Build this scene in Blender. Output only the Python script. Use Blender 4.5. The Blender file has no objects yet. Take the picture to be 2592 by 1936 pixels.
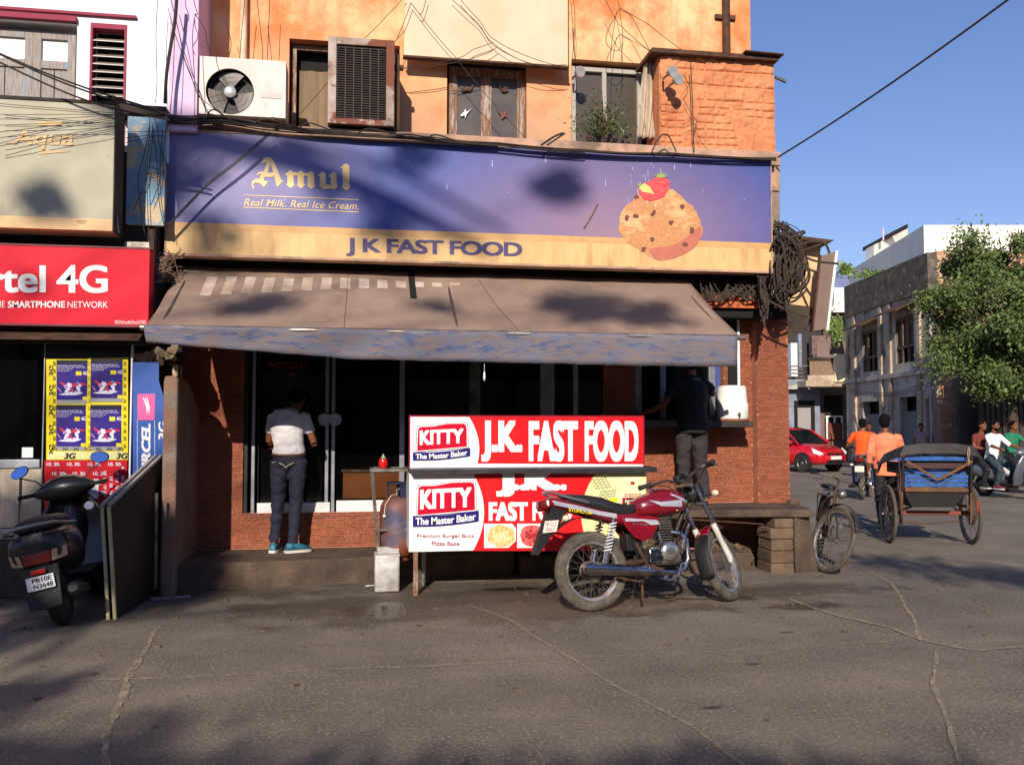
import bpy, bmesh, math, random
from mathutils import Vector, Matrix, noise
SC=bpy.context.scene
COL=SC.collection
rnd=random.Random(11)
R=math.radians
V=Vector
# ---------------- camera, sky, sun, exposure ----------------
YAW=R(9.6); PITCH=math.atan(110/2300); FPX=2300.0; EYE=1.55
cd=bpy.data.cameras.new('camera'); cam=bpy.data.objects.new('camera',cd); COL.objects.link(cam)
cam.location=(0,0,EYE); cam.rotation_euler=(R(90)+PITCH,0,-YAW)
cd.sensor_width=36; cd.lens=FPX/2592*36; cd.clip_end=500; cd.clip_start=.05
SC.camera=cam
SUN_AZ=R(16); SUN_EL=R(27)
w=bpy.data.worlds.new('World'); SC.world=w; w.use_nodes=True
nt=w.node_tree; bg=nt.nodes['Background']
sky=nt.nodes.new('ShaderNodeTexSky'); sky.sky_type='NISHITA'; sky.sun_disc=False
sky.sun_elevation=SUN_EL; sky.sun_rotation=math.pi+SUN_AZ
sky.air_density=1.25; sky.dust_density=0.3; sky.ozone_density=5
tint=nt.nodes.new('ShaderNodeMix'); tint.data_type='RGBA'; tint.blend_type='MULTIPLY'; tint.inputs[0].default_value=1; tint.inputs[7].default_value=(1.04,.95,1.16,1)
nt.links.new(sky.outputs[0],tint.inputs[6]); nt.links.new(tint.outputs[2],bg.inputs[0]); bg.inputs[1].default_value=0.10
sl=bpy.data.lights.new('sun','SUN'); sl.energy=5.0; sl.angle=R(.5); sl.color=(1,.91,.80)
sun=bpy.data.objects.new('sun',sl); COL.objects.link(sun)
LD=V((math.sin(SUN_AZ)*math.cos(SUN_EL),math.cos(SUN_AZ)*math.cos(SUN_EL),-math.sin(SUN_EL)))
sun.rotation_euler=LD.to_track_quat('-Z','Y').to_euler(); sun.location=-LD*60
vs=SC.view_settings; vs.view_transform='Standard'; vs.look='None'; vs.exposure=0.14; vs.gamma=1; vs.use_curve_mapping=False
# ---------------- measuring helpers (photo pixel -> point on a real plane) ----------------
_f=V((math.sin(YAW)*math.cos(PITCH),math.cos(YAW)*math.cos(PITCH),math.sin(PITCH)))
_r=V((math.cos(YAW),-math.sin(YAW),0)); _u=_r.cross(_f)
CAMP=V((0,0,EYE))
def ray(u,v): return _f+_r*((u-1296)/FPX)+_u*((968-v)/FPX)
def onP(u,v,p,n):
    d=ray(u,v); return CAMP+d*((V(p)-CAMP).dot(V(n))/d.dot(V(n)))
def onY(u,v,y): return onP(u,v,(0,y,0),(0,1,0))
def onX(u,v,x): return onP(u,v,(x,0,0),(1,0,0))
def onZ(u,v,z=0): return onP(u,v,(0,0,z),(0,0,1))
FW=V((math.sin(YAW),math.cos(YAW),0))
def W(d,l,z=0): return V((FW.x*d+_r.x*l,FW.y*d+_r.y*l,z))      # street frame: d metres down the view, l metres to its right
def onL(u,v,l): return onP(u,v,W(0,l),_r)
def onD(u,v,d): return onP(u,v,W(d,0),FW)
# ---------------- materials ----------------
def L(r,g,b):
    f=lambda c:(c/255/12.92 if c/255<=.04045 else ((c/255+.055)/1.055)**2.4)
    return (f(r),f(g),f(b),1)
MATS={}
def mat(name,col,rough=.7,metal=0,col2=None,scale=4,amt=.5,bump=0,bscale=60,coat=0,spec=.5,stretch=None,col3=None,scale3=1.2,thr3=.55,emit=0,trans=0,island=0,alpha=1,detail=6,soft3=.08):
    m=bpy.data.materials.new(name); m.use_nodes=True; t=m.node_tree; N=t.nodes; K=t.links
    b=N['Principled BSDF']; b.inputs['Roughness'].default_value=rough; b.inputs['Metallic'].default_value=metal
    b.inputs['Specular IOR Level'].default_value=spec; b.inputs['Coat Weight'].default_value=coat
    b.inputs['Transmission Weight'].default_value=trans; b.inputs['Alpha'].default_value=alpha
    tc=N.new('ShaderNodeTexCoord'); mp=N.new('ShaderNodeMapping'); K.new(tc.outputs['Object'],mp.inputs[0])
    if stretch: mp.inputs['Scale'].default_value=stretch
    if col2 is None: col2=tuple(c*.72 for c in col[:3])+(1,)
    n=N.new('ShaderNodeTexNoise'); n.inputs['Scale'].default_value=scale; n.inputs['Detail'].default_value=detail; n.inputs['Roughness'].default_value=.65
    K.new(mp.outputs[0],n.inputs[0])
    r=N.new('ShaderNodeMapRange'); r.inputs[1].default_value=.35; r.inputs[2].default_value=.65; r.inputs[4].default_value=amt*2 if amt<.5 else 1
    K.new(n.outputs[0],r.inputs[0])
    mx=N.new('ShaderNodeMix'); mx.data_type='RGBA'; mx.inputs[6].default_value=col; mx.inputs[7].default_value=col2
    K.new(r.outputs[0],mx.inputs[0]); out=mx.outputs[2]
    if col3 is not None:
        n3=N.new('ShaderNodeTexNoise'); n3.inputs['Scale'].default_value=scale3; n3.inputs['Detail'].default_value=8; n3.inputs['Roughness'].default_value=.7
        K.new(mp.outputs[0],n3.inputs[0]); r3=N.new('ShaderNodeMapRange'); r3.inputs[1].default_value=thr3; r3.inputs[2].default_value=thr3+soft3
        K.new(n3.outputs[0],r3.inputs[0]); m3=N.new('ShaderNodeMix'); m3.data_type='RGBA'; m3.inputs[7].default_value=col3
        K.new(out,m3.inputs[6]); K.new(r3.outputs[0],m3.inputs[0]); out=m3.outputs[2]
    if island:
        g=N.new('ShaderNodeNewGeometry'); oi=N.new('ShaderNodeObjectInfo'); ad=N.new('ShaderNodeMath'); ad.operation='ADD'
        K.new(g.outputs['Random Per Island'],ad.inputs[0]); K.new(oi.outputs['Random'],ad.inputs[1])
        fr=N.new('ShaderNodeMath'); fr.operation='FRACT'; K.new(ad.outputs[0],fr.inputs[0])
        rr=N.new('ShaderNodeMapRange'); rr.inputs[3].default_value=1-island; rr.inputs[4].default_value=1+island; K.new(fr.outputs[0],rr.inputs[0])
        h=N.new('ShaderNodeHueSaturation'); K.new(out,h.inputs['Color']); K.new(rr.outputs[0],h.inputs['Value']); out=h.outputs[0]
    K.new(out,b.inputs['Base Color'])
    if bump:
        n2=N.new('ShaderNodeTexNoise'); n2.inputs['Scale'].default_value=bscale; n2.inputs['Detail'].default_value=6
        K.new(tc.outputs['Object'],n2.inputs[0]); bp=N.new('ShaderNodeBump'); bp.inputs['Strength'].default_value=bump; bp.inputs['Distance'].default_value=.02
        K.new(n2.outputs[0],bp.inputs['Height']); K.new(bp.outputs[0],b.inputs['Normal'])
    if emit: K.new(out,b.inputs['Emission Color']); b.inputs['Emission Strength'].default_value=emit
    MATS[name]=m; m['tex']=1
    return m
def flat(name,rgb,rough=.55,**k):
    if name in MATS: return MATS[name]
    c=L(*rgb); k.setdefault('amt',.25); k.setdefault('scale',8)
    return mat(name,c,rough,**k)
# ---------------- mesh builder ----------------
class MB:
    def __init__(s): s.v=[];s.f=[];s.m=[];s.mi=0
    def add(s,vs,fs):
        o=len(s.v); s.v+=[tuple(x) for x in vs]; s.f+=[[i+o for i in f] for f in fs]; s.m+=[s.mi]*len(fs); return s
    def hexa(s,p):  # 0-3 bottom ring, 4-7 top ring
        return s.add(p,[(3,2,1,0),(4,5,6,7),(0,1,5,4),(1,2,6,5),(2,3,7,6),(3,0,4,7)])
    def box(s,x0,x1,y0,y1,z0,z1):
        return s.hexa([(x0,y0,z0),(x1,y0,z0),(x1,y1,z0),(x0,y1,z0),(x0,y0,z1),(x1,y0,z1),(x1,y1,z1),(x0,y1,z1)])
    def ob(s,c,X,Y,Z):
        c,X,Y,Z=V(c),V(X),V(Y),V(Z)
        return s.hexa([c-X-Y-Z,c+X-Y-Z,c+X+Y-Z,c-X+Y-Z,c-X-Y+Z,c+X-Y+Z,c+X+Y+Z,c-X+Y+Z])
    def beam(s,a,b,w,h,up=(0,0,1)):
        a,b=V(a),V(b); d=(b-a); n=d.normalized(); sd=n.cross(V(up))
        if sd.length<1e-4: sd=n.cross(V((0,1,0)))
        sd.normalize(); u=sd.cross(n)
        return s.ob((a+b)/2,sd*w/2,d/2,u*h/2)
    def loft(s,rings,caps=True,closed=False):
        n=len(rings[0]); o=len(s.v); vs=[p for r in rings for p in r]; fs=[]
        m=len(rings)
        for i in range(m if closed else m-1):
            j=(i+1)%m
            for k in range(n):
                l=(k+1)%n; fs.append((i*n+k,i*n+l,j*n+l,j*n+k))
        if caps and not closed: fs.append(tuple(range(n-1,-1,-1))); fs.append(tuple((m-1)*n+k for k in range(n)))
        return s.add(vs,fs)
    def tube(s,pts,r,n=8,closed=False,flat=1.0,up=None,caps=True):
        pts=[V(p) for p in pts]; m=len(pts)
        rs=r if isinstance(r,(list,tuple)) else [r]*m
        rings=[]; prev=None
        for i in range(m):
            a=pts[(i-1)%m] if (closed or i>0) else pts[0]; b=pts[(i+1)%m] if (closed or i<m-1) else pts[-1]
            d=(b-a).normalized()
            if prev is None:
                q=V(up) if up else (V((0,0,1)) if abs(d.z)<.9 else V((1,0,0)))
                x=d.cross(q).normalized()
            else:
                x=(prev-d*prev.dot(d))
                x=x.normalized() if x.length>1e-6 else d.orthogonal().normalized()
            prev=x; y=d.cross(x)
            rr=rs[i]; ra,rb=(rr if isinstance(rr,(tuple,list)) else (rr,rr*flat))
            rings.append([pts[i]+x*ra*math.cos(2*math.pi*k/n)+y*rb*math.sin(2*math.pi*k/n) for k in range(n)])
        return s.loft(rings,caps=caps,closed=closed)
    def cyl(s,a,b,r,n=16,r2=None): return s.tube([a,b],[r,r2 if r2 is not None else r],n)
    def lathe(s,prof,c=(0,0,0),axis=(0,0,1),n=20,caps=True):
        c,ax=V(c),V(axis).normalized(); x=ax.orthogonal().normalized(); y=ax.cross(x)
        return s.loft([[c+ax*h+x*r*math.cos(2*math.pi*k/n)+y*r*math.sin(2*math.pi*k/n) for k in range(n)] for r,h in prof],caps=caps)
    def torus(s,c,axis,R0,r,n=40,m=10,fl=1.0):
        c,ax=V(c),V(axis).normalized(); x=ax.orthogonal().normalized(); y=ax.cross(x)
        rings=[]
        for i in range(n):
            t=2*math.pi*i/n; e=x*math.cos(t)+y*math.sin(t)
            rings.append([c+e*(R0+r*math.cos(2*math.pi*k/m))+ax*r*fl*math.sin(2*math.pi*k/m) for k in range(m)])
        return s.loft(rings,closed=True)
    def sph(s,c,r,nu=16,nv=10,M=None):
        c=V(c); rx,ry,rz=(r,r,r) if not isinstance(r,(tuple,list)) else r
        vs=[];fs=[]
        for i in range(nv+1):
            t=math.pi*i/nv; t=min(max(t,.02),math.pi-.02)
            for k in range(nu):
                p=V((rx*math.sin(t)*math.cos(2*math.pi*k/nu),ry*math.sin(t)*math.sin(2*math.pi*k/nu),-rz*math.cos(t)))
                if M is not None: p=M@p
                vs.append(c+p)
        for i in range(nv):
            for k in range(nu):
                l=(k+1)%nu; fs.append((i*nu+k,i*nu+l,(i+1)*nu+l,(i+1)*nu+k))
        fs.append(tuple(range(nu-1,-1,-1))); fs.append(tuple(nv*nu+k for k in range(nu)))
        return s.add(vs,fs)
    def quad(s,*p): return s.add(p,[tuple(range(len(p)))])
    def prism(s,poly,d):   # poly: 3-D points of a flat outline; d: thickness vector
        d=V(d); n=len(poly); a=[V(p) for p in poly]; b=[p+d for p in a]
        return s.add(a+b,[tuple(range(n-1,-1,-1)),tuple(range(n,2*n))]+[(i,(i+1)%n,n+(i+1)%n,n+i) for i in range(n)])
    def grid(s,fn,nu,nv):
        vs=[fn(i/nu,j/nv) for j in range(nv+1) for i in range(nu+1)]
        return s.add(vs,[(j*(nu+1)+i,j*(nu+1)+i+1,(j+1)*(nu+1)+i+1,(j+1)*(nu+1)+i) for j in range(nv) for i in range(nu)])
    def mesh(s,name,m=None,smooth=30):
        me=bpy.data.meshes.new(name); me.from_pydata(s.v,[],s.f)
        if m is not None:
            for x in (m if isinstance(m,(list,tuple)) else [m]): me.materials.append(x)
            if max(s.m,default=0)>0: me.polygons.foreach_set('material_index',s.m)
        if smooth:
            me.polygons.foreach_set('use_smooth',[True]*len(s.f)); me.set_sharp_from_angle(angle=R(smooth))
        me.update(); return me
    def obj(s,name,m,parent=None,local=False,smooth=35,bevel=0,fix=False,**props):
        me=s.mesh(name,m,smooth)
        if fix:
            bm=bmesh.new(); bm.from_mesh(me); bmesh.ops.recalc_face_normals(bm,faces=bm.faces); bm.to_mesh(me); bm.free()
        return link(name,me,parent,local,bevel,**props)
def tm(o):
    M=Matrix.Translation(o.location)@o.rotation_euler.to_matrix().to_4x4()
    return (tm(o.parent)@o.matrix_parent_inverse@M) if o.parent else M
def link(name,me,parent=None,local=False,bevel=0,**props):
    o=bpy.data.objects.new(name,me); COL.objects.link(o)
    if parent is not None:
        o.parent=parent
        if not local: o.matrix_parent_inverse=tm(parent).inverted()
    if bevel:
        b=o.modifiers.new('bevel','BEVEL'); b.width=bevel; b.segments=2; b.limit_method='ANGLE'; b.angle_limit=R(40)
    for k,v in props.items(): o[k]=v
    return o
def thing(name,label,cat,loc=(0,0,0),rz=0,group=None,rot=None):
    o=bpy.data.objects.new(name,None); COL.objects.link(o); o.empty_display_size=.1
    o.location=loc; o.rotation_euler=rot if rot else (0,0,rz)
    o['label']=label; o['category']=cat
    if group: o['group']=group
    return o
def tag(o,label,cat,group=None):
    o['label']=label; o['category']=cat
    if group: o['group']=group
    return o
def copy_tree(o,parent=None):
    c=o.copy(); COL.objects.link(c)
    if parent is not None: c.parent=parent; c.matrix_parent_inverse=o.matrix_parent_inverse.copy()
    for ch in [x for x in o.children]: copy_tree(ch,c)
    return c
# ---------------- lettering ----------------
_tc={}
def tmesh(s,bold=0,shear=0,space=1):
    k=(s,bold,shear,space)
    if k not in _tc:
        c=bpy.data.curves.new('t','FONT'); c.body=s; c.offset=bold; c.shear=shear; c.space_character=space; c.resolution_u=5
        o=bpy.data.objects.new('t',c); me=bpy.data.meshes.new_from_object(o)
        vs=[tuple(v.co) for v in me.vertices]; fs=[tuple(p.vertices) for p in me.polygons]
        xs=[v[0] for v in vs]; ys=[v[1] for v in vs]
        _tc[k]=(vs,fs,min(xs),max(xs),min(ys),max(ys))
        bpy.data.objects.remove(o); bpy.data.meshes.remove(me)
    return _tc[k]
def text_mb(mb,s,fn,bold=0,shear=0,space=1,cap=None):
    """fn(a,b): a,b in 0..1 over the lettering's own bounding box -> point"""
    b0=min(bold,.004); e=max(0,bold-.004)
    vs,fs,x0,x1,y0,y1=tmesh(s,b0,shear,space)
    x0-=e;x1+=e;y0-=e*.6;y1+=e*.6
    o,px_,py_=V(fn(0,0)),V(fn(1,0)),V(fn(0,1)); n=(px_-o).cross(py_-o).normalized()
    for k,(dx,dy) in enumerate(((0,0),) if e==0 else ((0,0),(-e,e*.6),(e,e*.6),(-e,-e*.6),(e,-e*.6))):
        mb.add([V(fn((v[0]+dx-x0)/(x1-x0),(v[1]+dy-y0)/(y1-y0)))+n*(.00025*k) for v in vs],fs)
    return mb
def text(s,mt,parent,fn,name='lettering',**k):
    mb=MB(); text_mb(mb,s,fn,**k); return mb.obj(name,mt,parent,smooth=0,local=k.get('local',False)) if 'local' not in k else None
def quadfn(p00,p10,p11,p01):
    p00,p10,p11,p01=V(p00),V(p10),V(p11),V(p01)
    return lambda a,b:(p00*(1-a)+p10*a)*(1-b)+(p01*(1-a)+p11*a)*b
def pq(u0,v0,u1,v1,Y,sl=0,sl2=None):
    """lettering box on the wall plane y=Y: left/right u, top v0, bottom v1 in the photo; sl = v drop across"""
    s2=sl if sl2 is None else sl2
    return quadfn(onY(u0,v1,Y),onY(u1,v1+s2,Y),onY(u1,v0+sl,Y),onY(u0,v0,Y))
def polyY(mb,pts,Y,t=.002):
    mb.prism([onY(u,v,Y) for u,v in pts],(0,t,0)); return mb
def smoothp(P,k=5):
    n=len(P); o=[]
    for i in range(n):
        a,b,c,d=P[i-1],P[i],P[(i+1)%n],P[(i+2)%n]
        for j in range(k):
            t=j/k; o.append(tuple(.5*(2*b[e]+(c[e]-a[e])*t+(2*a[e]-5*b[e]+4*c[e]-d[e])*t*t+(3*b[e]-a[e]-3*c[e]+d[e])*t**3) for e in (0,1)))
    return o
def boxY(mb,u0,v0,u1,v1,Y,depth=.05,vs_=0):
    """upright box whose front face lies on y=Y, spanning the photo rectangle"""
    a=onY(u0,v1,Y); b=onY(u1,v0+vs_,Y); mb.box(a.x,b.x,Y,Y+depth,a.z,b.z); return mb
def ell(cu,cv,ru,rv,n=24,rot=0,jit=0,seed=0):
    q=random.Random(seed); o=[]
    for i in range(n):
        t=2*math.pi*i/n; k=1+q.uniform(-jit,jit); x=ru*k*math.cos(t); y=rv*k*math.sin(t)
        o.append((cu+x*math.cos(rot)-y*math.sin(rot),cv+x*math.sin(rot)+y*math.cos(rot)))
    return o
# ---------------- shared materials ----------------
asphalt=mat('asphalt',L(118,105,89),.92,col2=L(97,87,75),scale=1.3,amt=.5,bump=.55,bscale=95,col3=L(158,142,120),scale3=46,thr3=.51,soft3=.14)
orange=mat('orange_limewash',L(222,140,84),.9,col2=L(214,116,62),scale=1.6,bump=.2,bscale=30,col3=L(238,194,142),scale3=.9,thr3=.45,soft3=.16)
peach=mat('peach_limewash',L(228,150,102),.9,col2=L(214,120,72),scale=2,bump=.35,bscale=18,col3=L(150,120,92),scale3=1.6,thr3=.58,soft3=.14)
white=mat('white_limewash',L(250,246,244),.85,col2=L(236,230,230),scale=3,bump=.1,bscale=20)
lilac=mat('lilac_paint',L(226,192,218),.85,col2=L(206,166,196),scale=2,bump=.1,bscale=20)
conc=mat('concrete',L(150,132,112),.9,col2=L(112,98,84),scale=3,bump=.4,bscale=40,col3=L(88,76,66),scale3=1.8,thr3=.55,soft3=.15)
pinkconc=mat('pink_concrete',L(205,160,132),.9,col2=L(150,124,104),scale=3,bump=.4,bscale=30,col3=L(120,100,84),scale3=2.5,thr3=.52,soft3=.12)
grime=mat('grimy_plaster',L(72,58,48),.9,col2=L(38,32,28),scale=3,bump=.4,bscale=30)
mortar=mat('mortar',L(182,124,94),.95,col2=L(168,108,78),scale=5,bump=.2)
brickm=mat('brick_tile',L(148,78,50),.85,col2=L(118,58,38),scale=3,bump=.25,bscale=80,island=.22,col3=L(96,48,28),scale3=1.3,thr3=.58,soft3=.2)
alu=mat('aluminium',L(176,178,184),.38,.75,col2=L(150,152,158),scale=6,bump=.04)
glass=mat('dark_glass',L(10,10,11),.07,0,spec=.5,scale=3)
paneg=mat('clear_glass',L(225,232,235),.02,0,trans=1,spec=.5)
black=mat('black_paint',L(22,20,20),.6,col2=L(12,11,11),scale=6,bump=.1)
dark=mat('dark_interior',L(24,18,15),.9,col2=L(14,11,10),scale=3)
rubber=mat('rubber',L(40,37,34),.85,col2=L(26,24,23),scale=20,bump=.2,bscale=80)
dustrub=mat('dusty_rubber',L(104,94,80),.95,col2=L(62,56,49),scale=12,bump=.2,bscale=80)
chrome=mat('chrome',L(215,216,220),.16,1,col2=L(170,168,166),scale=9)
steel=mat('dull_steel',L(150,144,136),.42,.8,col2=L(104,94,84),scale=8,bump=.08)
rust=mat('rusty_iron',L(98,66,46),.85,.2,col2=L(62,42,32),scale=9,bump=.3)
wirem=mat('cable_sheath',L(38,30,27),.75,col2=L(62,50,42),scale=14)
oldwood=mat('weathered_wood',L(150,112,84),.9,col2=L(110,78,58),scale=5,stretch=(14,14,1.5),bump=.4,col3=L(172,160,148),scale3=3,thr3=.5)
greywood=mat('grey_peeling_wood',L(172,162,152),.9,col2=L(128,116,108),scale=5,stretch=(18,18,1.2),bump=.4,col3=L(136,160,178),scale3=2,thr3=.56)
whitep=flat('white_paint',(235,232,228),.5)
offw=flat('off_white_plastic',(226,220,210),.5)
skin=flat('skin',(122,74,48),.55,spec=.35); hair=flat('black_hair',(12,10,9),.85,bump=.6,bscale=120,spec=.15)
# ---------------- ground ----------------
g=MB()
def gz(x,y): return 0
NX=60
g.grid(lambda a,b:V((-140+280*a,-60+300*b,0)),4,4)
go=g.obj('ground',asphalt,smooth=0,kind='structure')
def ribbon(pts,wd,z,m,name,seed=1,jit=.4,step=.06):
    q=random.Random(seed); P=[]
    for a,b in zip(pts,pts[1:]):
        n=max(2,int((b-a).length/step))
        P+=[a.lerp(b,i/n) for i in range(n)]
    P.append(pts[-1]); L1=[];R1=[]
    for i,p in enumerate(P):
        d=(P[min(i+1,len(P)-1)]-P[max(i-1,0)]).normalized(); s=V((-d.y,d.x,0))
        o=noise.noise(V((i*.07,seed,0)))*wd*.8+noise.noise(V((i*.6,seed,5)))*wd*.3
        ww=wd*.7*(.3+jit*q.random()*1.4+.9*abs(noise.noise(V((i*.2,seed*3.1,0)))))
        L1.append(p+s*(o+ww/2)); R1.append(p+s*(o-ww/2))
    mb=MB(); n=len(P)
    mb.add([(p.x,p.y,z) for p in L1]+[(p.x,p.y,z) for p in R1],[(i,i+1,n+i+1,n+i) for i in range(n-1)])
    return mb.obj(name,m,smooth=0,kind='structure')
crackm=mat('crack_filler',L(186,166,132),.95,col2=L(140,124,100),scale=14,bump=.4)
_t=crackm.node_tree; _n=_t.nodes.new('ShaderNodeTexNoise'); _n.inputs['Scale'].default_value=9; _n.inputs['Detail'].default_value=10; _n.inputs['Roughness'].default_value=.8
_c=_t.nodes.new('ShaderNodeTexCoord'); _t.links.new(_c.outputs['Object'],_n.inputs[0]); _q=_t.nodes.new('ShaderNodeMapRange'); _q.inputs[1].default_value=.36; _q.inputs[2].default_value=.6; _q.inputs[4].default_value=.85
_t.links.new(_n.outputs[0],_q.inputs[0]); _t.links.new(_q.outputs[0],_t.nodes['Principled BSDF'].inputs['Alpha'])
def gpts(*p): return [onZ(u,v,0) for u,v in p]
ribbon(gpts((-120,1742),(230,1722),(620,1706),(1250,1678)),.05,.004,crackm,'ground_joint',1)
ribbon(gpts((1250,1678),(1440,1665),(1800,1650),(2330,1618),(2560,1634)),.032,.004,crackm,'ground_joint',2)
ribbon(gpts((395,1590),(360,1660),(330,1722),(296,1800),(268,1880),(250,1990)),.06,.008,crackm,'ground_joint',3)
ribbon(gpts((1180,1530),(1290,1570),(1440,1665),(1560,1740),(1750,1840),(1960,1990)),.032,.008,crackm,'ground_joint',4)
ribbon(gpts((2180,1440),(2260,1480),(2310,1560),(2330,1618)),.05,.008,crackm,'ground_crack',5)
ribbon(gpts((2000,1520),(2120,1560),(2250,1590),(2330,1622),(2470,1650),(2600,1640)),.05,.012,crackm,'ground_crack',6)
ribbon(gpts((2370,1650),(2360,1740),(2395,1820),(2430,1936)),.045,.012,crackm,'ground_crack',7)
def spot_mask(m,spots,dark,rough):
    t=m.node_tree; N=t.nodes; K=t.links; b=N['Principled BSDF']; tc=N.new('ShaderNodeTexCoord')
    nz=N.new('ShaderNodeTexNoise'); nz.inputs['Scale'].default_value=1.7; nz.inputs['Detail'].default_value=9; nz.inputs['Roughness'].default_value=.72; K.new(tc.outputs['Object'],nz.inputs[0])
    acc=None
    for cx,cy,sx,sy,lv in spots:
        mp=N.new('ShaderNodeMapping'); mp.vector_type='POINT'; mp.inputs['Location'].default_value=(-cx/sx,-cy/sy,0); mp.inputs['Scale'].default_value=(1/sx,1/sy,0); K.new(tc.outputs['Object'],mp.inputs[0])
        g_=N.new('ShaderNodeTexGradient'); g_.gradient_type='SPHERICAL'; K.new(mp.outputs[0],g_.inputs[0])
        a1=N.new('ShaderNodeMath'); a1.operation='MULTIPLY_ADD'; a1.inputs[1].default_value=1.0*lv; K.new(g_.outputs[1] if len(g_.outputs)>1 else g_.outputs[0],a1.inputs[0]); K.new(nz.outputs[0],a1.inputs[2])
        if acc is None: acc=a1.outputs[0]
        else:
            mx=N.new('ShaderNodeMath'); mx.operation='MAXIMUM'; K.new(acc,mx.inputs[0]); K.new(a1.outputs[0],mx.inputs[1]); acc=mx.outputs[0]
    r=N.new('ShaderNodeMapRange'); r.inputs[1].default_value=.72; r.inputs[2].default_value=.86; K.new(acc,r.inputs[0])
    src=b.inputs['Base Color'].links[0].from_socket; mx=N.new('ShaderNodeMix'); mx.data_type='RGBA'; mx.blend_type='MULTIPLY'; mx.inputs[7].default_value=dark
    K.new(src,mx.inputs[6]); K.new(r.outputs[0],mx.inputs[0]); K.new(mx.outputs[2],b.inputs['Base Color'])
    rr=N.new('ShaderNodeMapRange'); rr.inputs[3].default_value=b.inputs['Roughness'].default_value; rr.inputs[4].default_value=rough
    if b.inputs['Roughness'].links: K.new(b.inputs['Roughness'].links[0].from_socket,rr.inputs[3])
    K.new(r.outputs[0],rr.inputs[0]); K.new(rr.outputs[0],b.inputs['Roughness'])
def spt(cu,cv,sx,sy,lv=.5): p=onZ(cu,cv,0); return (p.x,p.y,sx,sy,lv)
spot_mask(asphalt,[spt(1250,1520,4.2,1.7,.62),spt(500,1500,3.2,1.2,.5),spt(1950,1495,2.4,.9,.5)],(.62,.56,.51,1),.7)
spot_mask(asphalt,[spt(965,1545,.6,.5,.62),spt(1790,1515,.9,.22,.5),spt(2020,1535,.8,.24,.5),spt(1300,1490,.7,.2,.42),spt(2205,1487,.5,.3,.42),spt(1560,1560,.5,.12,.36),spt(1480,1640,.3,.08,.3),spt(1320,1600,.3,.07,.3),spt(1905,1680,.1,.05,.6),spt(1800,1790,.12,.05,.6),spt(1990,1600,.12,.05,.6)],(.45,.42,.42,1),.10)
def mottle(m,scale,stretch,lo,hi,a0=.35,a1=.65):
    t=m.node_tree; N=t.nodes; K=t.links; b=N['Principled BSDF']; tc=N.new('ShaderNodeTexCoord'); mp=N.new('ShaderNodeMapping'); mp.inputs['Scale'].default_value=stretch; K.new(tc.outputs['Object'],mp.inputs[0])
    nz=N.new('ShaderNodeTexNoise'); nz.inputs['Scale'].default_value=scale; nz.inputs['Detail'].default_value=7; nz.inputs['Roughness'].default_value=.6; K.new(mp.outputs[0],nz.inputs[0])
    r=N.new('ShaderNodeMapRange'); r.inputs[1].default_value=a0; r.inputs[2].default_value=a1; r.inputs[3].default_value=lo; r.inputs[4].default_value=hi; K.new(nz.outputs[0],r.inputs[0])
    src=b.inputs['Base Color'].links[0].from_socket; h=N.new('ShaderNodeHueSaturation'); K.new(src,h.inputs['Color']); K.new(r.outputs[0],h.inputs['Value']); K.new(h.outputs[0],b.inputs['Base Color'])
mottle(asphalt,.45,(1,1,1),.84,1.14); mottle(asphalt,2.2,(.18,1,1),.9,1.08); mottle(asphalt,1.6,(1,.3,1),.95,1.05)
mottle(orange,1.0,(7,7,.5),.86,1.06); mottle(white,1.0,(6,6,.5),.93,1.03)
# pavement platforms -----------------------------------------------------------
stepm=mat('step_concrete',L(98,79,62),.9,col2=L(62,50,42),scale=2.5,bump=.6,bscale=30,col3=L(60,48,38),scale3=2,thr3=.55,soft3=.2)
mottle(stepm,1.5,(3,3,1),.75,1.2)
def slab(name,poly,z0,z1,m=stepm,bevel=.015):
    mb=MB(); mb.prism([(x,y,z0) for x,y in poly],(0,0,z1-z0)); o=mb.obj(name,m,smooth=0,bevel=bevel,fix=True,kind='structure'); return o
slab('pavement_step',[(-1.9,8.93),(1.62,9.42),(1.62,10.2),(-1.9,10.2)],-.05,.25)
slab('shop_plinth',[(-6.5,8.86),(-1.92,8.86),(-1.92,11),(-6.5,11)],-.05,.51)
slab('kerb',[(1.66,9.3),(4.15,9.22),(4.18,9.6),(1.66,9.6)],-.05,.2)
mb=MB()
mb.prism([(1.9,9.22,.585),(2.6,9.12,.585),(3.4,9.2,.585),(4.2,9.1,.585),(4.74,9.0,.585),(4.86,9.3,.585),(5.12,10.9,.585),(1.9,10.9,.585)],(0,0,.08))
mb.obj('drain_slab',stepm,smooth=0,bevel=.012,fix=True,kind='structure')
mb=MB(); mb.box(1.66,4.9,10.6,10.8,-.1,.58); mb.obj('drain_back',dark,smooth=0,kind='structure')
mb=MB(); mb.box(1.66,4.4,9.6,10.6,-.1,.05); mb.obj('drain_floor',grime,smooth=0,kind='structure')
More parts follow.
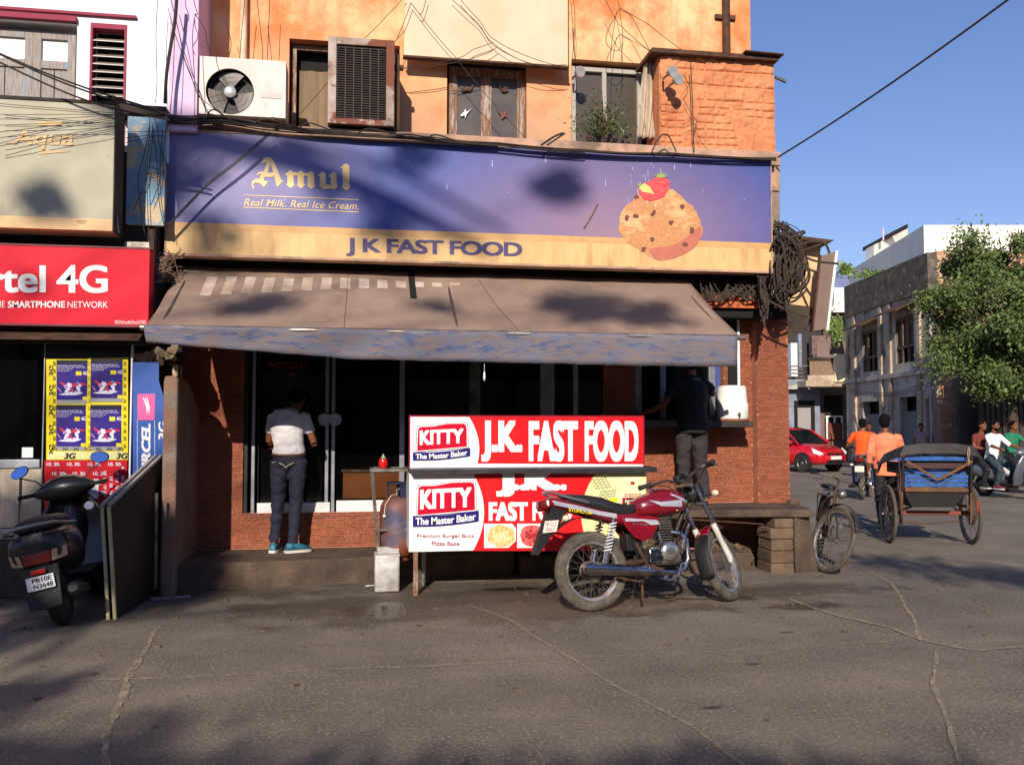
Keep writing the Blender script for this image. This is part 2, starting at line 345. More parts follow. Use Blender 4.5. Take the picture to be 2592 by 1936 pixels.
# pier of stacked blocks at the slab's end
pier=thing('block_pier','rough stone block pier holding up the end of the drain slab','pier',(4.6,9.2,0))
pm=mat('pier_block',L(112,90,68),.9,col2=L(82,64,50),scale=4,bump=.6,bscale=30,island=.15)
z=-.03
for i,h in enumerate((.13,.13,.12,.12,.1)):
    a=MB(); j=rnd.uniform(-.015,.015); a.box(4.30+j+(.05 if i==4 else 0),4.56,9.06+j,9.4,z+.004,z+h); z+=h
    a.obj('block',pm,pier,bevel=.012,smooth=0)
a=MB(); a.hexa([(4.565,9.03,-.03),(4.86,9.1,-.03),(5.1,10.6,-.03),(4.565,10.6,-.03),(4.565,9.05,.584),(4.76,9.1,.584),(4.95,10.6,.584),(4.565,10.6,.584)]); a.obj('plaster_face',stepm,pier,bevel=.01,smooth=0)
rub=MB()
for i in range(70):
    q=random.Random(i+100); c=V((q.uniform(1.8,4.25),q.uniform(9.55,9.75),q.uniform(.06,.26)))
    M=Matrix.Rotation(q.uniform(0,3),3,V((q.random(),q.random(),q.random())).normalized()); s=q.uniform(.025,.075)
    rub.ob(c,M@V((s*1.5,0,0)),M@V((0,s,0)),M@V((0,0,s*.8)))
lt=MB(); lm_=None
for i in range(230):
    q=random.Random(i+900); u=q.uniform(-50,2500); v=1470+abs(q.gauss(0,1))*(60 if i%3 else 200); p=onZ(u,min(v,1980),0)
    if p.y>8.8 and p.x<1.6: continue
    s_=q.uniform(.004,.016); a_=q.uniform(0,3); lt.ob(p+V((0,0,s_*.3)),V((math.cos(a_),math.sin(a_),0))*s_*1.4,V((-math.sin(a_),math.cos(a_),0))*s_,(0,0,s_*.4))
lt.obj('road_grit',pm,smooth=0,kind='stuff')
rub.obj('brick_rubble',pm,smooth=0,kind='stuff')
rb=MB(); rb.tube([onY(1650,1305,9.15),onY(1760,1315,9.15),onY(1930,1326,9.12),onY(1965,1375,9.12),onY(1985,1420,9.2)],.008,6)
tag(rb.obj('iron_bar',rust),'bent rusty iron bar hanging across the dark drain opening','iron bar')
fb=MB(); p=onZ(2008,1277,.665); fb.ob(p+V((0,0,.03)),(.06,.01,0),(-.01,.04,0),(0,0,.028)); tag(fb.obj('loose_brick',pm,smooth=0,bevel=.006),'loose orange brick lying on the slab by the corner','brick')
def zone_by_height(m,z0,z1,col,col2):
    t=m.node_tree; N=t.nodes; K=t.links; b=N['Principled BSDF']; tc=N.new('ShaderNodeTexCoord'); sp=N.new('ShaderNodeSeparateXYZ'); K.new(tc.outputs['Object'],sp.inputs[0])
    nz=N.new('ShaderNodeTexNoise'); nz.inputs['Scale'].default_value=1.4; nz.inputs['Detail'].default_value=9; K.new(tc.outputs['Object'],nz.inputs[0])
    a1=N.new('ShaderNodeMath'); a1.operation='MULTIPLY_ADD'; a1.inputs[1].default_value=1.6; K.new(nz.outputs[0],a1.inputs[0]); K.new(sp.outputs[2],a1.inputs[2])
    r=N.new('ShaderNodeMapRange'); r.inputs[1].default_value=z0+.8; r.inputs[2].default_value=z1+.8; r.inputs[3].default_value=1; r.inputs[4].default_value=0; K.new(a1.outputs[0],r.inputs[0])
    n2=N.new('ShaderNodeTexNoise'); n2.inputs['Scale'].default_value=3; n2.inputs['Detail'].default_value=9; K.new(tc.outputs['Object'],n2.inputs[0]); r2=N.new('ShaderNodeMapRange'); r2.inputs[1].default_value=.5; r2.inputs[2].default_value=.62; K.new(n2.outputs[0],r2.inputs[0])
    c=N.new('ShaderNodeMix'); c.data_type='RGBA'; c.inputs[6].default_value=col; c.inputs[7].default_value=col2; K.new(r2.outputs[0],c.inputs[0])
    src=b.inputs['Base Color'].links[0].from_socket; mx=N.new('ShaderNodeMix'); mx.data_type='RGBA'; K.new(r.outputs[0],mx.inputs[0]); K.new(src,mx.inputs[6]); K.new(c.outputs[2],mx.inputs[7]); K.new(mx.outputs[2],b.inputs['Base Color'])
zone_by_height(orange,5.2,6.1,L(226,162,116),L(216,142,98))
zone_by_height(orange,4.5,5.35,L(170,140,112),L(202,150,118))
# ---------------- the corner building ----------------
BL=thing('corner_building','orange two storey corner building with brick tiled shopfront','building',(0,10,0))
YW=10.0
def rect(u0,v0,u1,v1,Y=YW):
    a=onY(u0,v1,Y); b=onY(u1,v0,Y); return a.x,b.x,a.z,b.z
XR=onY(1985,1100,YW).x          # right end of the brick front
XU=onY(1900,100,YW).x           # right end of the upper wall
XL=-1.95
px0=onY(1672,250,9.5).x; px1=onY(1960,250,9.5).x; pz1=onY(1800,150,9.5).z
def wall_with_holes(x0,x1,z0,z1,holes,Y,th,m,name,parent):
    """boxes around rectangular openings (hx0,hx1,hz0,hz1)"""
    xs=sorted({x0,x1,*[h[0] for h in holes],*[h[1] for h in holes]}); zs=sorted({z0,z1,*[h[2] for h in holes],*[h[3] for h in holes]})
    mb=MB()
    for i in range(len(xs)-1):
        run=None
        for j in range(len(zs)-1):
            cx=(xs[i]+xs[i+1])/2; cz=(zs[j]+zs[j+1])/2
            h=any(a<cx<b and c<cz<d for a,b,c,d in holes)
            if h:
                if run is not None: mb.box(xs[i],xs[i+1],Y,Y+th,run,zs[j]); run=None
            elif run is None: run=zs[j]
        if run is not None: mb.box(xs[i],xs[i+1],Y,Y+th,run,zs[-1])
    bm=bmesh.new(); me=mb.mesh(name,m,0); bm.from_mesh(me); bmesh.ops.remove_doubles(bm,verts=bm.verts,dist=.0005)
    # drop inner doubled faces
    seen={}
    for f in list(bm.faces):
        k=tuple(sorted(v.index for v in f.verts)); seen.setdefault(k,[]).append(f)
    bmesh.ops.delete(bm,geom=[f for fs in seen.values() if len(fs)>1 for f in fs],context='FACES')
    bm.to_mesh(me); bm.free(); return link(name,me,parent)
# upper orange wall with three window openings
H1=rect(730,117,1012,322); H2=rect(1131,147,1333,345); H3=rect(1447,165,1672,355)
zt=8.6; zl=4.62
H1=(H1[0],H1[1],zl-.1,H1[3]); H2=(H2[0],H2[1],zl-.1,H2[3]); H3=(H3[0],H3[1],zl-.1,H3[3])
wall_with_holes(XL,XU,4.45,zt,[H1,H2,H3],YW,.25,orange,'upper_wall',BL)
a=MB(); a.box(XL,XU,10.9,11.05,.6,zt); a.box(XL,XL+.1,10.25,10.9,2.5,zt); a.box(XU-.1,XU,10.25,10.9,2.9,zt); a.box(XL,XU,10.26,10.89,4.3,4.44); a.box(XL,XU,10.0,11.05,zt,zt+.1); a.obj('rear_wall',grime,BL,smooth=0)
a=MB(); a.box(-1.9,px1+.03,9.42,10.0,4.463,4.62); a.obj('ledge',pinkconc,BL,bevel=.01,smooth=0)
# lower patch of bare plaster round the windows
# upper storey room behind the windows is dark
for (x0,x1,z0,z1) in (H1,H2,H3):
    pass
# small parapet room at the right end, rough plastered brick
a=MB()
def rough(u,v):
    x=px0+(px1-px0)*u; zz=4.62+(pz1-4.62)*v
    c=math.floor(zz/.085); bx=(x/.23+(c%2)*.5)%1; bz=(zz/.085)%1
    e=.0
    if (bz<.14 or bx<.06) and noise.noise(V((x*2,zz*2,7)))>-.12: e=.018
    e+=.024*noise.noise(V((x*6,zz*6,1)))+.012*noise.noise(V((x*20,zz*20,1)))
    return V((x,9.5+e,zz))
a.grid(rough,150,80); a.box(px0,px1,9.54,10.0,4.63,pz1); a.obj('parapet_room_wall',mat('rough_orange_brick',L(214,144,98),.95,col2=L(190,116,74),scale=3,bump=.6,bscale=25,col3=L(150,106,78),scale3=1.7,thr3=.6,soft3=.1),BL,smooth=60)
a=MB(); a.box(px0-.12,px1+.02,9.42,10.02,pz1+.002,pz1+.05); a.hexa([(px1-.4,9.36,pz1+.06),(px1+.06,9.36,pz1+.05),(px1+.06,10.0,pz1+.05),(px1-.4,10.0,pz1+.06),(px1-.4,9.36,pz1+.072),(px1+.06,9.36,pz1+.062),(px1+.06,10.0,pz1+.062),(px1-.4,10.0,pz1+.072)]); a.obj('roof_sheet',rust,BL,smooth=0)
a=MB(); a.beam(onY(1962,195,9.9),onY(1990,208,9.9),.03,.03); a.obj('roof_batten',steel,BL,smooth=0)
a=MB(); a.box(px0,px1+.03,9.44,9.999,4.18,4.461); a.obj('ledge_fascia',pinkconc,BL,bevel=.008,smooth=0)
a=MB(); a.box(onY(1948,500,9.5).x,px1+.03,9.46,10,3.0,4.18); a.obj('corner_strip',conc,BL,bevel=.01,smooth=0)
# soffit and beam behind / below the signboard
a=MB(); a.box(-1.9,px1+.0,9.56,10.0,3.3,4.46); a.obj('fascia_core',grime,BL,smooth=0)
a=MB(); a.box(-1.9,XR-.1,9.7,10.0,2.78,3.29); a.obj('shutter_beam',dark,BL,smooth=0)
bx0=onY(1750,760,9.68).x; bx1=onY(1922,760,9.68).x; bz0=onY(1850,780,9.68).z; bz1=onY(1850,750,9.68).z
a=MB(); a.box(bx0,bx1,9.64,9.699,bz0,bz1); a.obj('painted_beam',mat('peeling_orange',L(214,112,62),.9,col2=L(170,80,44),scale=3,bump=.5,bscale=20,col3=L(70,50,40),scale3=5,thr3=.52),BL,smooth=0)
# ---- lower front: door and window openings -------------------------------------------------
D=rect(613,700,1033,1300); Wd=rect(1033,700,1530,1215); S=rect(1625,700,1862,1062)
ztop=2.78
DH=(D[0],D[1],D[2],ztop); WH=(D[1],onY(1530,900,YW).x,onY(1300,1215,YW).z,ztop); SH=(S[0],onY(1790,900,YW).x+.2,S[2]+.0,ztop)
wall_with_holes(-1.86,XR,.1,ztop,[DH,WH,SH],YW,.25,mortar,'mortar_wall',BL)
# recessed inner pillar strip
a=MB(); zp=onY(1950,792,9.88).z; xp=onY(1915,1000,9.88).x
a.box(xp,XR+.0,9.88,9.9995,.665,zp); a.obj('corner_pillar',mortar,BL,smooth=0)
a=MB(); a.box(XR-.25,XR,10.25,12.6,.0,4.4); a.obj('side_wall',mortar,BL,smooth=0)
# brick strips: long thin tiles
def bricks_on(x0,x1,z0,z1,Y,holes,L0=.105,h=.0175,pitch=.0245):
    out=[]; z=z0; row=0
    while z+h<z1:
        q=random.Random(int(z*1000)); x=x0-(q.random()*L0)
        while x<x1:
            l=L0*q.choice((1,1,1,.55,1.25)); a=max(x,x0); b=min(x+l,x1)
            if b-a>.02:
                if not any(h_[0]<b+.0 and h_[1]>a and h_[2]<z+h and h_[3]>z for h_ in holes): out.append((a,b,z,z+h,Y))
                else:
                    iv=[(a,b)]
                    for h_ in holes:
                        if h_[2]<z+h and h_[3]>z:
                            iv=[s_ for p_,q_ in iv for s_ in ((p_,min(q_,h_[0])),(max(p_,h_[1]),q_)) if s_[1]-s_[0]>.012]
                    out+=[(p_,q_,z,z+h,Y) for p_,q_ in iv]
            x+=l+.007
        z+=pitch; row+=1
    return out
B1=bricks_on(-1.86,xp-.002,.262,ztop,YW,[DH,WH,SH]); B1=[b for b in B1 if not(b[0]>1.9 and b[2]<.67)]
B2=bricks_on(xp,XR,.67,zp,9.88,[])
allb=[(b,9.88) for b in B2]+[(b,YW) for b in B1]
def bmb(mb,b,o=(0,0,0)):
    x0,x1,z0,z1,Y=b; p=rnd.uniform(.004,.008); mb.box(x0-o[0],x1-o[0],Y-p-o[1],Y-.0005-o[1],z0-o[2],z1-o[2])
B1s=sorted(B1,key=lambda b:-(b[1]-b[0])*((b[2]<2.2) and (b[0]>2.3)))
B2s=sorted(B2,key=lambda b:-(b[1]-b[0]))
single=B2s[:230]+B1s[:65]; rest=B2s[230:]+B1s[65:]
cache={}
for b in single:
    k=round(b[1]-b[0],2)
    if k not in cache:
        t=MB(); ww=k/2-.0; t.box(-ww,ww,-.007,-.0005,-.00875,.00875); cache[k]=t.mesh('brick',brickm,0)
    o=bpy.data.objects.new('brick',cache[k]); COL.objects.link(o); o.parent=BL; o.matrix_parent_inverse=tm(BL).inverted(); o.location=((b[0]+b[1])/2,b[4],(b[2]+b[3])/2)
t=MB()
for b in rest: bmb(t,b)
t.obj('brick_facing',brickm,BL,smooth=0,kind='stuff')
# bricks on the side return of the pillar
# ---- door set ----
DS=thing('glass_door','aluminium framed double glass shop door with disc handles','door',(onY(830,1300,YW).x,10.06,.4))
def fr(name,u0,v0,u1,v1,Y,dep,m,par,bevel=.004): mb=MB(); boxY(mb,u0,v0,u1,v1,Y,dep); return mb.obj(name,m,par,bevel=bevel,smooth=0)
fr('side_channel',614,780,632,1304,10.03,.1,black,DS)
fr('door_frame',634,780,650,1302,10.04,.08,alu,DS)
fr('door_stile',652,780,659,1272,10.045,.06,alu,DS); fr('door_stile',821,780,835,1272,10.045,.06,alu,DS)
fr('door_stile',837,780,851,1300,10.045,.06,alu,DS); fr('door_frame',1010,780,1026,1300,10.04,.08,alu,DS)
bralu=mat('lit_aluminium',L(226,226,224),.45,.15,col2=L(206,206,204),scale=5); fr('bottom_rail',650,1271,835,1301,10.043,.06,bralu,DS); fr('bottom_rail',851,1265,1010,1298,10.043,.06,bralu,DS)  # paler copy of the frame aluminium: sunlight on the rails is in its colour
fr('threshold',614,1302,1033,1309,9.985,.16,steel,DS)
fr('glass_pane',659,780,821,1271,10.07,.008,glass,DS); 
gl2=mat('tinted_glass',L(14,13,12),.05,0,alpha=.3,spec=.5)
fr('glass_pane',851,780,1010,1265,10.07,.008,gl2,DS)
for cu in (821,848):
    c=onY(cu,1061,10.02); a=MB(); a.lathe([(.058,0),(.07,.004),(.072,.012),(.06,.018),(.05,.016),(.001,.01)],c,(0,-1,0),28); a.obj('disc_handle',alu,DS,smooth=50)
redt=mat('dull_red_vinyl',L(150,28,18),.6)
for s,u0,v0,u1,v1 in (('PHOTO STAT',680,916,778,934),('&',729,941,748,952),('ID',682,1115,700,1136)):
    text(s,redt,DS,pq(u0,v0,u1,v1,10.066),bold=.02)
# interior seen through the right leaf
INT=thing('shop_interior','dark shop interior with an orange counter behind the glass','room',(.5,11,.25))
a=MB(); a.box(D[0]-.4,XR-.26,10.8,10.88,.2,2.9); a.box(D[0]-.4,XR-.26,10.3,10.8,.2,.35); a.obj('back_partition',dark,INT,smooth=0)
a=MB(); boxY(a,868,1196,1010,1262,10.32,.3); a.obj('counter_front',mat('orange_laminate',L(190,112,40),.5,col2=L(160,90,32),scale=2),INT,smooth=0,bevel=.005)
a=MB(); boxY(a,862,1188,1012,1195,10.3,.34); a.obj('counter_top',oldwood,INT,smooth=0,bevel=.003)
# fixed windows right of the door, in the awning's shade
FW2=thing('shop_window','dark aluminium shop windows between door and counter','window',(1,10.05,.9))
for i,(u0,u1) in enumerate(((1030,1188),(1216,1368),(1402,1452),(1462,1528))): fr('glass_pane',u0,780,u1,1215,10.08,.008,glass,FW2)
for u0,u1 in ((1188,1216),(1368,1402),(1452,1462)): fr('mullion',u0,780,u1,1215,10.04,.08,alu if u0!=1188 else steel,FW2)
# serving window with its counter slab
SW=thing('serving_window','open serving window with sliding panes over a dark counter','window',(3.4,10,1.6))
a=MB(); p0=onY(1622,1083,9.56); p1=onY(1908,1085,9.56); 
a.box(p0.x-.35,p1.x,9.56,10.05,1.535,1.6); a.obj('counter_slab',mat('dark_stone',L(64,56,52),.5,col2=L(40,36,34),scale=6,bump=.15),SW,bevel=.006,smooth=0)
fr('window_frame',1608,800,1622,1062,9.99,.12,steel,SW); fr('window_frame',1672,800,1684,1062,10.03,.05,alu,SW)
fr('sliding_pane',1684,800,1790,1062,10.06,.008,glass,SW)
fr('window_frame',1796,800,1812,1062,10.03,.05,alu,SW)
fr('window_frame',1812,800,1822,1062,10.02,.05,flat('blue_frame_paint',(60,76,130)),SW)
fr('inner_reveal',1845,760,1866,1062,9.97,.02,dark,SW); fr('white_trim',1868,795,1872,1000,9.96,.03,whitep,SW)
# interior wall behind serving window lit cream
a=MB(); boxY(a,1740,880,1875,1062,10.6,.02); a.obj('inner_wall',mat('cream_wall',L(190,160,130),.8),SW,smooth=0)
# ---------------- signboard ----------------
YS=9.36
SG=thing('blue_signboard','long blue and yellow ice cream signboard across the building','signboard',(1.2,YS,3.2))
sA=onY(420,640,YS); sB=onY(1953,687,YS); sx0,sx1=sA.x,sB.x; sz0=sA.z; sz1=onY(420,330,YS).z
zb=onY(420,561,YS).z
# printed sheet: gradient is part of the print
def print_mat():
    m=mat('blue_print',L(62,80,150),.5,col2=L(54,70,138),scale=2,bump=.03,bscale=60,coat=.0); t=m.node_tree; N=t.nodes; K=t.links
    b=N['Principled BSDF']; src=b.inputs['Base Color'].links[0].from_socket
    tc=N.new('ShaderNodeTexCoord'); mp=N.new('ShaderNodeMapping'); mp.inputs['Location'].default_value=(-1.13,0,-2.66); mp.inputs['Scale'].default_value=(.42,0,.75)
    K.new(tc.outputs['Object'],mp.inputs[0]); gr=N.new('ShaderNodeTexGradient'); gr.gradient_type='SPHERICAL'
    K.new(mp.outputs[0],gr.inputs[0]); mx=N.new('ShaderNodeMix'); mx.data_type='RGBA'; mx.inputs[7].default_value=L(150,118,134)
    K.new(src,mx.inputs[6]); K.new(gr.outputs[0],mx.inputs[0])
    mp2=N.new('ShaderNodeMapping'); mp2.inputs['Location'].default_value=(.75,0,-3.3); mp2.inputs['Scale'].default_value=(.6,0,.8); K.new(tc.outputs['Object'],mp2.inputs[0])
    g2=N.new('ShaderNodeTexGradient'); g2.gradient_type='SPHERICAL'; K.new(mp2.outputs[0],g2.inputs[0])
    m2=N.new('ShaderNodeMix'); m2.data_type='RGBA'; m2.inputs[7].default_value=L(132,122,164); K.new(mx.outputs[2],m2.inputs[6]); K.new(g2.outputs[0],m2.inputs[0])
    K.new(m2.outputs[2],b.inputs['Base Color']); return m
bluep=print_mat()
goldp=mat('gold_print',L(216,180,120),.6,col2=L(194,150,92),scale=2,stretch=(4,4,.8),amt=.3,col3=L(158,110,60),scale3=2.2,thr3=.53,soft3=.3)
def brd(x0,x1,z0,z1,name,m,y0=YS,y1=YS+.15): a=MB(); a.box(x0,x1,y0,y1,z0,z1); return a.obj(name,m,SG,smooth=0)
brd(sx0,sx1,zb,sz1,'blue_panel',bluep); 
zb2=onY(420,579,YS).z
brd(sx0,sx1,zb2+.0,zb,'yellow_band',flat('tan_band',(208,160,100)),YS); brd(sx0,sx1,sz0,zb2,'yellow_panel',goldp,YS)
a=MB(); a.box(sx0-.012,sx1+.012,YS-.008,YS+.16,sz0-.025,sz0-.001); a.box(sx0-.012,sx1+.012,YS-.008,YS+.16,sz1+.001,sz1+.02); a.box(sx0-.014,sx0-.001,YS-.008,YS+.16,sz0,sz1); a.box(sx1+.001,sx1+.014,YS-.008,YS+.16,sz0,sz1); a.obj('edge_frame',pinkconc,SG,smooth=0)
YT=YS-.004
gold=mat('gold_letter',L(240,208,146),.5,col2=L(216,178,112),scale=5)
# blackletter brand name, drawn from broad-nib strokes in zoom pixels (5.53 per photo pixel, origin 560,360)
def bl(*pts): return [(560+x/5.53,360+y/5.53) for x,y in pts]
am=MB(); am_i=0
for pl in (bl((560,300),(600,215),(680,210),(730,260),(780,370),(845,545),(885,530),(780,632),(745,480),(700,330),(668,290),(600,285)),
           bl((640,285),(690,300),(655,410),(600,500),(560,520),(545,490),(600,400)),
           bl((600,430),(735,430),(735,487),(585,487)),
           bl((490,475),(510,430),(560,410),(610,415),(600,450),(540,450)),
           bl((425,610),(430,560),(470,515),(540,510),(620,545),(660,550),(600,632),(540,580),(480,565),(445,590),(465,660),(445,655)),
           bl((545,470),(600,470),(590,560),(540,540))): am_i+=1; polyY(am,pl,YT-.0004*am_i,.0003)
def stem(x0,x1,yt,yb,hook=1):
    m_=(x0+x1)/2
    polyY(am,bl((x0-(34 if hook else 0),yt+45),(x0,yt+8),(m_,yt-22),(x1,yt+12),(x1+2,yb-60),(x1+24,yb-52),(m_+5,yb),(x0-16,yb-50),(x0,yb-58),(x0,yt+55)),YT)
stem(925,1012,415,645); stem(1070,1155,418,652,1); stem(1210,1300,425,658,1)
stem(1380,1462,430,660); stem(1532,1615,440,670); stem(1700,1792,318,678)
for pl in (bl((1000,420),(1080,430),(1060,470),(1000,470)),bl((1145,430),(1215,440),(1200,475),(1150,470)),bl((1400,600),(1540,600),(1545,650),(1440,662))): polyY(am,pl,YT-.003,.0003)
am.obj('brand_lettering',gold,SG,smooth=0)
a=MB(); 
for v0,v1 in ((493,505),(524,536)): polyY(a,[(616,v0),(908,v1),(908,v1+2),(616,v0+2)],YT)
text_mb(a,'Real Milk. Real Ice Cream.',pq(617,503,908,521,YT,10),bold=.008,shear=.3,space=1.05); a.obj('slogan_lettering',gold,SG,smooth=0)
text('J K FAST FOOD',mat('purple_letter',L(78,66,112),.6),SG,pq(876,602,1322,648,YT,12),bold=.034,name='shop_name_lettering',space=.92)
# printed ice cream scoop
ic=lambda x,y:(1500+x/4.424,380+y/4.424)
scoop=[ic(*p) for p in ((300,870),(305,760),(345,660),(440,570),(500,500),(560,460),(700,420),(860,430),(960,490),(1040,570),(1130,640),(1185,740),(1215,840),(1235,880),(1210,980),(1150,1080),(1040,1150),(920,1210),(760,1240),(640,1190),(540,1120),(430,1060),(350,985),(290,905))]
icm=mat('ice_cream_print',L(206,150,92),.5,col2=L(184,118,72),scale=34,stretch=(1,1,1.6),col3=L(226,190,134),scale3=4,thr3=.52,soft3=.2,bump=.1)
a=MB(); qs=random.Random(4); polyY(a,[(x+qs.uniform(-1.2,1.2),y+qs.uniform(-1.2,1.2)) for x,y in smoothp(scoop,6)],YT); a.obj('ice_cream_print',icm,SG,smooth=0)
a=MB(); polyY(a,smoothp([ic(*p) for p in ((640,1110),(760,1085),(900,1065),(1080,960),(1200,860),(1215,960),(1140,1090),(940,1200),(740,1232),(660,1180))]),YT-.002,.001); a.obj('syrup_print',flat('syrup',(190,108,84)),SG,smooth=0)
a=MB()
for i,(x,y) in enumerate(((480,740),(385,760),(680,705),(880,815),(1010,630),(1110,900),(1035,1060),(670,1000),(570,1110),(490,525))): polyY(a,[ic(*p) for p in ell(x,y,32,26,9,rot=i,jit=.35,seed=i)],YT-.004,.001)
polyY(a,smoothp([ic(*p) for p in ((470,600),(520,560),(570,580),(590,800),(600,1000),(590,1120),(540,1090),(500,960),(480,800))],3),YT-.0012,.0005) if False else None
a.obj('raisin_print',flat('raisin',(112,62,52)),SG,smooth=0)
a=MB(); polyY(a,[ic(*p) for p in ((520,480),(515,430),(570,375),(640,350),(720,300),(800,300),(860,345),(860,430),(800,520),(740,550),(640,570),(560,545))],YT-.006,.001); a.obj('strawberry_print',mat('strawberry',L(206,44,50),.5,col2=L(226,92,88),scale=30),SG,smooth=0)
a=MB(); polyY(a,[ic(*p) for p in ((530,400),(585,375),(640,410),(690,500),(640,480),(560,470),(520,430))],YT-.008,.001)
a.mi=1
for k in range(9):
    t=-2.9+k*.33; x,y=765,305; polyY(a,[ic(*p) for p in ((x-9*math.sin(t),y+9*math.cos(t)),(x+95*math.cos(t),y+75*math.sin(t)),(x+9*math.sin(t),y-9*math.cos(t)))],YT-.008-.0008*k,.0006)
for k in range(5):
    t=-3.4+k*.4; x,y=545,400; polyY(a,[ic(*p) for p in ((x-7*math.sin(t),y+7*math.cos(t)),(x+60*math.cos(t),y+55*math.sin(t)),(x+7*math.sin(t),y-7*math.cos(t)))],YT-.010-.0008*k,.0006)
a.obj('fruit_leaf_print',[flat('cream_flesh',(232,206,120)),flat('leaf_print',(150,176,92))],SG,smooth=0)
a=MB()
for i in range(46):
    q=random.Random(i); u=q.choice([q.uniform(1590,1680),q.uniform(900,1900),q.uniform(430,900)]); v=q.uniform(395,520); h=q.uniform(3,18)
    polyY(a,[(u,v),(u+1,v),(u+q.uniform(0,3),v+h),(u+q.uniform(-1,1),v+h)],YT-.0015,.0008)
a.obj('scratch_marks',flat('scratch',(190,190,215)),SG,smooth=0)
a=MB(); a.tube([onY(1513,516,YS-.012),onY(1498,545,YS-.012),onY(1478,577,YS-.012)],.008,6); tag(a.obj('twig',oldwood),'thin dry twig caught on the face of the blue signboard','twig')
# ---------------- awning ----------------
AW=thing('awning','faded brown fabric awning on a metal front bar over the shopfront','awning',(0,9.9,2.4))
YB=8.3; ab0=onY(365,829,YB); ab1=onY(1878,861,YB); bz=(ab0.z+ab1.z)/2
at0=onY(462,664,9.72); at1=onY(1735,705,9.72); tz=(at0.z+at1.z)/2
aw=mat('awning_fabric',L(148,124,106),.95,col2=L(126,104,90),scale=2,bump=.12,bscale=160,stretch=(1,1,.3),col3=L(122,94,76),scale3=2.6,thr3=.55,soft3=.2)
def awp(u,v):
    x=(at0.x*(1-u)+at1.x*u)*(1-v)+(ab0.x*(1-u)+ab1.x*u)*v; y=9.72+(YB-9.72)*v; z=tz+(bz-tz)*v
    z-=.035*math.sin(math.pi*v)*(1+.25*math.sin(u*17)); z+=.014*noise.noise(V((u*20,v*3,0)))+.010*noise.noise(V((u*60,v*5,3)))*v
    return V((x,y,z))
a=MB(); a.grid(awp,90,14); awo=a.obj('canopy_fabric',aw,AW,smooth=60); sd=awo.modifiers.new('s','SOLIDIFY'); sd.thickness=.004
# faded stripes still showing near the top left
for k in range(14):
    a=MB(); u0=.055+k*.0345; s=.10 if k<9 else .14
    f=lambda p,q_: awp(u0+.019*p,.18+(.46-k*.018-.18)*q_)+V((0,-.004,.006))
    a.grid(f,2,4)
    a.obj('faded_stripe',MATS['faded_stripe'] if k else mat('faded_stripe',L(200,184,168),.95,col2=L(150,122,100),scale=3),AW,smooth=60)
a=MB(); a.cyl(ab0-V((.03,0,0)),V((ab1.x+.03,YB,ab0.z)),.028,14); a.obj('front_bar',mat('bar_metal',L(170,165,158),.38,.8,col2=L(120,104,90),scale=6),AW,smooth=40)
def valp(u,v):
    x=ab0.x+.0+(ab1.x-.06-ab0.x)*u; 
    bot=.14+.125*min(1,u/.33)+.03*min(1,max(0,(u-.33)/.5)); 
    return V((x+ (.02*v if u<.02 else 0),YB-.03+.02*noise.noise(V((u*14,v,2)))+.03*v,ab0.z+.012-bot*v+.006*noise.noise(V((u*30,0,v)))))
a=MB(); a.grid(valp,110,6); vm=mat('valance_fabric',L(100,106,124),.9,col2=L(124,106,98),scale=4,stretch=(1,1,5),bump=.35,bscale=50,col3=L(64,80,118),scale3=5,thr3=.52,soft3=.12)
vo=a.obj('valance',vm,AW,smooth=60); sd=vo.modifiers.new('s','SOLIDIFY'); sd.thickness=.003
a=MB(); a.grid(lambda u,v: onY(1125+14*u+28*0,700-8+0*u,9.72)*0+awp(.425+.012*u+.05*v*0,.02+.42*v)+V((.02*math.sin(v*9)*0,-.006,.01)),3,8); a.obj('charred_tear',flat('char',(14,12,10),.9),AW,smooth=0)
for u0,d in ((.31,.0),(.555,.05)):
    a=MB(); a.tube([awp(u0+d*k/10,.02+.96*k/10)+V((0,-.003,.004)) for k in range(11)],.004,5); a.obj('seam',flat('seam',(92,74,60),.9),AW)
for ux in (.02,.5,.98):
    a=MB(); a.tube([awp(ux,.03)-V((0,0,.04)),awp(ux,.97)-V((0,0,.02))],.014,8); a.obj('support_arm',steel,AW)
# ---------------- windows in the orange wall ----------------
def wframe(par,x0,x1,z0,z1,Y,m,t=.045,d=.05,mull=(),name='window_frame'):
    mb=MB(); mb.box(x0,x0+t,Y,Y+d,z0,z1); mb.box(x1-t,x1,Y,Y+d,z0,z1); mb.box(x0+t,x1-t,Y,Y+d,z1-t,z1)
    for c in mull: mb.box(c-t/2,c+t/2,Y,Y+d,z0,z1-t)
    return mb.obj(name,m,par,smooth=0,bevel=.003)
curt=mat('tan_curtain',L(140,116,88),.9,col2=L(112,92,70),scale=3,stretch=(12,1,.5),bump=.15)
W1=thing('upper_window','tall open window with tan curtain left of the rusty air cooler','window',(H1[0],10.1,zl),group=None)
wframe(W1,H1[0]+.02,H1[1]-.02,zl-.1,H1[3]-.02,10.12,oldwood,.05)
a=MB(); a.grid(lambda u,v:V((H1[0]+.1+.6*u,10.18+.01*math.sin(u*22),zl-.08+(H1[3]-zl-.2)*v)),60,2); a.obj('curtain',curt,W1)
W2=thing('upper_window','old wooden double window with four bird ornaments on its panes','window',(H2[0],10.05,zl))
wf=wframe(W2,H2[0]+.03,H2[1]-.01,zl-.1,H2[3]-.13,10.06,oldwood,.06,.07,mull=((H2[0]+H2[1])/2,))
a=MB(); a.box(H2[0],H2[1],10.05,10.2,H2[3]-.12,H2[3]-.0); a.obj('lintel_shade',dark,W2,smooth=0)
pm_=mat('dusty_pane',L(92,80,72),.3,col2=L(70,62,56),scale=3)
mid=(H2[0]+H2[1])/2
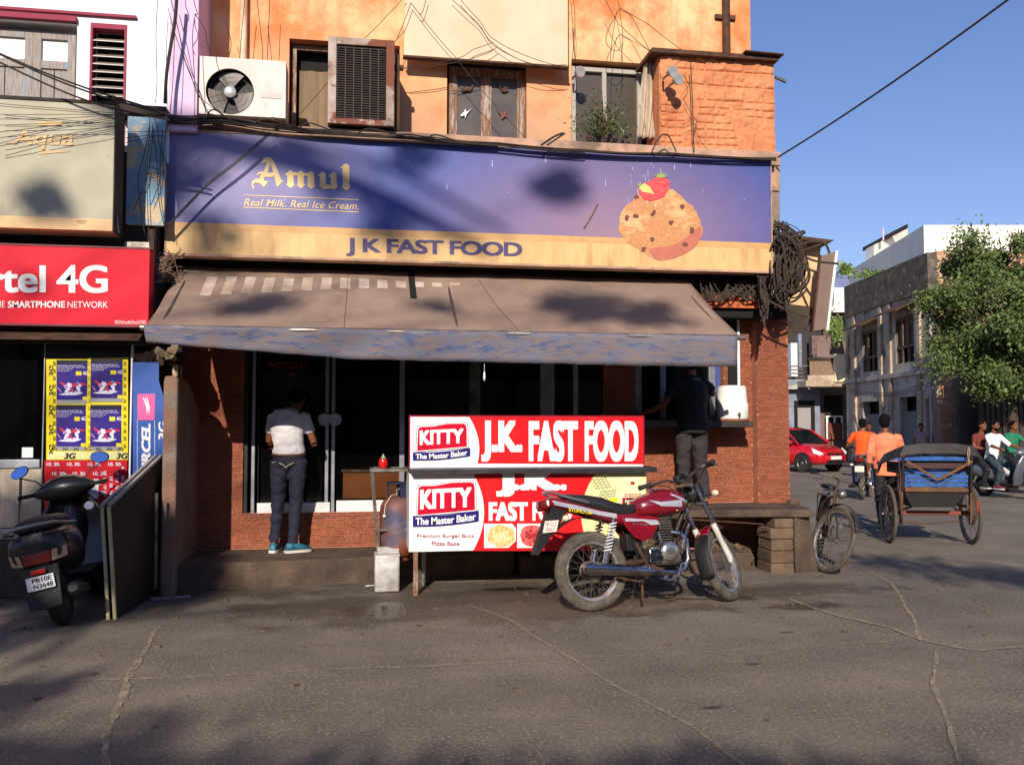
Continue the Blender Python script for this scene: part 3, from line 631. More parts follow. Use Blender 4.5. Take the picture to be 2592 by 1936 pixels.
for s,(c0,c1) in enumerate(((H2[0]+.09,mid-.03),(mid+.03,H2[1]-.07))):
    a=MB(); a.box(c0,c1,10.09,10.096,zl-.08,H2[3]-.19); a.obj('window_pane',pm_,W2,smooth=0)
    a=MB(); b=(c0,c0+.035,c1-.035,c1)
    a.box(c0,c0+.03,10.07,10.089,zl-.08,H2[3]-.19); a.box(c1-.03,c1,10.07,10.089,zl-.08,H2[3]-.19); a.box(c0+.03,c1-.03,10.07,10.089,H2[3]-.225,H2[3]-.19); a.obj('sash',oldwood,W2,smooth=0)
def bird(u,v,kind,m):
    c=onY(u,v,10.06); s=.0042; mb=MB()
    pl={0:((-18,6),(-10,-4),(-2,2),(6,-2),(14,-14),(18,-16),(12,2),(4,8),(-4,6),(-12,12)),
        1:((-14,6),(-8,10),(-3,4),(0,14),(3,4),(10,-6),(18,-16),(8,-6),(2,-4),(0,-12),(-4,-3)),
        2:((-20,-16),(-8,-6),(0,4),(8,-8),(14,-2),(16,6),(6,12),(-2,10),(-8,0)),
        3:((-20,-18),(-8,-4),(2,-2),(12,-8),(8,2),(16,8),(6,8),(-2,16),(-4,4),(-10,-2))}[kind]
    mb.prism([c+V((x*s,0,-y*s)) for x,y in pl],(0,.008,0)); return mb.obj('bird_ornament',m,W2,smooth=0,fix=True)
bird(1184,225,0,rust); bird(1178,287,1,whitep); bird(1272,223,2,rust); bird(1272,288,3,flat('red_brown',(126,58,36)))
W3=thing('upper_window','white framed window with a bush growing before it and a cloth at its side','window',(H3[0],10.1,zl))
wframe(W3,H3[0]+.02,onY(1622,200,10.1).x,zl-.1,H3[3]-.05,10.08,flat('old_white',(176,168,156),.8),.05,.05,mull=(onY(1530,250,10.08).x,))
a=MB(); a.box(H3[0]+.05,H3[1],10.13,10.14,zl-.1,H3[3]-.05); a.obj('window_pane',flat('murky_pane',(74,64,54),.35),W3,smooth=0)
# plain masonry behind every opening so no sky shows
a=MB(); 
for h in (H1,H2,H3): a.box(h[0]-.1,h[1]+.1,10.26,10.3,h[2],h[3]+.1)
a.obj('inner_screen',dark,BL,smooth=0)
# bush on the ledge
def leafy(fn,n,size,seed,mb):
    q=random.Random(seed)
    for i in range(n):
        p=fn(q); d=V((q.uniform(-1,1),q.uniform(-1,1),q.uniform(-.6,1))).normalized(); s=size*q.uniform(.6,1.3)
        x=d.orthogonal().normalized(); x=Matrix.Rotation(q.uniform(0,6.3),3,d)@x; y=d.cross(x)
        mb.add([p-x*s,p-y*s*.45,p+x*s,p+y*s*.45],[(0,1,2,3)])
leafm=mat('bush_leaf',L(86,104,46),.6,col2=L(60,76,34),scale=3,island=.45)
BU=thing('ledge_bush','small wild bush growing out of the ledge before the right window','bush',onY(1530,345,9.9))
bc=onY(1530,345,9.9); a=MB()
for i in range(14):
    q=random.Random(i); e=bc+V((q.uniform(-.32,.32),q.uniform(-.1,.05),q.uniform(.15,.55))); a.tube([bc,bc.lerp(e,.5)+V((q.uniform(-.04,.04),0,.05)),e],[.008,.006,.003],5)
a.obj('stems',rust,BU)
a=MB(); leafy(lambda q: bc+V((q.gauss(-.02,.17),q.uniform(-.15,.05),abs(q.gauss(.12,.16)))),900,.019,3,a); a.obj('leaves',leafm,BU,smooth=0,kind='stuff')
# cloth beside the window
a=MB()
def cl(u,v):
    c=onY(1640+8*math.sin(v*3),150+200*v,9.75); wd=.06+.2*math.sin(min(1,v*1.25)*math.pi*.62)
    return c+V(((u-.5)*wd*1.05,.035*math.sin(u*21+v*2),0))
a.grid(cl,50,20); o=tag(a.obj('hanging_cloth',mat('dirty_cloth',L(206,188,164),.9,col2=L(160,142,122),scale=4,stretch=(12,1,1)),smooth=60),'dirty cream cloth hung in folds right of the bush window','cloth'); o.modifiers.new('s','SOLIDIFY').thickness=.004
# flood lamps
def lamp(u,v,Y,lab):
    c=onY(u,v,Y); t=thing('spot_lamp',lab,'lamp',c); a=MB(); a.lathe([(.02,-.07),(.045,-.03),(.06,0),(.062,.03),(.05,.032),(.001,.02)],(0,0,0),(.35,-.9,-.15),18); a.obj('lamp_head',flat('lamp_glass',(196,190,180),.2,metal=.4),t,local=True)
    a=MB(); a.tube([(0,.05,0),(-.05,.1,-.03),(-.02,.22,0)],.012,6); a.obj('bracket',steel,t,local=True); return t
lamp(1466,183,9.8,'round spot lamp fixed beside the top left corner of the bush window')
lamp(1700,182,9.25,'upper of two round lamps clamped on the rough orange parapet room')
lamp(1714,202,9.22,'lower of two round lamps clamped on the rough orange parapet room')
# ---------------- AC condenser ----------------
AC=thing('air_conditioner','white outdoor air conditioner with round black fan at the left','air conditioner',(onY(610,305,9.3).x,9.5,4.66))
p0=onY(503,302,9.32); p1=onY(724,166,9.32)
x0,x1,z0,z1=p0.x,p1.x,4.66,p1.z+.04
a=MB()
acx,acz,acr=onY(582,230,9.32).x,onY(582,232,9.32).z,.232
n=40; outer=[]; inner=[]
for k in range(n):
    t=2*math.pi*k/n; c,s=math.cos(t),math.sin(t); inner.append(V((acx+acr*c,9.32,acz+acr*s)))
    kx=((x1-acx) if c>0 else (acx-x0))/max(abs(c),1e-6); kz=((z1-acz) if s>0 else (acz-z0))/max(abs(s),1e-6); q_=min(kx,kz); outer.append(V((acx+q_*c,9.32,acz+q_*s)))
a.add(outer+inner,[(k,(k+1)%n,n+(k+1)%n,n+k) for k in range(n)])
a.add([(x0,9.32,z0),(x0,9.32,z1),(x1,9.32,z1),(x1,9.32,z0),(x0,9.65,z0),(x0,9.65,z1),(x1,9.65,z1),(x1,9.65,z0)],[(0,4,5,1),(1,5,6,2),(2,6,7,3),(3,7,4,0),(4,7,6,5)])
# fill square corners missed by the radial fan
for cx,cz in ((x0,z0),(x1,z0),(x0,z1),(x1,z1)):
    ks=sorted(range(n),key=lambda k:(outer[k]-V((cx,9.32,cz))).length)[:2]; a.add([(cx,9.32,cz),outer[ks[0]],outer[ks[1]]],[(0,1,2)])
acm=mat('ac_casing',L(214,200,188),.5,col2=L(190,172,160),scale=2,col3=L(160,136,120),scale3=2.4,thr3=.6,soft3=.15)
a.obj('casing',acm,AC,smooth=0)
a=MB(); a.lathe([(acr,0),(acr,.1),(acr-.01,.1),(.001,.1)],(acx,9.322,acz),(0,1,0),40,caps=False); a.obj('fan_well',black,AC,smooth=40)
a=MB()
for k in range(3):
    t=.5+k*2.094; M=Matrix.Rotation(t,3,'Y')
    a.grid(lambda u,v: V((acx,9.37,acz))+M@V(((.05+.165*v)*math.cos((u-.5)*(1.15+.2*v)),.05*(u-.5),(.05+.165*v)*math.sin((u-.5)*(1.15+.2*v)))),8,5)
a.obj('fan_blade',flat('grey_blade',(128,120,112),.5),AC,smooth=40)
a=MB(); a.lathe([(.06,0),(.058,-.02),(.03,-.032),(.001,-.034)],(acx,9.345,acz),(0,1,0),24); a.obj('fan_hub',flat('hub',(200,198,192),.3,metal=.5),AC,smooth=40)
a=MB()
for r_ in (.09,.14,.19,.232): a.torus((acx,9.315,acz),(0,1,0),r_,.0013,40,4)
for k in range(4): a.cyl((acx+.06*math.cos(k*1.57+.4),9.313,acz+.06*math.sin(k*1.57+.4)),(acx+acr*math.cos(k*1.57+.4),9.313,acz+acr*math.sin(k*1.57+.4)),.0018,4)
a.obj('fan_guard',black,AC)
a=MB(); r0=onY(660,235,9.315); a.box(r0.x,r0.x+.2,9.314,9.319,r0.z-.05,r0.z+.01); a.obj('nameplate',flat('plate',(196,184,174)),AC,smooth=0)
a=MB(); a.box(x0+.1,x0+.14,9.3,9.7,4.621,4.659); a.box(x1-.14,x1-.1,9.3,9.7,4.621,4.659); a.obj('mount_rail',rust,AC,smooth=0)
# ---------------- air cooler with louvred front ----------------
CO=thing('air_cooler','big rusty air cooler with louvred metal front in the upper window','air cooler',(onY(910,320,9.35).x,9.6,4.63))
q0=onY(829,318,9.34); q1=onY(999,104,9.34); cx0,cx1,cz0,cz1=q0.x,q1.x,4.64,q1.z
a=MB(); a.box(cx0,cx1,9.36,9.95,cz0,cz1); a.obj('tank_body',black,CO,bevel=.01,smooth=0)
fm=mat('peeling_frame',L(186,172,160),.8,col2=L(150,126,110),scale=5,bump=.3,col3=L(120,66,42),scale3=2.2,thr3=.49,soft3=.06)
a=MB(); t=.085
a.box(cx0,cx0+t,9.33,9.359,cz0,cz1); a.box(cx1-t,cx1,9.33,9.359,cz0,cz1); a.box(cx0+t,cx1-t,9.33,9.359,cz1-t*.9,cz1); a.box(cx0+t,cx1-t,9.33,9.359,cz0,cz0+t*.7); a.obj('front_frame',fm,CO,bevel=.006,smooth=0)
lm=mat('louvre_metal',L(96,82,74),.6,.3,col2=L(70,58,52),scale=12)
for c in range(6):
    a=MB(); lx0=cx0+t+.006+(cx1-cx0-2*t)*c/6; lx1=cx0+t-.006+(cx1-cx0-2*t)*(c+1)/6
    for k in range(30):
        zz=cz0+t*.7+.01+(cz1-cz0-t*1.6-.02)*k/30; a.hexa([(lx0,9.335,zz),(lx1,9.335,zz),(lx1,9.34,zz+.003),(lx0,9.34,zz+.003),(lx0,9.352,zz+.016),(lx1,9.352,zz+.016),(lx1,9.357,zz+.019),(lx0,9.357,zz+.019)])
    a.obj('louvre_column',lm,CO,smooth=0,kind='stuff')
a=MB(); a.cyl((cx1,9.5,cz1-.22),(cx1+.1,9.5,cz1-.22),.03,10); a.box(cx1+.01,cx1+.06,9.45,9.55,cz0,cz1-.1); a.obj('side_bracket',rust,CO)
# ---------------- beige blank hoarding and pipes ----------------
HB=thing('blank_hoarding','blank sun bleached beige hoarding hung on the orange wall','hoarding',(onY(1230,150,9.8).x,9.8,5.9))
hz0=onY(1023,140,9.78).z; h0=onY(1023,100,9.78).x; h1=onY(1438,100,9.78).x
a=MB(); a.box(h0,h1,9.78,9.85,hz0,8.2); a.obj('hoarding_face',mat('bleached_sheet',L(224,198,166),.7,col2=L(214,182,146),scale=1.6,bump=.05),HB,smooth=0,bevel=.006)
a=MB(); a.box(h0-.01,h1+.01,9.772,9.86,hz0-.02,hz0-.001); a.obj('hoarding_edge',rust,HB,smooth=0)
def pipe(pts,r,m,lab,name='drain_pipe',cat='pipe',n=12):
    a=MB(); a.tube(pts,r,n); return tag(a.obj(name,m),lab,cat)
pa=onY(617,0,9.93).x; pipe([(pa,9.93,4.66),(pa,9.93,8.6)],.042,mat('cream_pipe',L(232,208,178),.6,col2=L(200,160,120),scale=3),'cream drain pipe running down the orange wall above the air conditioner')
pb=onY(1838,0,9.93).x
DP=thing('drain_pipe','rusty brown drain pipe with clamps near the right end of the wall','pipe',(pb,9.93,5.9))
a=MB(); a.cyl((pb,9.93,5.75),(pb,9.93,8.6),.045,12); a.obj('pipe_shaft',rust,DP); 
zc=onY(1838,40,9.93).z; a=MB(); a.box(pb-.12,pb+.13,9.96,9.999,zc-.025,zc+.025); a.obj('pipe_clamp',rust,DP,smooth=0)
# ---------------- left white building ----------------
YL=9.3
LB=thing('white_building','white and pink old building with shops at the left edge','building',(-4,9.3,0))
XW=onY(500,200,YL).x; zlo=4.55
def rl(u0,v0,u1,v1,Y=YL): 
    a=onY(u0,v1,Y); b=onY(u1,v0,Y); return a.x,b.x,a.z,b.z
xl=-7.0
A1=rl(-140,60,196,262); A2=rl(225,65,322,275)
A1=(A1[0],A1[1],4.2,A1[3]); A2=(A2[0],A2[1],4.2,A2[3])
xs=onY(428,200,YL).x
wall_with_holes(xl,xs,4.15,9,[A1,A2],YL,.25,white,'upper_wall',LB)
a=MB(); a.box(xs,XW,YL-.012,YL+.25,4.47,9); a.box(XW-.02,XW,YL+.25,10.0,4.45,9); a.obj('pink_pilaster',lilac,LB,smooth=0)
a=MB(); a.box(xl,-1.96,11,11.1,.5,9); a.box(XL-.08,XL-.001,9.31,11,.25,4.14); a.box(xl,XL-.09,9.31,11,2.75,2.85); a.obj('rear_wall',grime,LB,smooth=0)
a=MB(); c0=onY(-140,36,YL-.03); c1=onY(345,45,YL-.03); a.box(c0.x,c1.x,YL-.035,YL-.001,c1.z-.008,c1.z+.018); a.obj('red_moulding',flat('maroon',(150,52,72),.8),LB,smooth=0)
a=MB(); a.box(A1[0],A1[1],YL-.05,YL+.02,A1[3],A1[3]+.05); a.obj('red_lintel',flat('maroon',()),LB,smooth=0)
SH1=thing('shuttered_window','peeling grey blue wooden shutters with two clear upper panes','window',(A1[1]-.5,YL+.1,zlo))
aw_=A1[1]
gw=greywood
for (u0,u1) in ((-60,84),(84,192)):
    x0_,x1_=onY(u0,100,YL+.1).x,onY(u1,100,YL+.1).x
    a=MB(); t=.075; Y=YL+.1; zt_=A1[3]-.06; zm=onY(100,165,Y).z
    a.box(x0_,x0_+t,Y,Y+.05,4.2,zt_); a.box(x1_-t,x1_,Y,Y+.05,4.2,zt_); a.box(x0_+t,x1_-t,Y,Y+.05,zt_-t,zt_); a.box(x0_+t,x1_-t,Y,Y+.05,zm-.03,zm+.05); a.obj('shutter_frame',gw,SH1,smooth=0,bevel=.004)
    mx=(x0_+x1_)/2
    for (b0,b1) in ((x0_+t,mx-.004),(mx+.004,x1_-t)):
        a=MB(); a.box(b0,b1,Y+.02,Y+.04,4.2,zm-.03); a.obj('shutter_board',gw,SH1,smooth=0,bevel=.003)
    a=MB(); a.box(x0_+t,x1_-t,Y+.03,Y+.036,zm+.05,zt_-t); a.obj('white_pane',whitep,SH1,smooth=0)
LW=thing('louvre_window','narrow window of tilted grey glass louvres in the white wall','window',(A2[0],YL+.05,zlo))
a=MB(); x0_,x1_=A2[0],A2[1]; t=.022
mr=flat('maroon',()); a.box(x0_,x0_+t,YL-.01,YL+.12,4.2,A2[3]); a.box(x1_-t,x1_,YL-.01,YL+.12,4.2,A2[3]); a.box(x0_+t,x1_-t,YL-.01,YL+.12,A2[3]-.05,A2[3]); a.obj('window_frame',mr,LW,smooth=0)
zz=4.62; k=0
lg=flat('grey_louvre',(150,140,128),.35)
while zz<A2[3]-.1:
    a=MB(); a.hexa([(x0_+t,YL+.0,zz),(x1_-t,YL+.0,zz),(x1_-t,YL+.07,zz+.045),(x0_+t,YL+.07,zz+.045),(x0_+t,YL+.0,zz+.007),(x1_-t,YL+.0,zz+.007),(x1_-t,YL+.07,zz+.052),(x0_+t,YL+.07,zz+.052)]); a.obj('louvre',lg,LW,smooth=0); zz+=.078
a=MB(); a.box(A1[0],A2[1],YL+.26,YL+.3,4.2,A1[3]+.1); a.obj('window_backing',dark,LB,smooth=0)
# Aqua hoarding
YA=8.62
AQ=thing('grey_hoarding','weathered grey green hoarding with raised faded beige lettering','hoarding',(-4.5,YA,3.6))
g0=onY(284,585,YA); g1=onY(284,266,YA); gb=onY(284,556,YA)
ax0=-5.2
a=MB(); a.box(ax0,g0.x,YA,YA+.3,gb.z,g1.z); a.obj('grey_face',mat('aged_grey_green',L(186,180,158),.85,col2=L(172,164,140),scale=2,bump=.1,col3=L(150,140,118),scale3=1.3,thr3=.62,soft3=.15),AQ,smooth=0)
bg_=flat('beige_band',(226,188,138),.8)
a=MB(); a.box(ax0,g0.x,YA,YA+.3,g0.z,gb.z); a.obj('beige_band',bg_,AQ,smooth=0)
a=MB(); a.box(ax0,g0.x+.01,YA-.01,YA+.31,g1.z+.001,g1.z+.03); a.box(g0.x+.001,g0.x+.012,YA-.004,YA+.3,g0.z,g1.z); a.obj('hoarding_frame',grime,AQ,smooth=0)
a=MB()
polyY(a,[(92,308),(158,308),(155,318),(98,318)],YA-.006); polyY(a,[(95,380),(180,384),(97,391)],YA-.006)
for k_ in range(2): text_mb(a,'Aqua',quadfn(onY(30,376,YA-.003*k_-.004),onY(186,381,YA-.003*k_-.004),onY(186,330,YA-.003*k_-.004),onY(30,330,YA-.003*k_-.004)),bold=.02,shear=.15)
so=a.obj('raised_lettering',flat('faded_beige',(216,184,134),.8),AQ,smooth=0)
a=MB(); polyY(a,[(194,558),(220,558),(220,561),(194,561)],YA-.003,.001); polyY(a,[(196,564),(216,564),(216,566),(196,566)],YA-.003,.001); a.obj('small_print',flat('brown_print',(150,120,84)),AQ,smooth=0)
# blue peeling panel and dark recess
YP=9.15
a=MB(); boxY(a,318,292,420,568,YP,.05); tag(a.obj('peeling_sheet',mat('peeling_blue',L(150,176,190),.9,col2=L(122,154,174),scale=3,bump=.5,bscale=30,col3=L(206,186,154),scale3=2.4,thr3=.5,soft3=.05),smooth=0),'peeling sky blue sheet metal panel left of the long blue signboard','panel')
a=MB(); boxY(a,300,270,420,292,YP,.2); a.box(-7,-1.96,9.2,9.3,2.8,4.2); a.obj('dark_fascia',grime,LB,smooth=0)
a=MB(); s0=onY(282,460,8.7); a.beam(onY(284,460,8.7),onY(300,590,8.75),.01,.02); tag(a.obj('thin_rod',steel),'thin pale rod hanging from the edge of the grey hoarding','rod')
# red 4G sign
YR=8.78
RS=thing('red_signboard','bright red phone network signboard with big white lettering','signboard',(-4,YR,2.4))
e0=onY(375,824,YR); e1=onY(375,632,YR)
redm=mat('red_sign_sheet',L(222,6,42),.55,col2=L(204,2,36),scale=1.4,bump=.03,spec=.25)
a=MB(); a.box(-5.3,e0.x,YR,YR+.2,e0.z,e1.z); a.obj('sign_face',redm,RS,smooth=0)
a=MB(); a.box(-5.3,e0.x+.01,YR-.006,YR+.21,e1.z+.001,e1.z+.018); a.box(-5.3,e0.x+.01,YR-.006,YR+.21,e0.z-.02,e0.z-.001); a.obj('sign_edge',flat('dark_red',(110,14,30)),RS,smooth=0)
text('airtel',whitep,RS,pq(-108,672,116,741,YR-.004,0),bold=.03)
text('4G',whitep,RS,pq(143,671,273,742,YR-.004,0),bold=.028)
text('THE',whitep,RS,pq(-20,762,12,778,YR-.004),bold=.0); text('SMARTPHONE',whitep,RS,pq(20,762,165,779,YR-.004),bold=.03); text('NETWORK',whitep,RS,pq(171,763,273,779,YR-.004),bold=.0)
text('PB/PA/Ludh/Doc31/343',whitep,RS,pq(291,811,369,820,YR-.004),bold=0)
a=MB(); a.box(onY(315,620,8.84).x,e0.x-.02,8.84,8.88,e1.z+.02,e1.z+.08); a.obj('metal_strip',steel,RS,smooth=0)
text('01 04472 84730 04052 88700',whitep,RS,quadfn(onY(180,630,8.83),onY(362,635,8.83),onY(362,629,8.83),onY(180,623,8.83)))
# beam, tin edge and shop front below it
a=MB(); t0=onY(0,862,8.7); a.box(-6.5,e0.x-.02,8.95,9.2,t0.z,2.8); a.obj('shop_beam',grime,LB,smooth=0,bevel=.01)
a=MB(); a.hexa([(-6.5,8.72,t0.z+.0),(onY(352,868,8.72).x,8.72,t0.z+.02),(onY(352,868,8.72).x,9.0,t0.z+.14),(-6.5,9.0,t0.z+.14),(-6.5,8.72,t0.z+.015),(onY(352,868,8.72).x,8.72,t0.z+.035),(onY(352,868,8.72).x,9.0,t0.z+.155),(-6.5,9.0,t0.z+.155)]); tag(a.obj('tin_canopy',rust,smooth=0),'rusty tin canopy sheet jutting out under the red signboard','canopy')
YF=9.0
SF=thing('phone_shop','aluminium and glass phone shop front at the far left','shop',(-4,YF,.51))
def F(name,u0,v0,u1,v1,Y,dep,m,par=SF,bevel=.003): a=MB(); boxY(a,u0,v0,u1,v1,Y,dep); return a.obj(name,m,par,smooth=0,bevel=bevel)
palep=mat('pale_laminate',L(196,180,158),.5,.2,col2=L(168,152,132),scale=3,stretch=(8,1,1))
F('glass_pane',-200,850,98,1163,YF+.03,.008,glass); F('door_frame',100,850,116,1369,YF,.05,alu); F('sill_rail',-200,1163,100,1186,YF-.01,.05,alu)
for i in range(4): F('door_panel',-120+57*i+2,1187,-120+57*(i+1)-1,1336,YF+.0,.03,palep)
F('bottom_rail',-200,1338,112,1370,YF-.02,.05,alu,bevel=.006); F('door_frame',322,850,337,1370,YF-.015,.06,whitep)
F('paper_note',55,1132,84,1158,YF+.02,.002,whitep)
bk=F('backing_board',116,850,322,1370,YF+.02,.03,dark)
# shelves with stock seen through the glass
ST=thing('shop_shelves','dim shelves of small goods behind the left shop glass','shelf',(-4.6,9.6,.51))
for k,v in enumerate((905,962,1030,1100)):
    a=MB(); boxY(a,-200,v,96,v+4,YF+.35,.2); a.obj('shelf_board',steel,ST,smooth=0)
# poster wall
YQ=YF+.012
PW=thing('poster_panel','phone posters framed in yellow tape above red printed paper','poster panel',(-3.4,YF,1.2))
yel=mat('yellow_tape',L(232,214,30),.3,col2=L(214,190,20),scale=6); pale=flat('pale_strip',(226,220,150),.35)
a=MB(); polyY(a,[(117,890),(324,890),(324,1164),(117,1164)],YQ,.004); a.obj('yellow_sheet',yel,PW,smooth=0)
a=MB(); polyY(a,[(117,868),(324,868),(324,905),(117,909)],YQ-.002,.001); a.obj('dark_header',flat('dark_header',(38,34,18),.3),PW,smooth=0)
a=MB(); polyY(a,[(122,1143),(318,1143),(318,1162),(122,1162)],YQ-.002,.001); a.obj('pale_strip',pale,PW,smooth=0)
navy=mat('navy_poster',L(44,38,128),.25,col2=L(62,40,120),scale=3,col3=L(24,20,70),scale3=2.6,thr3=.5,soft3=.3)
ptx=flat('poster_white',(226,222,232),.3); blk=flat('print_black',(20,18,20),.4)
for (pu0,pv0,pu1,pv1) in ((143,922,222,1012),(230,920,310,1008),(142,1036,217,1130),(228,1036,307,1130)):
    wd=pu1-pu0; ht=pv1-pv0; T=lambda x,y:(pu0+x*wd,pv0+y*ht)
    P=thing('poster','x','poster') if False else None
    a=MB(); polyY(a,[T(0,-.12),T(1,-.12),T(1,1),T(0,1)],YQ-.003,.002); po=a.obj('poster',navy,PW,smooth=0)
    a=MB(); polyY(a,[T(0,-.12),T(1,-.12),T(1,-.0),T(0,-.0)],YQ-.004,.0008); a.obj('poster_header',flat('deep_navy',(22,18,46),.3),po,smooth=0)
    a=MB(); polyY(a,[T(0,1.0),T(1,1.0),T(1,1.11),T(0,1.11)],YQ-.004,.0008); a.obj('poster_footer',flat('grey_foot',(150,148,146),.3),po,smooth=0)
    a=MB()
    for r_,(x0_,x1_) in enumerate(((.03,.85),(.03,.92),(.03,.5),(.03,.4))):
        text_mb(a,'BECAUSE UNLIMITED IS'[:20] if r_==0 else ('THE POWERFUL NEW NETWORK' if r_==1 else 'and a faster video call'),quadfn(onY(*T(x0_,.02+r_*.05+.032),YQ-.0045),onY(*T(x1_,.02+r_*.05+.032),YQ-.0045),onY(*T(x1_,.02+r_*.05),YQ-.0045),onY(*T(x0_,.02+r_*.05),YQ-.0045)))
    text_mb(a,'4G',quadfn(onY(*T(.84,.3),YQ-.0045),onY(*T(1.0,.3),YQ-.0045),onY(*T(1.0,.2),YQ-.0045),onY(*T(.84,.2),YQ-.0045)),bold=.03)
    a.obj('poster_lettering',ptx,po,smooth=0)
    a=MB(); polyY(a,[T(.62,.2),T(.8,.2),T(.8,.31),T(.62,.31)],YQ-.0045,.0008); polyY(a,[T(.84,.91),T(1,.91),T(1,1),T(.84,1)],YQ-.0045,.0008); a.obj('yellow_tag',yel,po,smooth=0)
    # running figures: abstract printed shapes
    a=MB(); sh=[]
    for x,y,rx,ry,ro,mi in ((.5,.82,.36,.07,-.05,0),(.42,.6,.09,.11,.4,0),(.35,.72,.05,.12,.9,0),(.7,.7,.05,.13,-.6,0),(.75,.6,.06,.06,0,0),(.2,.55,.1,.04,.5,1),(.6,.58,.12,.06,-.2,1),(.85,.56,.13,.035,.2,1),(.5,.72,.04,.13,-.7,1),(.28,.62,.05,.08,.3,2),(.1,.72,.09,.02,.8,2),(.68,.52,.04,.04,0,3)):
        a.mi=mi; polyY(a,[T(*p) for p in ell(x,y,rx,ry*.8,10,rot=ro,jit=.25,seed=int(x*100))],YQ-.005-.0006*len(sh),.0004); sh.append(1)
    a.obj('printed_runners',[flat('pr_white',(222,214,236),.3),flat('pr_red',(196,44,60),.3),flat('pr_pink',(206,140,190),.3),flat('pr_cyan',(90,150,210),.3)],po,smooth=0)
a=MB()
for c,rot_,rows in ((131,1,5),):
    for k in range(5):
        v=925+k*50; text_mb(a,'3G',quadfn(onY(124,v+26,YQ-.003),onY(124,v,YQ-.003),onY(134,v,YQ-.003),onY(134,v+26,YQ-.003)),bold=.04)
for c in (137.5,226,316):
    for k in range(12):
        v=915+k*19; text_mb(a,'3G',quadfn(onY(c-3.5,v+10,YQ-.0055),onY(c-3.5,v,YQ-.0055),onY(c+3,v,YQ-.0055),onY(c+3,v+10,YQ-.0055)),bold=.02)
for k in range(3): u=162+k*66; text_mb(a,'3G',pq(u,1146,u+30,1161,YQ-.0055),bold=.04,shear=.2)
for k in range(7): u=130+k*28; text_mb(a,'3G',pq(u,1132,u+14,1140,YQ-.0055),bold=.02)
a.obj('tape_lettering',blk,PW,smooth=0)
a=MB(); polyY(a,[(222,905),(230,905),(228,1140),(219,1140)],YQ-.0052,.0004); a.obj('tape_strip',yel,PW,smooth=0)
rp=mat('red_paper',L(206,20,38),.3,col2=L(186,12,30),scale=5)
a=MB(); polyY(a,[(112,1165),(322,1165),(322,1370),(112,1370)],YQ-.001,.004); a.obj('red_paper',rp,PW,smooth=0)
a=MB()
def tq(s,u0,v0,u1,v1,vert=0):
    y=YQ-.004
    if vert: text_mb(a,s,quadfn(onY(u0,v0,y),onY(u0,v1,y),onY(u1,v1,y),onY(u1,v0,y)),bold=.03)
    else: text_mb(a,s,pq(u0,v0,u1,v1,y),bold=.03)
for r_ in range(4):
    for c in range(4):
        u=118+c*52+(r_%2)*14
        if u<250 or r_<1: tq('10. 30.',u,1170+r_*24,u+34,1179+r_*24)
for c in range(4):
    for k in range(5):
        u=262+c*15; v=1192+k*36+(c%2)*14
        if v<1345: tq('10. 30.',u+8,v,u,v+30,1)
for i in range(26):
    q=random.Random(i); u=q.uniform(118,318); v=q.uniform(1182,1350); polyY(a,ell(u,v,3,3,8),YQ-.004,.0005)
a.obj('paper_lettering',ptx,PW,smooth=0)
F('bill_sheet',197,1212,250,1262,YF+.002,.004,whitep,PW,0)
a=MB()
for k in range(7): polyY(a,[(202,1222+k*4),(244-(k%3)*6,1222+k*4),(244-(k%3)*6,1223.2+k*4),(202,1223.2+k*4)],YF,.001)
a.obj('bill_print',flat('violet_print',(120,90,160)),PW,smooth=0)
# Aircel board
AB=thing('blue_advert_board','narrow blue phone advert board with a pink square and vertical lettering','signboard',(-2.6,8.98,.6))
YAB=8.98
blu=mat('advert_blue',L(24,82,166),.45,col2=L(18,70,150),scale=2)
a=MB(); polyY(a,[(336,917),(402,917),(402,965),(416,1010),(416,1290),(336,1290)],YAB,.02); a.obj('board_face',blu,AB,smooth=0,fix=True)
a=MB(); polyY(a,[(348,997),(393,997),(391,1063),(348,1063)],YAB-.003,.002); a.obj('pink_square',flat('pink',(224,84,146),.45),AB,smooth=0)
a=MB(); polyY(a,[(347,1063),(348,1063),(348,1200),(347,1200)],YAB-.003,.002); polyY(a,[(391,1063),(392,1063),(392,1200),(391,1200)],YAB-.003,.002)
text_mb(a,'AIRCEL',quadfn(onY(381,1216,YAB-.003),onY(381,1072,YAB-.003),onY(358,1072,YAB-.003),onY(358,1216,YAB-.003)),bold=.05,shear=.2)
text_mb(a,'3G',quadfn(onY(423,1112,YAB-.003),onY(423,1067,YAB-.003),onY(401,1067,YAB-.003),onY(401,1112,YAB-.003)),bold=.03)
for k in range(3): 
    polyY(a,[(361+k*5,1006),(363+k*5,1006),(373+k*3,1030),(372+k*3,1050),(370+k*3,1030)],YAB-.005,.001)
a.obj('advert_lettering',whitep,AB,smooth=0)
# rubble on top of the partition, pipes
pl_=mat('broken_plaster',L(176,156,130),.95,col2=L(120,100,82),scale=5,bump=.6)
a=MB()
for i in range(26):
    q=random.Random(i+40); c=onY(q.uniform(338,440),q.uniform(888,914),9.1); M=Matrix.Rotation(q.uniform(0,3),3,V((q.random(),q.random(),q.random())).normalized()); s=q.uniform(.02,.05); a.ob(c,M@V((s,0,0)),M@V((0,s,0)),M@V((0,0,s*.7)))
a.obj('plaster_rubble',pl_,smooth=0,kind='stuff')
a=MB(); boxY(a,336,880,460,920,9.2,.3); a.obj('broken_ledge',grime,LB,smooth=0)
pc=onY(444,900,9.3).x; pipe([(pc,9.3,1.9),(pc,9.3,2.7)],.03,MATS['cream_pipe'],'short cream pipe stub above the divider wall by the blue advert board')
fr('white_edge_strip',455,780,462,955,9.97,.02,whitep,BL)
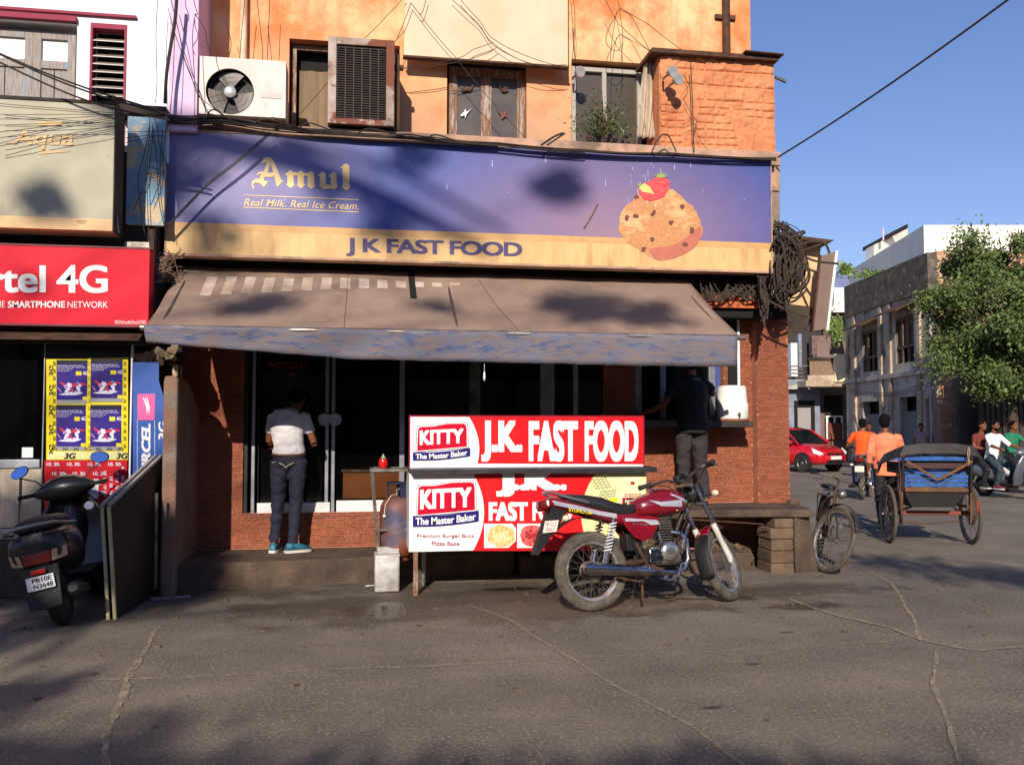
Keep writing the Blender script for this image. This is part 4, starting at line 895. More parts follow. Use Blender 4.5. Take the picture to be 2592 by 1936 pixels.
# dividing wall
DWm=mat('pink_cement',L(140,102,84),.9,col2=L(112,92,78),scale=4,bump=.5,bscale=40,col3=L(126,114,100),scale3=2.5,thr3=.5,soft3=.1)
DW=thing('divider_wall','low rough pink cement divider wall between the two shops','wall',(-1.9,9.3,.0))
d0=onY(414,950,8.8); d1=onY(451,950,8.8)
a=MB(); ztp=d0.z; pr=[(8.8,-.03),(8.8,ztp-.05),(8.85,ztp),(9.3,ztp-.02),(9.6,ztp-.12),(9.99,ztp-.35),(9.99,-.03)]
a.prism([(d0.x,y,z_) for y,z_ in pr],(d1.x-d0.x,0,0)); a.obj('cement_body',DWm,DW,smooth=0,fix=True,bevel=.02)
# mess of twigs by the awning's left end
a=MB()
for i in range(90):
    q=random.Random(i); c=onY(q.uniform(385,450),q.uniform(640,715),9.3); d=V((q.uniform(-1,1),q.uniform(-.6,.6),q.uniform(-.6,.6)))*.09; a.tube([c-d,c+V((0,0,q.uniform(-.02,.02))),c+d],.004,4)
a.obj('twig_nest',oldwood,kind='stuff')
# A-board (folded black board) leaning beside the scooter
BD=thing('folding_board','folded black display board standing on edge beside the scooter','board',onZ(290,1560,0))
def bdp(u,v,d): return onD(u,v,d)
g_=onZ(290,1566,0); dn=(g_-CAMP).dot(FW); h_=onZ(400,1500,0); df=(h_-CAMP).dot(FW)
nb,nt_=onD(290,1566,dn),onD(274,1282,dn); far=h_
nt2=nt_; ft=V((far.x,far.y,onD(414,1157,df).z)); 
for k,(off,m_) in enumerate(((-.05,0),(.0,1))):
    o_=V((off,0,0)); a=MB(); a.prism([nb+o_,far+o_,ft+o_,nt2+o_],(.014,.0,0)); a.obj('board_panel',black,BD,smooth=0,fix=True)
    a=MB(); a.beam(nb+o_+V((.007,-.012,0)),nt2+o_+V((.007,-.012,0)),.03,.024,(1,0,0)); a.obj('edge_batten',mat('cream_batten',L(206,190,150),.8,col2=L(160,146,96),scale=5) if k==0 else MATS['cream_batten'],BD,smooth=0)
    a=MB(); a.beam(nt2+o_+V((.007,0,.012)),ft+o_+V((.007,0,.012)),.03,.024); a.obj('top_batten',greywood,BD,smooth=0)
a=MB(); a.beam(far+V((.05,-.35,.1)),far+V((.05,-.38,.95)),.012,.025,(1,0,0)); a.obj('side_strut',steel,BD,smooth=0)
a=MB(); a.beam(far+V((0,-.3,.0)),far+V((.35,-.35,.02)),.03,.02); a.obj('foot_strut',greywood,BD,smooth=0)
# ---------------- cables ----------------
def cable(pts,r,lab=None,group=None,name='cable',sag=0,par=None,n=5,m=None,seg=10):
    P=[]
    pts=[V(p) for p in pts]; n_=len(pts)
    for j in range(n_-1):
        a_,b_=pts[j],pts[j+1]; p0=pts[j-1] if j else a_*2-b_; p3=pts[j+2] if j+2<n_ else b_*2-a_
        for i in range(seg):
            t=i/seg; p=.5*(2*a_+(b_-p0)*t+(2*p0-5*a_+4*b_-p3)*t*t+(3*a_-p0-3*b_+p3)*t**3); p.z-=sag*4*t*(1-t)*(b_-a_).length; P.append(p)
    P.append(V(pts[-1])); a=MB(); a.tube(P,r,n); o=a.obj(name,m or wirem,par,smooth=60)
    if lab: tag(o,lab,'cable',group)
    return o
def cy(Y,*pts): return [onY(u,v,Y) for u,v in pts]
cable([onY(1970,398,9.3),onD(2600,-36,7)],.010,'thick black cable rising from the building corner into the open sky',sag=.012,seg=30)
DC=thing('double_cable','slack double cable crossing the left part of the blue signboard','cable',onY(530,450,9.2))
cable(cy(9.2,(686,338),(600,412),(520,475),(418,582)),.007,par=DC,sag=.004)
cable(cy(9.2,(684,334),(600,406),(520,470),(418,576)),.006,par=DC,sag=.004)
q=random.Random(5)
# thick bundle along the sign top
CB=thing('cable_bundle','sagging bundle of black cables along the top edge of the blue signboard','cable bundle',(1,9.3,4.4))
for k in range(15):
    pts=[]
    for u,v in ((285,262),(420,300),(560,302),(700,322),(864,337),(1040,348),(1260,368),(1480,383),(1700,392),(1965,404)):
        f=max(0,(900-u)/600); pts.append((u,v+q.uniform(-3,3)+(k-7)*(.5+1.9*max(0,f)*(.8 if u>320 else 1.2))))
    if k>8: pts=pts[:q.randint(5,8)]
    cable([onY(u,v,9.26+.02*(k%4)) for u,v in pts],q.choice((.006,.008,.011)),par=CB,sag=.01,seg=6)
for k in range(9):
    u=(300,690,760,905,1000,640,1080,520,380)[k]; v=(285,325,322,338,348,315,352,300,300)[k]; w_=q.uniform(60,120)
    cable(cy(9.25,(u,v),(u+w_*.3,v-q.uniform(4,22)),(u+w_,v+8)),.008,par=CB,seg=6)
cable(cy(9.22,(1370,368),(1400,348),(1425,337)),.012,par=CB,seg=4); cable(cy(9.22,(1385,368),(1412,350),(1430,338)),.01,par=CB,seg=4)
cable(cy(9.22,(1650,385),(1668,350),(1690,342),(1712,385)),.008,par=CB,seg=4)
# cables in front of the left building
i_=0
LG=thing('cable_run','black cables sloping past the shuttered window and grey hoarding','cables',onY(200,250,8.5))
for p0_,p1_,p2_ in (((-20,130),(200,225),(430,292)),((-20,150),(220,255),(430,305)),((-20,128),(180,210),(400,280)),
    ((-10,262),(150,275),(420,296)),((-10,268),(150,280),(420,300)),((-10,290),(180,290),(400,292)),((-10,302),(150,300),(330,288)),((-10,318),(150,312),(300,312)),((-10,336),(180,312),(300,290)),((-10,352),(150,322),(300,296)),((-10,366),(130,330),(310,300)),((-10,372),(160,342),(285,320)),((300,335),(420,333),(422,333)),((318,350),(380,343),(420,345)),((318,362),(390,346),(420,350))):
    cable(cy(8.5 if p0_[0]<100 else 9.05,p0_,p1_,p2_),.009 if i_<3 else .003,par=LG,sag=.004); i_+=1
VG=thing('cable_run','tangled cables and a conduit hanging down the pink pilaster','cables',onY(430,200,9.1))
for pts in (((400,-10),(396,150),(394,262)),((448,-10),(432,120),(418,262)),((450,0),(440,150),(430,290)),((430,-10),(470,160),(545,330)),((425,20),(462,140),(500,240),(560,290)),((495,35),(488,120),(492,325)),((492,36),(520,80),(535,140)),((470,0),(478,40),(466,70),(472,95)),((490,0),(500,36),(494,40)),((380,300),(372,440),(378,620)),((385,320),(400,470),(415,570)),((390,325),(370,460),(335,540)),((392,300),(402,360),(420,410)),((412,330),(404,460),(382,520)),((378,320),(350,450),(366,590)),((425,300),(412,420),(420,500))):
    P_=cy(9.1,*pts); P_=[p for i in range(len(P_)-1) for p in (P_[i],P_[i].lerp(P_[i+1],.5)+V((.012*math.sin(i*3+pts[0][0]),0,0)))]+[P_[-1]]
    cable(P_,.004 if pts[0][0]!=448 else .018,par=VG,name='cable' if pts[0][0]!=448 else 'conduit',sag=.0,seg=4)
KG=thing('cable_run','thin dark wires looping over the orange wall and beige hoarding','cables',onY(1200,100,9.7))
for pts in (((1025,-10),(980,40),(910,110),(864,165),(740,310)),((1040,8),(1025,50),(1002,105)),((1040,8),(1152,145),(1330,350)),((1080,-5),(1068,35),(1062,34)),((1140,-5),(1210,60),(1248,110),(1340,160),(1430,168)),((1162,-5),(1215,55),(1256,104),(1380,158),(1435,165)),((1248,108),(1200,125),(1150,150),(1012,172)),((1258,120),(1220,140),(1110,165),(1020,174)),((1452,0),(1455,60),(1448,160)),((1445,5),(1452,90),(1456,160)),
    ((1562,-5),(1572,25),(1600,45),(1650,138)),((1530,-5),(1562,55),(1575,70),(1655,138)),((1568,22),(1540,75),(1535,110),(1560,130),(1578,110)),((1568,25),(1576,90),(1572,160)),((1560,30),(1548,110),(1545,160)),((1572,22),(1640,62),(1730,130)),((650,-5),(665,130),(660,165)),((683,-5),(676,165)),((570,50),(585,110),(575,160)),((620,-5),(612,80),(606,165),(602,260))):
    cable(cy(9.7,*pts),.0038,par=KG,sag=.02)
cable(cy(9.34,(1748,160),(1752,250),(1757,385)),.006,'pair of cables running down the rough orange parapet room'); 
TW=thing('creeper_twigs','dry twigs of a dead creeper on the rough orange parapet room','creeper',onY(1760,310,9.4))
for pts in (((1730,250),(1750,290),(1765,310),(1730,325)),((1765,300),(1755,350),(1758,385)),((1730,190),(1742,215),(1728,240)),((1760,330),(1775,360),(1790,378))): cable(cy(9.42,*pts),.0032,par=TW,name='twig',m=rust,seg=4)
# ---------------- tangled coil at the building corner ----------------
CT=thing('cable_tangle','huge tangle of old coiled cables hanging at the building corner','cable tangle',onY(2000,680,9.4))
q=random.Random(21)
brw=mat('old_cable',L(74,60,48),.9,col2=L(48,38,32),scale=20)
def cur(pts,r,m=brw):
    P=[]
    n=len(pts)
    for i in range(n-1):
        p0,p1,p2,p3=pts[max(i-1,0)],pts[i],pts[i+1],pts[min(i+2,n-1)]
        for k in range(6):
            t=k/6; P.append(.5*((2*p1)+(p2-p0)*t+(2*p0-5*p1+4*p2-p3)*t*t+(3*p1-p0-3*p2+p3)*t**3))
    P.append(pts[-1]); a=MB(); a.tube(P,r,5); return a.obj('cable_coil',m,CT,smooth=60)
def pt(u,v,Y=None): return onY(u,v,Y if Y else 9.35+q.uniform(-.15,.2))
for k in range(64):
    u0=q.uniform(1957,1990); v0=q.uniform(560,620)
    cur([pt(u0,v0),pt(u0+q.uniform(0,50),v0+q.uniform(20,60)),pt(1965+q.uniform(0,60),690+q.uniform(-40,40)),pt(1960+q.uniform(0,35),740+q.uniform(-20,50))],q.choice((.005,.008,.011)))
for k in range(26):
    cu=q.uniform(1985,2012); cv=q.uniform(660,700); ru=q.uniform(18,46); rv=q.uniform(30,80); ph=q.uniform(0,6)
    cur([pt(cu+ru*math.cos(ph+t*.7),cv+rv*math.sin(ph+t*.7)) for t in range(q.randint(5,10))],q.choice((.006,.009,.012)))
for pts in (((1995,640),(2040,615),(2085,615),(2100,642)),((1990,650),(2060,625),(2080,620)),((2020,640),(2060,660),(2122,668)),((2015,650),(2045,680),(2072,690)),((1960,560),(2000,590),(2035,585)),((1985,600),(2020,598),(2038,588)),((2020,640),(2030,670),(2048,690),(2040,720),(1990,742),(1965,720)),((1960,730),(1975,765),(2010,762),(2040,735)),((1990,630),(2010,680),(2055,752)),((1995,650),(2020,720),(2045,778)),((1945,760),(1990,785),(2050,805)),((1940,755),(1936,790),(1935,830)),((1935,700),(1930,760),(1934,820))): cur([pt(*p,Y=9.3) for p in pts],.014)
for k in range(26):
    u0=q.uniform(1760,1900); cur([onY(u0,q.uniform(705,745),9.55),onY(u0+q.uniform(10,40),q.uniform(740,765),9.55),onY(u0+q.uniform(40,80),q.uniform(710,750),9.55)],.008)
for k in range(20): cur([pt(q.uniform(1915,1945),700),pt(q.uniform(1918,1950),750),pt(q.uniform(1925,1945),q.uniform(780,815))],.01)
# ---------------- annex behind the corner ----------------
AN=thing('side_annex','cream annex with a tin roof jutting over the side street','building',W(13.5,5,0))
def dp(d,*pts): return [onD(u,v,d) for u,v in pts]
crm=mat('stained_cream',L(222,190,142),.9,col2=L(196,160,112),scale=2,bump=.2,col3=L(150,112,72),scale3=2,thr3=.56,soft3=.2)
a=MB(); a.prism(dp(12.6,(1935,640),(2022,602),(2079,612),(2062,778),(1940,762)),FW*1.5); a.obj('upper_wall',crm,AN,smooth=0,fix=True)
a=MB(); a.prism(dp(12.5,(1935,764),(2062,779),(2056,812),(2040,838),(1985,858),(1935,830)),FW*1.6); a.obj('broken_soffit',grime,AN,smooth=0,fix=True)
a=MB(); a.prism(dp(12.3,(2018,596),(2112,608),(2092,615),(2018,604)),FW*1.9); a.obj('roof_sheet',rust,AN,smooth=0,fix=True)
SB=thing('tilted_hoarding','tilted brown backed hoarding with a white edge on the side annex','hoarding',onD(2080,740,12.2))
a=MB(); a.prism(dp(12.2,(2078,648),(2114,638),(2094,832),(2057,838)),FW*.12); a.obj('hoarding_back',flat('brown_board',(122,100,88),.8),SB,smooth=0,fix=True)
a=MB(); a.prism(dp(12.15,(2115,636),(2122,634),(2098,834),(2092,836)),FW*.2); a.obj('white_edge',whitep,SB,smooth=0,fix=True)
a=MB(); a.prism(dp(12.15,(2075,645),(2080,645),(2060,838),(2056,838)),FW*.04); a.obj('rusty_edge',rust,SB,smooth=0,fix=True)
# ---------------- street behind ----------------
GL=14.4
GB=thing('grey_building','weathered grey two storey building down the side street','building',W(35,GL,0))
gpl=mat('weathered_grey_plaster',L(190,180,170),.9,col2=L(150,136,124),scale=1.2,stretch=(1,1,.45),bump=.4,bscale=12,col3=L(84,72,62),scale3=1.1,thr3=.53,soft3=.12)
gtop=mat('blackened_parapet',L(112,100,86),.95,col2=L(70,60,52),scale=2.5,bump=.5,bscale=14,col3=L(150,132,108),scale3=3,thr3=.55,soft3=.1)
def GW(d,z,off=0): return W(d,GL-off,z)
GH=7.55; d0_,d1_=31.2,39.1
def gopen(u0,u1,vt,vb):
    a_=onL(u0,vt,GL); b_=onL(u1,vt,GL); c_=onL(u0,vb,GL); e=lambda p:(p-CAMP).dot(FW)
    zt_=(a_.z+b_.z)/2; return (e(b_),e(a_),c_.z if True else 0,zt_)
ops=[gopen(2183,2220,836,943),gopen(2266,2312,800,922),gopen(2184,2226,1016,1118),gopen(2276,2320,1004,1124),gopen(2342,2352,1010,1118)]
ops=[(a_,b_,(z0 if i<2 else 0.0),z1) for i,(a_,b_,z0,z1) in enumerate(ops)]
# wall strips around openings, in street frame
def streetwall(holes,d0,d1,z0,z1,l,th,m,name,par):
    ds=sorted({d0,d1,*[h[0] for h in holes],*[h[1] for h in holes]}); zs=sorted({z0,z1,*[h[2] for h in holes],*[h[3] for h in holes]})
    mb=MB()
    for i in range(len(ds)-1):
        for j in range(len(zs)-1):
            cx=(ds[i]+ds[i+1])/2; cz=(zs[j]+zs[j+1])/2
            if any(a<cx<b and c<cz<d for a,b,c,d in holes): continue
            A,B=ds[i],ds[i+1]; z_,y_=zs[j],zs[j+1]
            mb.hexa([W(A,l,z_),W(B,l,z_),W(B,l+th,z_),W(A,l+th,z_),W(A,l,y_),W(B,l,y_),W(B,l+th,y_),W(A,l+th,y_)])
    bm=bmesh.new(); me=mb.mesh(name,m,0); bm.from_mesh(me); bmesh.ops.remove_doubles(bm,verts=bm.verts,dist=.0005); seen={}
    for f in list(bm.faces): seen.setdefault(tuple(sorted(v.index for v in f.verts)),[]).append(f)
    bmesh.ops.delete(bm,geom=[f for fs in seen.values() if len(fs)>1 for f in fs],context='FACES'); bmesh.ops.recalc_face_normals(bm,faces=bm.faces); bm.to_mesh(me); bm.free(); return link(name,me,par)
def sbox(mb,d0,d1,l0,l1,z0,z1): mb.hexa([W(d0,l0,z0),W(d1,l0,z0),W(d1,l1,z0),W(d0,l1,z0),W(d0,l0,z1),W(d1,l0,z1),W(d1,l1,z1),W(d0,l1,z1)])
streetwall(ops,d0_,d1_,0,6.3,GL,.3,gpl,'side_wall',GB)
a=MB(); sbox(a,d0_+.3,d1_,GL+.45,GL+.5,0,6.3); a.obj('dark_inside',dark,GB,smooth=0,fix=True)
a=MB(); sbox(a,d0_,d1_,GL-.03,GL+.3,6.301,GH); a.obj('parapet',gtop,GB,smooth=0,fix=True)
a=MB(); sbox(a,d0_-.02,d1_,GL-.1,GL-.031,6.2,6.3); a.obj('parapet_moulding',gtop,GB,smooth=0,fix=True)
bkm=mat('far_brick',L(196,150,118),.9,col2=L(168,112,84),scale=2.2,stretch=(1,1,2.5),bump=.4,bscale=14,col3=L(206,182,150),scale3=1.5,thr3=.5,soft3=.12)
a=MB(); sbox(a,d0_,d0_+.3,GL+.301,26,0,GH+.05); a.obj('end_wall',bkm,GB,smooth=0,fix=True)
zc_=onL(2250,950,GL).z
a=MB(); sbox(a,d0_,d1_,GL-.12,GL-.002,zc_-.12,zc_+.05); a.obj('string_course',gpl,GB,smooth=0,fix=True)
for k,u in enumerate((2165,2232,2255,2330)):
    dd=(onL(u,900,GL)-CAMP).dot(FW); a=MB(); sbox(a,dd-.13,dd+.13,GL-.09,GL-.003,0,6.19); a.obj('pilaster',mat('pale_pilaster',L(196,178,152),.9,col2=L(140,120,98),scale=2,bump=.3) if k==0 else MATS['pale_pilaster'],GB,smooth=0,fix=True)
shw=mat('old_shutter',L(112,96,78),.9,col2=L(76,62,50),scale=6,bump=.3)
for i,(a_,b_,z0,z1) in enumerate(ops):
    if i<2:
        wn=MB(); n_=3
        for k in range(n_+1): x=a_+(b_-a_)*k/n_; sbox(wn,x-.05,x+.05,GL+.02,GL+.09,z0,z1)
        sbox(wn,a_,b_,GL+.02,GL+.08,z0+(z1-z0)*.32,z0+(z1-z0)*.37); sbox(wn,a_,b_,GL+.02,GL+.08,z1-.12,z1)
        wo=wn.obj('window_frame',shw,GB,smooth=0,fix=True)
        for k in (0,1 if i else 2):
            s=MB(); x=a_+(b_-a_)*(k+.1)/n_; sbox(s,x,x+(b_-a_)*.8/n_,GL+.1,GL+.14,z0+(z1-z0)*.38,z1-.1); s.obj('shutter_leaf',shw,GB,smooth=0,fix=True)
        s=MB()
        s.prism([W(a_-.3,GL,z1+.42),W(b_+.3,GL,z1+.42),W(b_+.25,GL-.75,z1+.05),W(a_-.25,GL-.75,z1+.05)],(0,0,.05)); s.obj('window_hood',rust,GB,smooth=0,fix=True)
    else:
        s=MB(); sbox(s,a_+.02,b_-.02,GL+.1,GL+.14,.02,z1*(.8)); s.obj('metal_door',flat('grey_metal_door',(104,106,104),.7),GB,smooth=0,fix=True)
        s=MB(); sbox(s,a_,b_,GL-.05,GL+.02,z1,z1+.1); s.obj('door_lintel',gpl,GB,smooth=0,fix=True)
# white building behind
WB=thing('white_block','large plain whitewashed building rising behind the grey one','building',W(40,18,0))
wh2=mat('bright_whitewash',L(248,244,230),.9,col2=L(238,230,212),scale=1.5,bump=.1,bscale=10)
a=MB(); a.prism([W(36.5,17.0,0),W(36.5,30,0),W(52,30,0),W(47,19.5,0)],(0,0,8.6)); 
p=[onD(2338,570,36),onD(2700,570,36),onD(2700,700,36),onD(2338,700,36)]
a=MB(); zt1=p[0].z
A=p[0]; B=W(36,26,0); Cc=onD(2150,700,47)
a.hexa([V((A.x,A.y,0)),V((B.x,B.y,0)),W(50,30,0),V((Cc.x,Cc.y,0)),V((A.x,A.y,zt1)),V((B.x,B.y,zt1)),W(50,30,zt1),V((Cc.x,Cc.y,Cc.z+.3))]); a.obj('white_wall',wh2,WB,smooth=0,fix=True)
a=MB(); e0_,e1_=onD(2222,618,46),onD(2298,578,43); a.prism([e0_,e1_,e1_+V((0,0,.22)),e0_+V((0,0,.22))],FW*2); a.obj('roof_slab',grime,WB,smooth=0,fix=True)
a=MB(); a.prism([onD(2212,700,46),onD(2298,680,44),onD(2298,578,44),onD(2212,620,46)],FW*1); a.obj('roof_room',wh2,WB,smooth=0,fix=True)
a=MB(); b_=onD(2236,608,45); a.cyl(b_,b_+V((0,0,.6)),.04,6); a.obj('roof_post',lilac,WB)
# balcony building further left
BB=thing('balcony_building','grey blue house with a cream balcony at the end of the street','building',W(42,13,0))
gb_=mat('grey_blue_plaster',L(140,146,160),.9,col2=L(104,106,116),scale=1.6,bump=.3,bscale=12,col3=L(176,170,160),scale3=1.6,thr3=.55)
def DQ(mb,d,u0,v0,u1,v1,th=.3,vz=None):
    a_=onD(u0,v1,d); b_=onD(u1,v0,d); l0=(a_-CAMP).dot(_r); l1=(b_-CAMP).dot(_r); sbox(mb,d,d+th,l0,l1,max(a_.z,0),b_.z)
def dqo(name,d,u0,v0,u1,v1,m,th=.3,par=None): mb=MB(); DQ(mb,d,u0,v0,u1,v1,th); return mb.obj(name,m,par or BB,smooth=0,fix=True,bevel=0)
dqo('ground_wall',41,1960,985,2075,1190,gb_); dqo('upper_band',40.6,1960,960,2045,985,gb_); dqo('dark_recess',42.5,1960,820,2160,960,flat('dusk',(58,54,56),.9))
dqo('side_wall',41.6,2060,850,2165,1190,mat('mauve_plaster',L(128,104,96),.9,col2=L(92,76,70),scale=1.5,bump=.3),.4)
dqo('column',40.5,2003,868,2018,952,whitep,.5); dqo('column',40.9,2022,845,2029,930,gb_,.3)
for k in range(4): dqo('balcony_rail',40.45,1980,925+k*9,2046,927+k*9,steel,.05)
dqo('door_recess',40.95,2012,1014,2062,1120,dark,.04); dqo('iron_gate',40.9,2020,1032,2052,1112,flat('silver_gate',(150,146,142),.6),.04)
dqo('gate_recess',41.5,2090,1000,2132,1110,dark,.08)
for k in range(3): dqo('gate_post',41.45,2092+k*19,1052,2096+k*19,1112,whitep,.04)
dqo('gate_rail',41.44,2090,1052,2132,1056,whitep,.04); dqo('gate_brick_base',41.42,2096,1070,2132,1112,flat('brown_gate',(112,64,48),.8),.03)
dqo('drain_column',40.6,2150,955,2155,1105,MATS['pale_pilaster'],.3)
BC=thing('balcony','cream balcony with an ornamental parapet jutting from the house','balcony',onD(2090,960,39.4))
dqo('balcony_slab',39.4,2040,962,2150,978,MATS['pale_pilaster'],1.5,BC)
dqo('balcony_front',39.45,2046,950,2118,962,MATS['pale_pilaster'],.15,BC); dqo('top_rail',39.45,2046,905,2118,912,grime,.15,BC)
dqo('lattice',39.5,2050,912,2116,950,mat('lattice',L(170,140,110),.9,col2=L(60,44,36),scale=30,thr3=.5),.06,BC)
dqo('cream_end_box',39.3,2114,896,2150,966,mat('cream_balcony',L(246,232,190),.9,col2=L(230,212,166),scale=2),1.2,BC)
dqo('awning_cloth',39.6,2068,868,2100,904,flat('mauve_cloth',(130,108,98),.9),.05,BC)
UB=thing('upper_house','upper wall and shutters of the house above the balcony','house',onD(2110,860,42.2))
dqo('shutter_wall',42.2,2085,800,2140,896,shw,.2,UB); dqo('white_tower',42.0,2112,728,2150,780,wh2,1,UB); dqo('tower_cornice',41.9,2104,776,2152,790,wh2,1.2,UB); dqo('tower_body',42.3,2104,790,2150,900,MATS['mauve_plaster'],1,UB)
dqo('mesh_screen',43,2106,690,2150,728,flat('blue_mesh',(108,118,156),.8),.05,UB)
# corrugated gate at the far right
CG=thing('corrugated_gate','dark corrugated metal gate wall behind the scooters','gate',W(29,16.5,0))
a=MB(); 
for k in range(70): 
    l=15.2+k*.09; sbox(a,29.5+(.05 if k%2 else 0),29.6+(.05 if k%2 else 0),l,l+.088,0,2.55)
a.obj('corrugated_sheet',mat('gate_sheet',L(74,66,56),.7,.3,col2=L(50,44,38),scale=5,stretch=(1,1,.2)),CG,smooth=0,fix=True,kind='stuff')
a=MB(); sbox(a,30.2,30.5,14.75,26,0,3.4); a.obj('boundary_wall',mat('shop_wall_dim',L(96,84,78),.9,col2=L(66,56,52),scale=2,bump=.3),CG,smooth=0,fix=True)
a=MB(); sbox(a,30.12,30.18,14.9,15.6,0,2.6); tag(a.obj('roller_shutter',flat('dark_shutter',(60,52,50),.7),smooth=0,fix=True),'closed dark roller shutter between the grey building and the tree','shutter')
# background wall to close the street
a=MB(); sbox(a,60,60.5,6,24,0,9.0); tag(a.obj('far_house',gb_,smooth=0,fix=True),'plain grey house closing the far end of the side street','house')
cab=[]
GC_=thing('cable_run','black cables slung along the grey building above its doors','cables',onL(2250,990,GL-.3))
for k in range(3): cable([onL(2150,985+k*5,GL-.3),onL(2250,994+k*4,GL-.3),onL(2365,960+k*7,GL-.3)],.012,par=GC_,sag=.004)
# vines
vn=mat('vine_leaf',L(126,150,66),.6,col2=L(86,112,44),scale=3,island=.4)
for (u,v,d,ru,rv,lab) in ((2140,682,38.6,22,14,'green creeper on the roof edge beside the white building'),(2215,697,38.5,60,12,'thin creeper trailing along the grey parapet'),(2120,830,39.2,30,36,'creeper hanging down beside the balcony house')):
    a=MB(); leafy(lambda q: onD(u+q.gauss(0,ru*.5),v+q.gauss(0,rv*.55)+(-(0) if ru<50 else -(0)),d),260,.10,int(u),a); tag(a.obj('creeper',vn,smooth=0),lab,'creeper')
# ---------------- tree on the right ----------------
def tree(name,label,base,height,crown_c,crown_r,nl,size,seed,leaf,group=None,gap=.5,tr=.16):
    t=thing(name,label,'tree',base,group=group); q=random.Random(seed); base=V(base); cc=V(crown_c)
    a=MB(); a.tube([base-V((0,0,.1)),base.lerp(cc,.35)+V((.15,.1,0)),cc-V((0,0,crown_r[2]*.3))],[tr,tr*.8,tr*.5],10); a.obj('trunk',mat('bark',L(96,80,64),.95,col2=L(60,48,38),scale=8,bump=.8) if 'bark' not in MATS else MATS['bark'],t)
    cl_=[]; a=MB()
    for i in range(70):
        while 1:
            d=V((q.uniform(-1,1),q.uniform(-1,1),q.uniform(-1,1)))
            if .2<d.length<1: break
        c=cc+V((d.x*crown_r[0],d.y*crown_r[1],d.z*crown_r[2])); cl_.append((c,q.uniform(.16,.34)*min(crown_r)))
        s=cc-V((0,0,crown_r[2]*.4)); a.tube([s,s.lerp(c,.5)+V((q.uniform(-.2,.2),q.uniform(-.2,.2),.1)),c],[tr*.3,tr*.18,.015],5)
    a.obj('limbs',MATS['bark'],t)
    def f(q):
        c,r_=q.choice(cl_); p=V((q.gauss(0,.5),q.gauss(0,.5),q.gauss(0,.42)))*r_; return c+p
    a=MB(); leafy(f,nl,size,seed,a); a.obj('foliage',leaf,t,smooth=0,kind='stuff'); return t
tl=mat('tree_leaf',L(98,114,54),.65,col2=L(70,86,38),scale=2,island=.5)
cc_=onD(2550,805,26); tree('street_tree','leafy green tree standing against the brick end wall of the grey building',W(26,14.3,0),6,cc_,(2.5,1.8,2.45),64000,.062,5,tl)
# ---------------- two-wheelers ----------------
chr_=chrome; spokem=mat('spoke_metal',L(176,172,164),.35,.8,col2=L(120,110,98),scale=10)
def wheel(par,c,ax,R0,tw,m_t=None,m_r=None,spokes=36,hub=.05,hubw=.05,name='wheel',rim=True,drum=None):
    """wheel part with tyre as its own mesh and rim, spokes, hub below it"""
    c,ax=V(c),V(ax).normalized(); m_t=m_t or dustrub; m_r=m_r or mat('rim_metal',L(206,204,200),.34,.8,col2=L(150,140,128),scale=9) if 'rim_metal' not in MATS and not m_r else (m_r or MATS['rim_metal'])
    a=MB(); n=96; x=ax.orthogonal().normalized(); y=ax.cross(x); rings=[]
    prof=[(R0-tw*1.05,-.36),(R0-tw*.62,-.5),(R0-tw*.22,-.43),(R0-tw*.02,-.2),(R0,0),(R0-tw*.02,.2),(R0-tw*.22,.43),(R0-tw*.62,.5),(R0-tw*1.05,.36),(R0-tw*1.1,0)]
    for i in range(n):
        t=2*math.pi*i/n; e=x*math.cos(t)+y*math.sin(t)
        rings.append([c+e*(r_-(.0045 if (i%3==(0 if w_>0 else 1) and abs(w_)<.45 and R0<.34) else 0))+ax*w_*tw for r_,w_ in prof])
    a.loft(rings,closed=True); t_=a.obj(name,m_t,par,local=True,smooth=50)
    a=MB(); rr=R0-tw*1.08
    a.loft([[c+(x*math.cos(2*math.pi*i/n)+y*math.sin(2*math.pi*i/n))*(rr+dr)+ax*w_ for dr,w_ in ((.006,-tw*.4),(-.012,-tw*.36),(-.016,-tw*.12),(-.016,tw*.12),(-.012,tw*.36),(.006,tw*.4))] for i in range(n)],closed=True)
    a.obj('rim',m_r,t_,local=True,smooth=50)
    a=MB()
    for i in range(spokes):
        t=2*math.pi*i/spokes; t2=t+(.42 if i%2 else -.42); s=1 if (i//2)%2 else -1
        a.tube([c+(x*math.cos(t2)+y*math.sin(t2))*hub+ax*hubw*s*.8,c+(x*math.cos(t)+y*math.sin(t))*(rr-.01)],.0018 if R0<.34 else .0022,4)
    if spokes: a.obj('spokes',spokem,t_,local=True,kind='stuff')
    a=MB(); a.lathe([(.012,-hubw*1.2),(hub*1.1,-hubw),(hub*.6,-hubw*.6),(hub*.6,hubw*.6),(hub*1.1,hubw),(.012,hubw*1.2)],c,ax,20)
    if drum: a.lathe([(drum,0),(drum*1.05,.01),(drum,.05),(drum*.5,.055)],c-ax*.03*0,ax,24)
    a.obj('hub',steel,t_,local=True); return t_
def steer(pts_fn,axis_p,axis_d,ang):
    M=Matrix.Translation(axis_p)@Matrix.Rotation(ang,4,V(axis_d))@Matrix.Translation(-V(axis_p)); return lambda p: M@V(p)
